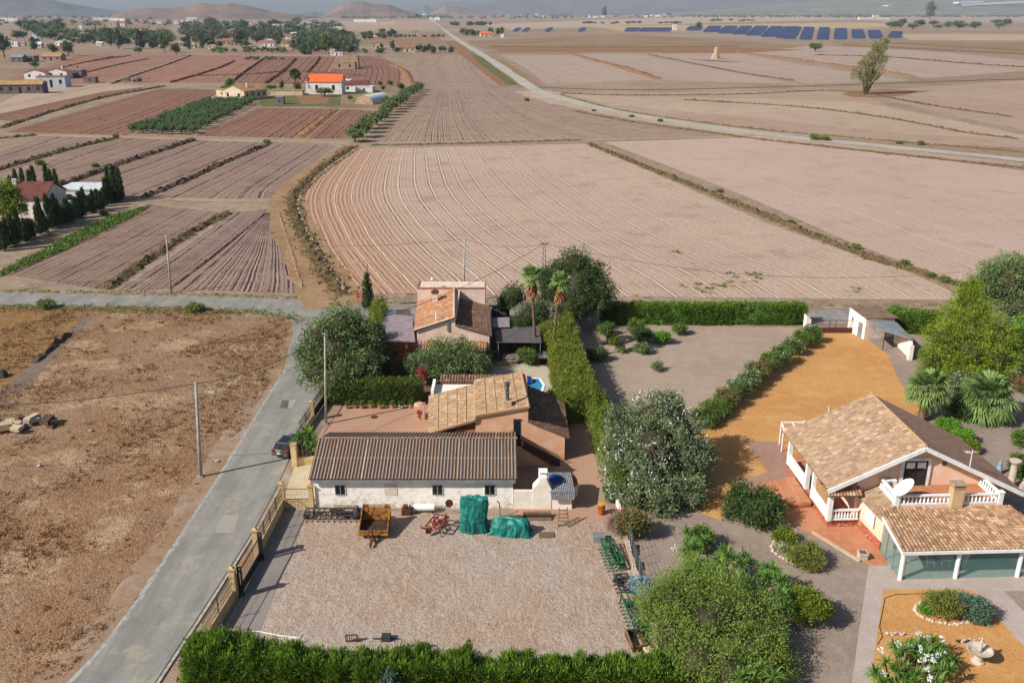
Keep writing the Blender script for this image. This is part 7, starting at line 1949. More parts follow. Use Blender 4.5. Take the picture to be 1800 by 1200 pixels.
# pool
pool = [P(912,668),P(948,665),P(956,677),P(952,690),P(905,692),P(900,680)]
o = thing('swimming_pool', 'small blue swimming pool showing above the tile roof ridge', 'pool', pool[0])
mb = MB(); mb.prism([(p.x,p.y) for p in pool][::-1], .02, .036); part('basin', mb, plain('pool_blue', A(40,150,210,.7), A(30,120,190,.7), 1.5, .3), o)
mb = MB(); mb.prism([(p.x,p.y) for p in pool][::-1], .037, .05); 
N = NT('pool_water'); m_water = N.finish((.03,.22,.42,1), .03, N.noise(N.coord(),3,3), .2, .02, 0, .6); part('water', mb, m_water, o)
mb = MB()
for a, c in zip(pool, pool[1:]+pool[:1]): mb.beam(a+Vector((0,0,.05)), c+Vector((0,0,.05)), .3, .09)
part('coping', mb, m_whitepaint, o)
p = P(922,672); o = thing('pool_float', 'deep blue inflatable float shaped like a dome on the pool', 'pool float', p)
mb = MB(); mb.lathe((p.x,p.y,.06),[(.9,0),(1.0,.2),(.8,.5),(.4,.65),(.05,.68)],20); part('dome', mb, plain('deep_blue_vinyl', A(30,70,180,.7), A(40,90,200,.7), 2, .3), o, smooth=True)
# dining set
p = P(955,640); o = thing('bistro_table', 'tall pale patio table on the pool terrace', 'table', p); T = TM(p.x,p.y)
mb = MB(T); mb.box(-.7,-.5,1.0,.7,.5,1.05); part('tabletop', mb, m_greyfas, o)
for sx in (-1,1):
    for sy in (-1,1):
        mb = MB(T); mb.beam((sx*.62,sy*.42,0),(sx*.62,sy*.42,1.0),.05); part('leg', mb, m_greyfas, o)
def chair(label, T, h=.62, group=None):
    o = thing('patio_chair', label, 'chair', T.translation, group)
    mb = MB(T); mb.box(-.24,-.24,h,.24,.24,h+.05); part('seat', mb, m_greyfas, o)
    mb = MB(T); mb.box(-.24,.2,h+.12,.24,.25,h+.6); part('backrest', mb, m_greyfas, o)
    for sx in (-1,1):
        for sy in (-1,1):
            mb = MB(T); mb.beam((sx*.21,sy*.21,0),(sx*.21,sy*.21,h if sy < 0 else h+.6),.035); part('leg', mb, m_greyfas, o)
for dx, dy, r, lb in ((-1.15,0,1.57,'pale patio chair on the house side of the tall table'),(1.15,.1,-1.57,'pale patio chair on the hedge side of the tall table'),(.2,.95,0,'pale patio chair behind the tall table'),(.9,-.7,2.6,'pale patio chair drawn out in front of the tall table')):
    chair(lb, TM(p.x+dx,p.y+dy,0,r))
# small tiled shed under the trees
q = P(650,668); T = TM(q.x,q.y); o = thing('tiled_hut', 'low hut with a flat red tile top behind the long clipped hedge', 'hut', q)
mb = MB(T); mb.box(-1.5,.2,0,1.4,2.3,1.3); part('wall', mb, m_whitew, o)
corr_roof('roof_slope', m_roofB, o, T@Vector((-1.7,2.5,1.75)), T@Vector((1.6,2.5,1.75)), T@Vector((1.6,0,1.4)), T@Vector((-1.7,0,1.4)), .23, .05, .4, .03, .1)
o = thing('garden_seat_group', 'rusty iron garden bench between the dark tree and the olive tree', 'bench', P(690,632)); q = P(690,632); T = TM(q.x,q.y,0,.3)
mb = MB(T); mb.box(-.8,-.25,.42,.8,.25,.47); part('seat', mb, m_rust, o)
mb = MB(T); mb.box(-.8,.22,.55,.8,.27,.95); part('backrest', mb, m_rust, o)
for s in (-1,1): mb = MB(T); mb.beam((s*.7,-.2,0),(s*.7,-.2,.42),.06); mb.beam((s*.7,.24,0),(s*.7,.24,.95),.06); part('leg', mb, m_rust, o)

# --- carport outbuilding and far gate
o = thing('carport_shed', 'narrow white outbuilding with a sloping grey sheet carport at the end of the ochre drive', 'outbuilding', P(1530,610))
f0 = P(1490,575); f1 = P(1518,598); 
hz = hgt(1493,537,f0.y); 
A0 = Vector((P(1489,580).x, P(1489,580).y, 0)); A1 = Vector((P(1518,597).x, P(1518,597).y, 0)); A2 = Vector((P(1601,628).x, P(1601,628).y, 0)); A3 = A0+(A2-A1)*.9+Vector((2.2,.8,0))
zl = 2.9
bw = [A0, A1, Vector((A1.x+4.2, A1.y+1.2, 0)), Vector((A0.x+4.0, A0.y+1.2, 0))]
mb = MB(); mb.prism([(p.x,p.y) for p in bw], 0, [zl+.3, zl-.1, zl-.5, zl-.2]); part('wall', mb, m_whitew, o)
mb = MB(); e = [bw[0]+Vector((-.1,.1,zl+.33)), bw[1]+Vector((-.1,-.1,zl-.05)), bw[2]+Vector((.5,0,zl-.42)), bw[3]+Vector((.5,.2,zl-.12))]; mb.add(e+[p+Vector((0,0,.1)) for p in e], [(3,2,1,0),(4,5,6,7),(0,1,5,4),(1,2,6,5),(2,3,7,6),(3,0,4,7)]); part('roof', mb, plain('brown_felt_roof', A(160,132,110,.65), A(140,114,94,.65), 1.2, .9), o)
d1 = (A1-A0).normalized(); nrm = Vector((-d1.y, d1.x, 0)); nrm = nrm if nrm.x < 0 else -nrm
q = A0.lerp(A1,.62); mb = MB(); mb.beam(q+nrm*.02+Vector((0,0,1.0)), q+d1*.9+nrm*.02+Vector((0,0,1.0)), .06, 2.0); part('door', mb, m_greyfas, o)
mb = MB(); q2 = A0.lerp(A1,.2); mb.beam(q2+nrm*.02+Vector((0,0,1.9)), q2+d1*.35+nrm*.02+Vector((0,0,1.9)), .05, .5); part('vent', mb, m_greyfas, o)
# carport cover
c0 = P(1524,559,2.7); c1 = P(1576,567,2.65); c2 = P(1606,598,2.5); c3 = P(1556,583,2.45)
mb = MB(); e = [c0,c3,c2,c1]; mb.add(e+[p+Vector((0,0,.07)) for p in e], [(3,2,1,0),(4,5,6,7),(0,1,5,4),(1,2,6,5),(2,3,7,6),(3,0,4,7)]); part('carport_roof', mb, plain('grey_sheet_roof', A(150,152,154,.65), A(138,140,142,.65), 1.0, .6), o)
mb = MB(); e = [c0, c3]; mb.add([c0-Vector((0,0,.01)), c3-Vector((0,0,.01)), c3-Vector((.0,0,1.0)), c0-Vector((0,0,.7))], [(0,1,2,3),(3,2,1,0)]); part('side_sheet', mb, plain('pale_corrugated_side', A(206,194,180,.7), A(186,174,160,.7), 2, .8), o)
for q in (c3, c2, c1):
    mb = MB(); mb.tube([(q.x,q.y,0),(q.x,q.y,q.z)],.06,6); part('post', mb, m_rust, o)
mb = MB(); mb.beam(Vector((c2.x,c2.y,1.1)), Vector((c1.x,c1.y,1.1)), .12, 2.2); part('back_wall', mb, m_whitew, o)
mb = MB(); mb.cbox(c2.x-.2,c2.y-.1,0,.5,.5,1.9); part('end_pier', mb, m_whitew, o)
# far gate
ga = P(1424,585); gb = P(1502,585); o = thing('driveway_gate', 'rusty brown two leaf gate closing the ochre drive at the far road', 'gate', ga.lerp(gb,.5))
mb = MB(); mb.beam(ga+Vector((0,0,.35)), gb+Vector((0,0,.35)), .05, .6); part('lower_panel', mb, m_rust, o)
mb = MB()
for z in (.7,1.75): mb.beam(ga+Vector((0,0,z)), gb+Vector((0,0,z)), .06)
for f in (0,.42,.56,1): mb.beam(ga.lerp(gb,f), ga.lerp(gb,f)+Vector((0,0,1.8)), .07)
for k in range(30): q = ga.lerp(gb,k/29); mb.tube([q+Vector((0,0,.6)), q+Vector((0,0,1.75))],.01,4)
part('frame', mb, m_rust, o)
q = ga+Vector((-.35,.1,0)); o = thing('gate_pillar', 'white pillar with a slanting top at the hedge end of the driveway gate', 'pillar', q)
mb = MB(TM(q.x,q.y)); mb.profile_y([(-.35,0),(.3,0),(.3,1.9),(-.35,2.4)],-.2,.9); part('shaft', mb, m_whitew, o)

# --- villa garden: statues, fountain, columns, stones, hose
m_statue = plain('pale_cast_stone', A(226,208,190), A(206,186,166), 5, .9)
p = P(1718,1163); o = thing('fountain', 'pale stone fountain with a wide basin and a standing figure on the ochre square', 'fountain', p)
mb = MB(); mb.lathe((p.x,p.y,0),[(.42,0),(.42,.12),(.3,.2),(.24,.55),(.3,.7)],18); part('pedestal', mb, m_statue, o)
mb = MB(); mb.lathe((p.x,p.y,.68),[(.15,0),(.5,.1),(.76,.28),(.82,.36),(.75,.36),(.5,.2),(.1,.14)],24); part('basin', mb, m_statue, o)
def figure(p, z, h, name='statue', par=None):
    k = h/1.6; mb = MB(); T0 = Matrix.Translation((p.x,p.y,z))
    c = [(0,0,0),(0,0,.35*k),(.02*k,0,.75*k),(0,0,1.0*k),(0,0,1.2*k),(0,0,1.32*k),(0,0,1.42*k),(0,0,1.55*k)]
    mb.T = T0; mb.tube(c,[.2*k,.17*k,.16*k,.14*k,.19*k,.07*k,.12*k,.06*k],12)
    mb.tube([(.17*k,0,1.2*k),(.26*k,-.08*k,.95*k),(.1*k,-.2*k,.85*k)],[.06*k,.05*k,.04*k],8); mb.tube([(-.17*k,0,1.2*k),(-.3*k,-.05*k,1.4*k),(-.22*k,-.05*k,1.65*k)],[.06*k,.05*k,.04*k],8)
    return part(name, mb, m_statue, par, smooth=True)
figure(p, .82, 1.15, 'figure', o)
p = P(1454,745); o = thing('garden_statue', 'pale statue on a pedestal beyond the villa ridge on the ochre drive', 'statue', p)
mb = MB(); mb.cbox(p.x,p.y,0,.9,.9,.15); mb.cbox(p.x,p.y,.15,.5,.5,.55); part('pedestal', mb, m_statue, o); figure(p, .7, 1.3, 'figure', o)
for k in range(14):
    a = k*2*math.pi/14; q = P(1443,752); mb = MB(); mb.rock((q.x+2.0*math.cos(a),q.y+1.5*math.sin(a),.1),.28,random.Random(k)); tag(part('edging_stone', mb, m_cream), 'pale edging stone round the statue bed on the ochre drive', 'stone', 'stones round the statue bed')
bush('low_shrub', 'low brownish shrub in the statue bed on the ochre drive', P(1436,752), .8, .7, lf_rust, 310, 3, 20)
p = P(1776,855); o = thing('stone_column', 'pale tapering stone column with a flared top by the villa hedge', 'column', p); H_ = hgt(1782,806,p.y)
mb = MB(); mb.lathe((p.x,p.y,0),[(.42,0),(.42,.15),(.34,.2),(.28,H_*.75),(.3,H_*.8)],14); part('shaft', mb, m_statue, o)
mb = MB(); mb.lathe((p.x,p.y,H_*.8),[(.3,0),(.48,.3),(.5,.42),(.42,.45)],14); part('capital', mb, m_statue, o)
p = P(1797,868); o = thing('garden_bust', 'small pale bust on a plinth at the right edge beside the stone column', 'statue', p); mb = MB(); mb.cbox(p.x,p.y,0,.5,.5,.9); part('plinth', mb, m_statue, o); mb = MB(); mb.lathe((p.x,p.y,.903),[(.2,0),(.28,.2),(.12,.32),(.17,.45),(.16,.6),(.05,.7)],12); part('bust', mb, m_statue, o)
p = P(1755,832); o = thing('blue_garden_gnome', 'pale blue garden figure in front of the clipped villa hedge', 'statue', p); mb = MB(); mb.lathe((p.x,p.y,0),[(.25,0),(.28,.4),(.2,.7),(.15,.9),(.17,1.05),(.03,1.35)],12); part('figure', mb, plain('pale_blue_plaster', A(150,190,200), A(130,170,184), 4, .8), o)
def stone_ring(px, n, label, group, seed, r=.13):
    c = smooth_line([P(*q) for q in px], n); rg = random.Random(seed)
    for q in c:
        mb = MB(); mb.rock((q.x+rg.uniform(-.06,.06),q.y+rg.uniform(-.06,.06),.08), r*rg.uniform(.8,1.4), rg); tag(part('edging_stone', mb, m_statue), label, 'stone', group)
stone_ring([(1618,1060),(1607,1072),(1618,1084),(1645,1094),(1676,1098),(1702,1094)], 26, 'small pale stone edging the juniper bed on the ochre square', 'stones round the juniper bed', 5)
stone_ring([(1362,952),(1355,962),(1365,975),(1384,986),(1402,996)], 20, 'small pale stone edging the shrub bed on the grey gravel', 'stones round the shrub bed', 6)
for k, (px, py, lb) in enumerate(((1572,1116,'cluster of small white animal figures lying on the ochre square'),(1694,1128,'small garden ornament with brown pieces near the fountain'))):
    p = P(px,py); o = thing('garden_ornament', lb, 'ornament', p); rg = random.Random(k)
    for i in range(4):
        mb = MB(); x = p.x-.45+.3*i; mb.rock((x,p.y+rg.uniform(-.1,.1),.13),.16,rg); mb.rock((x+.16,p.y-.05,.22),.08,rg); part('animal_figure', mb, m_statue if i % 2 or k == 0 else m_rust, o)
p = P(1515,982); o = thing('stone_planter', 'square pale stone planter at the end of the patio edging', 'planter', p); mb = MB(); mb.cbox(p.x,p.y,0,.62,.62,.5); mb.cbox(p.x,p.y,.5,.7,.7,.12); part('pot', mb, m_statue, o); mb = MB(); mb.cbox(p.x,p.y,.621,.5,.5,.02); part('soil', mb, m_red_earth, o)
mb = MB()
pe = [P(1428,936),P(1470,962),P(1512,988)]
for a, c in zip(pe, pe[1:]): mb.beam(a+Vector((0,0,.09)), c+Vector((0,0,.09)), .22, .18)
tag(part('kerb', mb, m_cream), kind='structure')
mb = MB(); mb.tube([P(1640,1042,.06),P(1575,1044,.06),P(1556,1050,.06),P(1546,1100,.06),P(1551,1118,.06),P(1542,1132,.06)],.025,5); tag(part('irrigation_pipe', mb, m_blackp), 'thin black irrigation pipe lying round the ochre square', 'pipe')
for px, py, lb in ((1296,866,'red cluster of flower pots at the corner of the pinkish forecourt'),(1291,893,'red flower pot by the dark shrub on the forecourt')):
    p = P(px,py); bush('flower_pot', lb, p, .4, .6, leaf_mat('red_petals', A(190,84,60,1), A(150,70,50,1)), int(px), 3, 16, (8,.16,.14,.08), cat='flower pot')
# white garden frame behind the villa
ga = P(1376,748); o = thing('white_pergola', 'white open pergola frame just behind the villa roof', 'pergola', ga)
cs = [P(1374,742,2.4),P(1432,742,2.4),P(1440,752,2.4),P(1378,754,2.4)]
mb = MB()
for a, c in zip(cs, cs[1:]+cs[:1]): mb.beam(a, c, .14)
for f in (.33,.66): mb.beam(cs[0].lerp(cs[1],f), cs[3].lerp(cs[2],f), .1)
part('frame', mb, m_whitepaint, o)
for q in cs: mb = MB(); mb.tube([(q.x,q.y,0),(q.x,q.y,2.35)],.07,6); part('post', mb, m_whitepaint, o)
# porch furniture behind the glass
def porch_chair(label, T):
    o = thing('porch_chair', label, 'chair', T.translation)
    mb = MB(T); mb.box(-.27,-.27,.42,.27,.27,.47); part('seat', mb, m_whitepaint, o)
    mb = MB(T); mb.add([(-.27,.25,.47),(.27,.25,.47),(.3,.42,1.0),(-.3,.42,1.0),(-.27,.29,.47),(.27,.29,.47),(.3,.46,1.0),(-.3,.46,1.0)], [(0,1,2,3),(7,6,5,4),(3,2,6,7),(0,3,7,4),(1,5,6,2)]); part('backrest', mb, m_whitepaint, o)
    for sx in (-1,1):
        for sy in (-1,1): mb = MB(T); mb.beam((sx*.25,sy*.25,.06),(sx*.23,sy*.23,.42),.05); part('leg', mb, m_whitepaint, o)
VR = math.radians(2.5)
for x, y, r, lb in ((6.2,-5.6,1.2,'white plastic chair behind the glass left of the porch table'),(8.6,-5.6,-1.2,'white plastic chair behind the glass right of the porch table'),(10.4,-4.0,.1,'white chair against the porch wall nearer the table'),(11.4,-4.0,-.1,'white chair against the porch wall farther from the table')):
    porch_chair(lb, VT @ TM(x,y,.05,r))
o = thing('porch_table', 'white table inside the glazed porch', 'table', V(7.3,-5.5,0)); mb = VB(); mb.lathe((7.3,-5.5,.76),[(.6,0),(.62,.02),(.6,.05)],20); part('tabletop', mb, m_whitepaint, o); mb = VB()
for k in range(4): a = k*math.pi/2+.7; mb.beam((7.3+.45*math.cos(a),-5.5+.45*math.sin(a),.06),(7.3+.3*math.cos(a),-5.5+.3*math.sin(a),.76),.05)
part('legs', mb, m_whitepaint, o)
# dark car seen past the villa
q = P(1790,905)
# ------------------------------------------------------------ middle distance and far plain
m_fwhite = plain('far_white_walls', A(240,234,226,.8), A(222,212,202,.8), .4, .9)
m_fblue = plain('bluish_white_wall', A(206,212,224,.75), A(190,196,210,.75), .4, .9)
m_fcream = plain('far_cream_walls', A(226,206,176,.75), A(206,184,152,.75), .4, .9)
m_fstone = plain('far_stone_walls', A(196,170,142,.7), A(168,142,116,.7), .6, .95)
m_fgrey = plain('far_grey_walls', A(140,130,126,.65), A(118,108,106,.65), .5, .9)
m_fror = plain('bright_orange_roof', A(236,110,56,.8), A(226,100,48,.8), .6, .85)
m_frred = plain('dark_red_roof', A(136,78,68,.6), A(120,66,58,.6), .8, .85)
m_frbr = plain('brown_tile_roof', A(170,124,96,.7), A(146,104,80,.7), .6, .9)
m_frtan = plain('tan_tile_roof', A(196,158,110,.7), A(172,134,90,.7), .5, .9)
m_frwh = plain('white_sheet_roof', A(226,228,230,.8), A(206,208,212,.8), .4, .6)
m_frgr = plain('grey_sheet_roof_far', A(160,164,168,.65), A(140,144,148,.65), .4, .6)
def far_house(label, p, w, d, h, wall, roof, kind='gable', rot=0.0, wins=3, chim=False, name='far_house', rise=None, cat='house', side_win=0):
    """p: front middle at ground; w along the front, d deep"""
    T = TM(p.x, p.y, 0, rot); o = thing(name, label, cat, p)
    rise = rise if rise is not None else min(2.6, d*.22)
    mb = MB(T)
    if kind == 'gable':   # ridge along x
        v = [(-w/2,0,0),(w/2,0,0),(w/2,0,h),(-w/2,0,h),(-w/2,d,0),(w/2,d,0),(w/2,d,h),(-w/2,d,h),(-w/2,d/2,h+rise-.1),(w/2,d/2,h+rise-.1)]
        mb.add(v, [(0,1,2,3),(5,4,7,6),(4,0,3,8,7),(1,5,6,9,2),(3,2,9,8),(6,7,8,9)])
    elif kind == 'gabley':
        v = [(-w/2,0,0),(w/2,0,0),(w/2,d,0),(-w/2,d,0),(-w/2,0,h),(w/2,0,h),(w/2,d,h),(-w/2,d,h),(0,0,h+rise-.1),(0,d,h+rise-.1)]
        mb.add(v, [(0,1,5,8,4),(1,2,6,5),(2,3,7,9,6),(3,0,4,7),(4,8,9,7),(8,5,6,9)])
    else: mb.box(-w/2,0,0,w/2,d,h)
    part('wall', mb, wall, o)
    mb = MB(T); e = .35
    if kind == 'gable':
        for s in (0, 1):
            y0, y1 = (-e, d/2) if s == 0 else (d/2, d+e)
            za, zb = (h-.12, h+rise) if s == 0 else (h+rise, h-.12)
            mb.add([(-w/2-e,y0,za),(w/2+e,y0,za),(w/2+e,y1,zb),(-w/2-e,y1,zb),(-w/2-e,y0,za+.18),(w/2+e,y0,za+.18),(w/2+e,y1,zb+.18),(-w/2-e,y1,zb+.18)], [(3,2,1,0),(4,5,6,7),(0,1,5,4),(1,2,6,5),(2,3,7,6),(3,0,4,7)])
    elif kind == 'gabley':
        for s in (0, 1):
            x0, x1 = (-w/2-e, 0) if s == 0 else (0, w/2+e)
            za, zb = (h-.12, h+rise) if s == 0 else (h+rise, h-.12)
            mb.add([(x0,-e,za),(x1,-e,zb),(x1,d+e,zb),(x0,d+e,za),(x0,-e,za+.18),(x1,-e,zb+.18),(x1,d+e,zb+.18),(x0,d+e,za+.18)], [(3,2,1,0),(4,5,6,7),(0,1,5,4),(1,2,6,5),(2,3,7,6),(3,0,4,7)])
    elif kind == 'hip':
        i = min(w, d)*.4
        mb.add([(-w/2-e,-e,h),(w/2+e,-e,h),(w/2+e,d+e,h),(-w/2-e,d+e,h),(-w/2+i,d/2,h+rise),(w/2-i,d/2,h+rise)], [(0,1,5,4),(1,2,5),(2,3,4,5),(3,0,4),(3,2,1,0)])
    else: mb.box(-w/2-.15,-.15,h+.003,w/2+.15,d+.15,h+.35)
    ro = part('roof', mb, roof, o)
    if chim: mb = MB(T); mb.cbox(w*.2,d*.45,h+rise*.6,.8,.8,1.8); part('chimney', mb, wall, ro)
    for k in range(wins):
        x = -w/2+(k+.5)*w/wins; s = min(.7, w*.06)
        mb = MB(T); door = (k == wins//2 and wins > 2)
        mb.box(x-s, -.06, 0 if door else h*.36, x+s, .02, h*.75); part('door' if door else 'window', mb, m_glass, o)
    for k in range(side_win):
        y = (k+.5)*d/side_win; mb = MB(T); mb.box(w/2-.02, y-.6, h*.35, w/2+.06, y+.6, h*.75); part('window', mb, m_glass, o)
    return o
# red roofed house and its cypress screen
p = P(30, 381); far_house('white house with a dark red tile roof behind the cypress screen', Vector((-108, 184, 0)), 25, 10, 3.9, m_fwhite, m_frred, 'gable', 0, 3, True, 'country_house', 2.5, side_win=1)
far_house('white flat roofed annex to the right of the dark red roof', Vector((-94, 197, 0)), 10, 8, 3.2, m_fwhite, m_frwh, 'flat', 0, 2, name='annex')
sheet('terrace', [(0,382),(60,384),(85,376),(60,364),(0,366)], m_cream, .04)
p = P(10, 400); tree('pine_tree', 'light green pine at the left edge before the dark red roofed house', p, [(0,0,5.2,4.0,4.0,3.4,90),(2.5,-1,4.0,2.2,2.2,2,50),(-2,0,4,2.5,2.5,2.4,50),(1,.5,7.2,2.4,2.4,1.8,50)], lf_pine, 400, (14,.7,.55,.2), .3, 3)
prot = cypress('cypress', 'dark cypress in the long screen hedge before the dark red roofed house', (0,0,0), .9, 5, lf_cyp, 401, 130, (8,.35,.6,.2), group='cypress screen at the dark red roofed house')
rg = random.Random(9); first = True
def put(proto, first, x, y, sx, sz, rot=None):
    o = proto if first else copy_tree(proto)
    o.location = (x, y, 0); o.scale = (sx, sx, sz); o.rotation_euler = (0, 0, rg.uniform(0, 6)); return o
for k in range(36):
    f = k/35; px = 2+212*f; py = 442+(352-442)*f
    q = P(px+rg.uniform(-3,3), py+rg.uniform(-3,3)); put(prot, first, q.x, q.y, rg.uniform(.5,.85), rg.uniform(.55,1.3)*(1.2 if k > 27 else 1)); first = False
for px, h in ((20,.7),(31,1.0),(43,1.05),(55,.95),(63,1.15),(85,1.2),(92,1.0),(101,1.0)):
    q = P(px, 336); put(prot, False, q.x, q.y, .65, h*.95)
# farm at the far left
far_house('long low grey shed with a brown tile roof at the far left farm', P(36,165), 22, 8, 4.5, m_fgrey, m_frtan, 'gable', .12, 5, False, 'farm_shed', 1.6, 'shed')
far_house('bluish white farmhouse joined to the brown roofed shed', P(91,154), 15, 9, 5.5, m_fblue, m_frbr, 'flat', .1, 3, False, 'farmhouse')
far_house('white gabled farmhouse behind the bluish white one', P(100,139), 13, 8, 4.5, m_fwhite, m_frbr, 'gabley', 0, 2, True, 'farmhouse')
far_house('small white farm building left of the white gabled farmhouse', P(62,140), 13, 8, 4, m_fwhite, m_frbr, 'gabley', 0, 2, False, 'farmhouse')
far_house('grey farm outbuilding with a chimney to the right of the white gabled farmhouse', P(128,137), 12, 7, 4.5, m_fgrey, m_frgr, 'flat', 0, 2, True, 'outbuilding', cat='shed')
far_house('small stone hut alone on the track by the farm', P(158,146), 7, 4, 3, m_fgrey, m_frbr, 'flat', 0, 1, False, 'stone_hut', cat='hut')
# stone house, white house, tunnel
far_house('stone farmhouse with a wide tan tile roof beside the olive orchard', P(411,176), 14, 15, 4.2, m_fcream, m_frtan, 'gabley', -.5, 2, True, 'stone_house', 2.4, side_win=4)
far_house('low cream lean-to shed on the left of the stone farmhouse', P(391,172), 7, 7, 3.6, m_fcream, m_frtan, 'flat', -.4, 1, False, 'lean_to', cat='shed')
far_house('white farmhouse with a bright orange roof', P(572,166), 17, 9, 6.0, m_fwhite, m_fror, 'gable', -.03, 2, False, 'white_farmhouse', 3.4)
far_house('white stepped wing on the left side of the orange roofed farmhouse', P(546,164), 4.5, 9, 5.2, m_fwhite, m_frwh, 'flat', 0, 1, False, 'side_wing')
far_house('white wing with a dark red roof right of the orange roofed farmhouse', P(622,162), 13, 8, 3.6, m_fwhite, m_frred, 'gable', -.1, 2, False, 'side_wing', 1.8)
far_house('shaded white middle wing between the orange and the dark red roofs', P(604,161), 7, 8, 5.4, m_fwhite, m_frwh, 'flat', -.05, 1, False, 'side_wing')
far_house('white small shed in front of the dark red roofed wing', P(640,163), 9, 6, 2.8, m_fwhite, m_frwh, 'flat', -.1, 1, False, 'shed', cat='shed')
q = P(640,184); o = thing('polytunnel', 'white arched tunnel greenhouse beside the white farmhouse', 'greenhouse', q); T = TM(q.x,q.y,0,-.35)
prof = [(4.6*math.cos(a),4.0*math.sin(a)) for a in np.linspace(0,math.pi,15)]
mb = MB(T); n = len(prof); mb.add([(x,0,z) for x,z in prof]+[(x,17,z) for x,z in prof], [(i,n+i,n+i+1,i+1)[::-1] for i in range(n-1)]); part('cover', mb, m_frwh, o)
mb = MB(T); mb.add([(x,0.02,z) for x,z in prof], [tuple(range(n))]); part('end_wall', mb, m_fstone, o); mb = MB(T); mb.add([(x,16.98,z) for x,z in prof], [tuple(range(n))[::-1]]); part('end_wall', mb, m_fstone, o)
q = P(504,168); o = thing('ruined_wall', 'long low ruined wall with a tan top by the white farmhouse', 'wall', q); mb = MB(TM(q.x,q.y)); mb.box(-8,0,0,8,4,2.4); part('wall', mb, m_fcream, o); mb = MB(TM(q.x,q.y)); mb.box(-8.2,-.2,2.403,8.2,4.2,2.7); part('top', mb, m_frtan, o)
far_house('small grey pump hut among the weeds below the ruined wall', P(492,184), 3.5, 3, 3.2, m_fgrey, m_frgr, 'flat', 0, 1, False, 'pump_hut', cat='hut')
far_house('two stepped ruined stone house standing in the red fields', P(606,122), 15, 9, 4.5, m_fstone, m_frtan, 'flat', 0, 2, False, 'stone_ruin')
q = P(612,120); mb = MB(TM(q.x,q.y+3)); mb.profile_y([(-7,0),(7,0),(7,8.4),(2,9.6),(-5,8.6),(-7,7)],0,7); tag(part('stone_ruin_tower', mb, m_fstone), 'taller rear block of the ruined stone house in the red fields', 'ruin')
# tractor
q = P(243,144); o = thing('tractor', 'small grey blue tractor pulling a red implement across the red field', 'tractor', q); T = TM(q.x,q.y)
m_trb = plain('tractor_blue_grey', A(120,140,156,.65), A(100,120,136,.65), 3, .5)
mb = MB(T); mb.box(-2.6,-.6,.8,-.2,.6,1.9); part('bonnet', mb, m_trb, o)
mb = MB(T); mb.box(-.2,-.85,.9,1.6,.85,1.6); mb.box(-.3,-.9,3.0,1.7,.9,3.2); 
for x in (-.2,1.5):
    for y in (-.8,.8): mb.beam((x,y,1.6),(x,y,3.0),.14)
part('cab', mb, m_trb, o)
for x, r in ((-1.9,.6),(.9,1.05)):
    for s in (-1,1):
        mb = MB(T @ Matrix.Translation((x,s*.95,r)) @ Matrix.Rotation(math.pi/2,4,'X')); mb.lathe((0,0,-.22),[(r*.5,0),(r,.05),(r,.4),(r*.5,.45)],16); part('wheel', mb, m_blackp, o)
q2 = P(257,143); o = thing('field_implement', 'red folding implement hitched behind the small tractor', 'farm implement', q2); T = TM(q2.x,q2.y)
mb = MB(T); mb.beam((-2.5,0,1),(2.5,0,1.4),.25); mb.beam((0,-1.5,1.2),(.5,1.5,1.2),.2); mb.beam((1,-.8,1.2),(3,-.8,2.8),.18); mb.beam((1,.8,1.2),(3,.8,2.8),.18); part('frame', mb, plain('implement_red', A(196,90,72,.7), A(170,80,66,.7), 3, .7), o)
q3 = P(222,143); far_house('small grey trailer box left of the tractor', q3, 3.2, 2.2, 2.0, m_fgrey, m_frgr, 'flat', 0, 1, False, 'trailer_box', cat='trailer')
# white tower
q = P(1257,104); o = thing('ruined_mill_tower', 'pale broken tower standing alone on a red mound in the fields', 'tower', q); Hh = hgt(1257,83,q.y)
mb = MB(TM(q.x,q.y)); mb.profile_y([(-2.6,0),(2.2,0),(2.0,3),(1.5,4),(1.2,Hh),(-.3,Hh),(-.9,4.2),(-2.4,3.2)],0,3.0); part('wall', mb, m_fcream, o)
mb = MB(TM(q.x,q.y)); mb.box(2.0,.6,0,4.6,2.6,4.6); part('annex', mb, m_fstone, o)
strip('mound', [(1215,105),(1250,107),(1300,110)], [4,10,5], m_bundr, .06, 20, wvar=.3)

# --- repeated far trees: a few kinds, copied
def far_proto(seed, kind):
    t = bpy.data.objects.new('tree', None); COL.objects.link(t)
    c = Crown(seed); rng_ = random.Random(seed)
    if kind == 'round':
        for dx, dy, z, rx, ry, rz, nc in ball_blobs(1.0, 1.9, 5, rng_, 1.05, .55, 14): c.blob((dx,dy,z),(rx,ry,rz),nc,9,.22,.22,.1,core=.8)
    elif kind == 'spread':
        for dx, dy, z, rx, ry, rz, nc in ball_blobs(1.0, 1.35, 6, rng_, .8, .62, 14): c.blob((dx,dy,z),(rx,ry,rz*.85),nc,9,.22,.22,.1,core=.8)
    elif kind == 'tall':
        for dx, dy, z in ((0,0,1.0),(.25,.1,1.6),(-.25,0,1.5),(.05,0,2.1),(.2,-.2,.9),(-.25,.1,.8)): c.blob((dx,dy,z),(.55,.55,.6),16,9,.2,.22,.1,core=.8)
    else: cone_crown(c, (0,0,0), .45, 2.2, 90, (7,.12,.25,.08), .1)
    c.obj('crown', {'olive': lf_olive}.get(kind, lf_far), t)
    mb = MB(); mb.tube([(0,0,-.02),(0,0,.8)],[.09,.06],6); part('trunk', mb, m_bark, t)
    return t
FP = {}
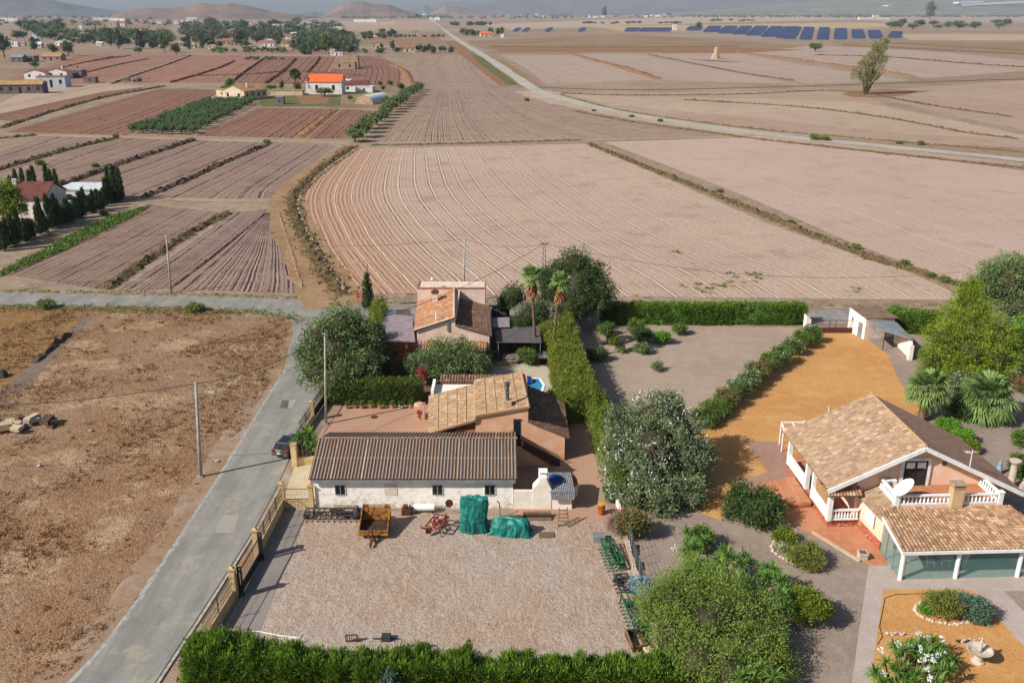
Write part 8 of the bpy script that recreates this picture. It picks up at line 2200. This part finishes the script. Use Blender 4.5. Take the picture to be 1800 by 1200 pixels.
def fartree(kind, p, hm, wm, label, cat, group, mat=None, name=None):
    """hm, wm: height and half width in metres"""
    key = (kind, mat.name if mat else '')
    nat = {'round': (1.9, 1.35), 'spread': (1.4, 1.45), 'tall': (2.6, .8), 'cone': (2.2, .5)}[kind]
    if key not in FP:
        t = far_proto(500+len(FP), kind); FP[key] = t; first = True
        if mat: t.children[0].data.materials[0] = mat
    else: t = copy_tree(FP[key]); first = False
    t.name = name or {'cone': 'cypress'}.get(kind, 'far_tree')
    t.location = (p.x, p.y, 0); t.scale = (wm/nat[1], wm/nat[1], hm/nat[0]); t.rotation_euler = (0,0,rg.uniform(0,6))
    return tag(t, label, cat, group)
def tpx(kind, px, py, hp, wp, label, group=None, mat=None, cat='tree', name=None):
    q = P(px, py); k = q.length/F
    return fartree(kind, q, hp*k*1.02, wp*k/2, label, cat, group, mat, name)
lf_orch = leaf_mat('orchard_leaves', A(70,96,56,1), A(116,142,88,1), None, .2)
# olive orchard in rows
for r in range(7):
    f = (r+.5)/7
    a = P(222,236).lerp(P(345,238), f); c = P(366,180).lerp(P(452,181), f)
    for k in range(19):
        q = a.lerp(c, (k+.3)/19)+Vector((rg.uniform(-.5,.5), rg.uniform(-1,1), 0))
        fartree('spread', q, rg.uniform(2.6,3.4), rg.uniform(2.0,2.6), 'grey green tree of the square orchard in rows below the stone farmhouse', 'orchard tree', 'orchard rows below the stone farmhouse', lf_orch, 'orchard_tree')
# olive row along the field edge
rowp = resample([P(628,250), P(642,236), P(660,220), P(684,200), P(706,186), P(722,172), P(738,158)], 19)
for k, q in enumerate(rowp):
    fartree('round', q+Vector((rg.uniform(-1,1),0,0)), rg.uniform(4.2,5.6), rg.uniform(4.0,5.2), 'grey green olive in the curved row along the ridged field', 'olive tree', 'olive row along the ridged field', lf_olive, 'olive_tree')
# trees round the farms
for kind, px, py, hp, wp, lb, m in (
    ('tall',404,160,20,16,'bright lime green tree behind the stone farmhouse',lf_vivid),('round',496,160,18,13,'dark round tree left of the ruined wall',lf_dark),('spread',455,160,8,24,'dark low hedge bush behind the stone farmhouse',lf_dark),('spread',478,160,9,28,'green low hedge bush left of the dark round tree',lf_mid),('spread',398,160,8,22,'grey green bush at the back of the stone farmhouse',lf_olive),
    ('spread',571,170,14,36,'pale grey green olive in front of the orange roofed farmhouse',lf_olive),('round',615,178,10,16,'dull green shrub left of the white tunnel',lf_olive),('round',678,182,12,15,'dark green shrub right of the white tunnel',lf_mid),('round',705,162,16,18,'dark tree at the foot of the orange track',lf_dark),('spread',686,152,9,13,'small tree upper left of the dark tree at the orange track',lf_dark),('spread',668,152,8,12,'small tree behind the dark red roofed wing',lf_dark),('round',674,160,9,10,'small dark bush beside the track to the tunnel',lf_dark),
    ('round',524,166,20,18,'dark bushy tree at the foot of the date palm',lf_dark),('round',62,122,12,18,'greyish palm like bush at the far left farm',lf_olive),('spread',1433,91,12,30,'lone dense green bush in the pale fields below the solar panels',lf_mid)):
    tpx(kind, px, py, hp, wp, lb, None, m)
# date palm
q = P(521,166); fan_palm('date_palm', 'tall date palm rising beside the orange roofed farmhouse', q, q+Vector((0,0,9.5)), .35, 40, 1.8, 1.9, lf_dark, 420, 0, nb=9)
# lone airy tree
q = P(1521,166); t = thing('lone_tree', 'tall airy leaning tree standing alone in the pale field', 'tree', q)
mb = MB(); 
for a, c in (((0,0),(6,23)),((0,0),(-2,17)),((.5,0),(3,15)),((0,0),(8,18)),((-.4,0),(-5,12)),((.3,0),(9,12))):
    mb.tube([q+Vector((a[0],0,-.2)), q+Vector((a[0]+c[0]*.35, rg.uniform(-1,1), c[1]*.5)), q+Vector((c[0],rg.uniform(-2,2),c[1]))],[.55,.3,.06],6)
part('trunk', mb, m_bark, t)
c = Crown(421)
for x, z, r, nn in ((5.5,22,2.6,40),(6.5,25,2.0,26),(3,19,3.0,50),(0,16,3.0,46),(-3,14,2.8,40),(-5.5,11,2.2,26),(4,14,3,44),(6,17,2.4,34),(1,10,3,40),(3.5,9,2.4,30),(-1.5,8,2.2,26),(-6.5,8.5,1.6,14),(2,23,1.8,20),(0,6,1.8,20)):
    c.blob(q+Vector((x, rg.uniform(-1.5,1.5), z)), (r,r,r*.9), int(nn*1.5), 12, .9, .8, .28, core=0, spread=1)
c.obj('crown', leaf_mat('olive_yellow_leaves', A(110,112,60,1), A(160,156,96,1), None, .25), t)
sheet('tree_mound', [(1478,166),(1500,160),(1560,157),(1612,160),(1600,166),(1560,172),(1500,171)], m_orange, .06)
# village: houses
VH = [(14,38,30,5,'w','w','flat'),(142,51,5,5,'w','w','flat'),(200,55,22,6,'c','c','hip'),(247,59,14,7,'o','t','gabley'),(103,67,16,6,'c','t','gabley'),(122,72,28,4,'w','w','flat'),(107,81,20,7,'w','w','gabley'),(165,71,15,4,'w','w','flat'),(228,73,18,5,'w','w','flat'),(26,82,10,7,'w','w','flat'),(272,75,8,10,'g','g','flat'),(30,110,18,10,'g','g','gable'),(52,109,16,9,'g','g','flat'),(90,107,28,8,'s','t','gable'),(182,37,28,5,'w','w','flat'),(208,37,22,4,'w','g','flat'),(276,42,15,3,'w','w','flat'),(337,37,16,6,'w','w','flat'),(310,43,7,5,'w','w','flat'),(324,42,11,4,'w','w','gable'),(380,64,34,4,'s','b','gable'),(402,79,20,8,'s','b','gable'),(305,92,10,13,'s','t','flat'),(468,83,26,8,'w','b','gable'),(478,75,16,6,'w','g','flat'),(510,83,28,8,'c','b','gable'),(522,69,38,5,'w','b','gable'),(516,64,13,5,'w','w','gable'),(490,51,8,4,'w','w','gable'),(434,81,14,5,'w','w','hip'),(540,96,13,5,'g','g','flat'),(592,98,20,5,'w','g','flat'),(590,53,10,4,'w','b','gable'),(556,53,7,4,'w','b','gable'),(655,65,16,5,'w','b','gable'),(730,61,13,5,'c','b','hip'),(664,86,18,9,'c','t','gabley'),(716,92,26,9,'c','b','gable'),(855,65,20,7,'c','o','gable'),(883,66,6,5,'w','w','flat'),(642,39,38,4,'w','w','flat'),(655,39,9,5,'w','w','gabley'),
      (768,36,10,4,'w','w','gable'),(758,36,6,4,'w','w','gable'),(720,30,7,3,'w','w','gable'),(735,29,6,3,'w','w','gable'),(745,28,6,3,'w','w','gable'),(958,31,10,2.5,'w','w','gable'),(943,28,6,2.5,'w','w','gable'),(1036,32,5,3.5,'w','w','gable'),(1047,32,8,2.5,'w','w','gable'),(1060,31,6,2.5,'w','w','gable'),(1135,31,6,3,'w','w','gable'),(1146,29,5,3,'w','w','gable'),(1156,30,9,3,'w','w','gable'),(1168,28,5,3,'w','w','gable'),(1186,53,7,9,'w','w','flat'),(1222,22,10,2.5,'w','w','gable'),(1240,23,8,2.5,'w','w','gable'),(1290,22,7,3,'w','w','gable'),(1306,22,6,3,'w','w','gable'),(1342,28,24,5,'c','c','flat'),(1430,22,20,4,'w','w','gable'),(1375,20,12,2,'w','w','gable'),(1537,35,50,4,'w','g','flat'),(1540,31,10,4,'w','c','gable'),(1656,19,10,3.5,'w','o','gable'),(1690,15,12,3,'w','w','gable'),(1752,12,16,3.5,'w','w','gable'),(1790,15,10,3,'c','w','gable'),(1570,14,7,2.5,'w','w','gable'),(1400,13,9,2,'w','w','gable')]
vr = random.Random(77)
for _ in range(30): VH.append((vr.uniform(20,610), vr.uniform(42,92), vr.uniform(8,20), vr.uniform(4,7), vr.choice('wwcs'), vr.choice('wbtg'), vr.choice(('flat','gable','gabley','hip'))))
WM = {'w': m_fwhite, 'c': m_fcream, 'o': m_fcream, 's': m_fstone, 'g': m_fgrey}; RM = {'w': m_frwh, 'c': m_frtan, 't': m_frtan, 'b': m_frbr, 'g': m_frgr, 'o': m_fror}
WN = {'w': 'white', 'c': 'cream', 'o': 'orange tinted', 's': 'stone coloured', 'g': 'grey'}; RN = {'w': 'white roof', 'c': 'tan roof', 't': 'tan tile roof', 'b': 'brown tile roof', 'g': 'grey sheet roof', 'o': 'orange roof'}
KN = {'flat': 'flat', 'gable': 'long gabled', 'gabley': 'front gabled', 'hip': 'hipped'}
def region(px, py):
    if py > 95: return 'above the far left farm' if px < 150 else 'above the red fields'
    if px < 300: return 'in the far village'
    if px < 600: return 'in the village tree belt'
    if px < 900: return 'near the white track end'
    return 'behind the solar panels' if px > 1200 else 'left of the solar panels'
seen = {}
for px, py, wp, hp, wc, rc, kd in sorted(VH):
    q = P(px, py); k = q.length/F; key = f'{WN[wc]} {KN[kd]} building {region(px, py)}'
    seen.setdefault(key, []).append((q, wp*k, hp*k, wc, rc, kd))
OR = ['leftmost','second','third','fourth','fifth','sixth','seventh','eighth','ninth','tenth','eleventh','twelfth','thirteenth','fourteenth','fifteenth','sixteenth','seventeenth','eighteenth','nineteenth','twentieth']
for key, L in seen.items():
    for i, (q, w, h, wc, rc, kd) in enumerate(L):
        lb = key if len(L) == 1 else f'{key}, {OR[i]} from left' if i else f'{key}, leftmost'
        far_house(lb, q, w, min(w*.8, 14), max(3, h*(.75 if kd != 'flat' else .9)), WM[wc], RM[rc], kd, rg.uniform(-.15,.15), 3 if w > 10 else 2, False, 'village_building', cat='building')
# village: trees
def belt(x0, x1, y0, y1, n, hp, wp, label, group, mats, kinds=('round','spread','tall'), seed=0, name=None):
    r_ = random.Random(seed)
    for k in range(n):
        f = r_.random(); px = x0+(x1-x0)*f; py = y0+(y1-y0)*r_.random()
        tpx(r_.choice(kinds), px, py, hp*r_.uniform(.7,1.2), wp*r_.uniform(.7,1.3), label, group, r_.choice(mats), 'tree', name)
for kind, px, py, hp, wp, lb, m in (('round',8,102,34,32,'large dark tree mass at the left edge above the farm sheds',lf_far),('cone',60,88,17,12,'dark narrow tree in the left part of the village',lf_far),('round',95,98,17,22,'dark tree left of the white tent like building',lf_far),('round',120,99,24,26,'broad dark pine before the white tent like building',lf_dark),('tall',195,82,25,17,'tall dark pine, left one of a pair above the red field',lf_far),('tall',209,86,30,19,'tall dark pine, right one of a pair above the red field',lf_far),('tall',246,86,28,17,'tall dark pine between the pair and the lime green tree',lf_far),('round',290,94,32,20,'broad yellowish green tree standing on the edge of the red field',lf_mid),('round',310,98,18,22,'dark round tree at the tan tower',lf_far),('cone',333,88,22,9,'dark cypress, left of three by the olives',lf_far),('cone',356,86,22,9,'dark cypress, middle of three by the olives',lf_far),('cone',376,82,16,7,'dark cypress, right of three by the olives',lf_far),('tall',424,82,26,24,'large dark green tree in the middle of the village belt',lf_far),('round',578,96,34,30,'largest leafy tree at the right end of the village belt',lf_mid),('round',548,96,24,20,'mid green tree left of the largest leafy tree',lf_mid),('tall',690,88,14,10,'dark conical tree between two cream houses',lf_far),('tall',1062,30,15,11,'tall dark tree on the hazy plain',lf_far),('round',1228,52,12,13,'dark green tree at the left end of the solar panels',lf_dark),('tall',1634,34,26,15,'tall leaning grey tree on the hazy plain right of the solar panels',lf_olive)):
    tpx(kind, px, py, hp, wp, lb, None, m)
G = [lf_far, lf_dark, lf_olive]
belt(30,110,52,70,24,13,19,'dark tree in the left clump of the far village','trees in the left clump of the far village',G,seed=1)
belt(130,300,62,78,26,11,18,'tree among the white sheds of the far village','trees among the white sheds',G,seed=2)
belt(225,300,78,96,10,14,13,'dark tree behind the red fields beside the tall pines','trees behind the red fields',G,seed=10)
belt(320,560,44,66,42,12,20,'tree in the wide village belt below the brown hill','trees of the wide village belt',G,seed=4)
belt(320,500,72,86,20,11,14,'tree among the houses right of the tan tower','trees among the houses right of the tan tower',G,seed=5)
belt(372,505,89,95,24,6.5,13,'rounded olive in the grey green line on the edge of the red fields','olives edging the red fields',[lf_olive],('spread','round'),6,'far_olive')
belt(430,500,104,107,14,5,9,'small olive in the short row inside the red fields','short olive row inside the red fields',[lf_olive],('spread',),7,'far_olive')
belt(520,620,72,98,22,12,14,'tree in the right end of the village belt','trees at the right end of the village belt',G,seed=8)
belt(600,700,60,72,16,9,15,'tree round the houses near the white track','trees round the houses near the white track',G,seed=9)
belt(735,795,90,96,11,11,11,'tree in the garden row right of the brown roofed house','garden row right of the brown roofed house',G,seed=11)
belt(640,700,86,98,9,8,11,'tree round the cream houses above the ridged field','trees round the cream houses',G,seed=12)
belt(776,880,45,46.5,18,6,10,'dark tree in the dense row right of the white track','dense tree row right of the white track',G,seed=13)
belt(690,780,64,67,16,4,10,'low dark tree in the hedge line left of the white track','hedge line left of the white track',G,seed=20)
belt(812,890,60,65,10,11,12,'tree round the orange roofed house by the white track','trees round the orange roofed house',G,seed=14)
belt(1025,1200,41.5,43,20,3.5,10,'low dark tree in the broken row before the hazy plain','broken row before the hazy plain',G,('spread',),15)
belt(1220,1340,37,39,14,3.5,9,'low dark tree in the row behind the solar panels','row behind the solar panels',G,('spread',),16)
belt(1560,1800,44,52,24,8,20,'grey green tree in the orchard strip right of the solar panels','orchard strip right of the solar panels',[lf_olive, lf_far],('spread','round'),17)
# far scrub and groves that read as one mass
def mass(name, label, quads, n, mat, seed, hm=4.0):
    r = np.random.default_rng(seed); c = Crown(seed); pts = []
    for (x0, x1, y0, y1, w) in quads:
        k = int(n*w); px = r.uniform(x0, x1, k); py = r.uniform(y0, y1, k)
        pts += [P(a, b)[:] for a, b in zip(px, py)]
    pts = np.array(pts); d = np.linalg.norm(pts, axis=1)
    for k in range(len(pts)):
        s = hm*r.uniform(.35, 1.1); c.blob(pts[k]+np.array([0, 0, s*.7]), (s*1.4, s*1.4, s*.9), 12, 5, s*.5, s*.55, s*.3, core=.7)
    o = c.obj(name, mat); return tag(o, label, 'groves', None, 'stuff')
mass('far_groves', 'hazy band of groves and scrub across the far plain', [(600,790,26,33,.12),(780,1220,21.5,27,.3),(1200,1800,20.5,26,.4),(0,560,30.5,33,.1),(1440,1800,22,30,.15),(320,600,40,70,.22),(100,300,58,78,.1),(0,300,34,46,.06),(520,620,70,92,.06),(900,1480,24,32,.16),(1200,1800,19.5,31,.9),(600,1000,26,34,.12)], 1900, lf_far, 430, 6)
# solar farm
m_solar = plain('blue_solar_cells', A(88,104,142,.8), A(102,118,154,.8), .15, .3, .1, 0, .01, .5)
def solar(label, bl, br, tl, tr, n, i):
    o = thing('solar_array', label, 'solar array', P((bl[0]+br[0])/2, (bl[1]+br[1])/2), 'solar arrays of the field station')
    L0, R0_, L1, R1 = P(*bl), P(*br), P(*tl), P(*tr)
    for k in range(n):
        f = (k/n)**.8; a = L0.lerp(L1, f); b = R0_.lerp(R1, f)
        mb = MB(); mb.add([(a.x,a.y,1.0),(b.x,b.y,1.0),(b.x,b.y+5.2,4.6),(a.x,a.y+5.2,4.6)], [(0,1,2,3),(3,2,1,0)]); pr = part('panel_row', mb, m_solar, o)
        mb = MB()
        for q in (a.lerp(b,.2), a.lerp(b,.8)): mb.tube([(q.x,q.y+3,0),(q.x,q.y+3,2.9)],.12,5)
        part('support', mb, m_steel, pr)
sp = [(1206,1232,55,6,49),(1236,1262,58,9,48.5),(1262,1288,60,11,48.5),(1288,1312,62,13,48.5),(1312,1338,64,15,48.5),(1338,1364,66.5,16,49),(1364,1390,68.5,15,49.5),(1376,1400,70,12,50),(1406,1428,71.5,6,50.5),(1436,1458,71.5,3,51),(1466,1490,71,1,53),(1498,1522,69.5,-2,55.5),(1528,1554,69.5,-4,57),(1562,1584,68.5,5,59.5)]
for i, (x0, x1, y, sh, yt) in enumerate(sp):
    solar('long blue column of tilted solar panels on the far plain, ' + (OR[i] if i < 13 else 'rightmost') + (' from the left' if i < 13 else ' of all'), (x0,y), (x1,y), (x0+sh+2,yt), (x1+sh-2,yt), 13, i)
for i, (x0, y) in enumerate(((902,57),(918,57.5),(958,57.5),(1016,57))):
    solar('separate small solar array right of the white track, ' + ('leftmost','second','third','rightmost')[i] + ' of the four', (x0,y), (x0+9,y), (x0+7,52), (x0+15,52), 6, i)
for i, (x0, x1, y) in enumerate(((1098,1122,57),(1124,1150,57),(1150,1178,57))):
    solar('greyish solar array beside the white block at the left of the station, ' + ('left','middle','right')[i] + ' one', (x0,y), (x1,y), (x0+5,52), (x1+4,52), 6, i)
# white plastic greenhouses on the far slopes
for i, (x0, x1, y0, y1) in enumerate(((1614,1660,3.2,1.5),(1622,1740,7,1.2),(1500,1520,9,8.2))):
    a = P(x0, 24); D = 8200; mb = MB()
    pts = [(Xat(x0,y0,D), D-700, hgt(x0,y0,D)-14), (Xat(x1,y1,D), D-640, hgt(x1,y1,D)-14)]
    mb.beam(pts[0], pts[1], 60, 12); tag(part('greenhouse_block', mb, m_frwh), 'white plastic greenhouse strip on the far right slope, ' + ('upper short one','long one','far left one')[i], 'greenhouse')
# haze: one closed box of thin air round everything
hz = MB(); hz.box(-7400, -160, -1.2, 7400, 12000, 420)
N = NT('thin_haze'); pv_ = N.n('ShaderNodeVolumePrincipled'); pv_.inputs['Density'].default_value = 5.0e-5; pv_.inputs['Color'].default_value = (.66,.79,1.0,1)
N.l(pv_.outputs[0], N.out.inputs['Volume'])
tag(part('haze', hz, N.m), kind='stuff')
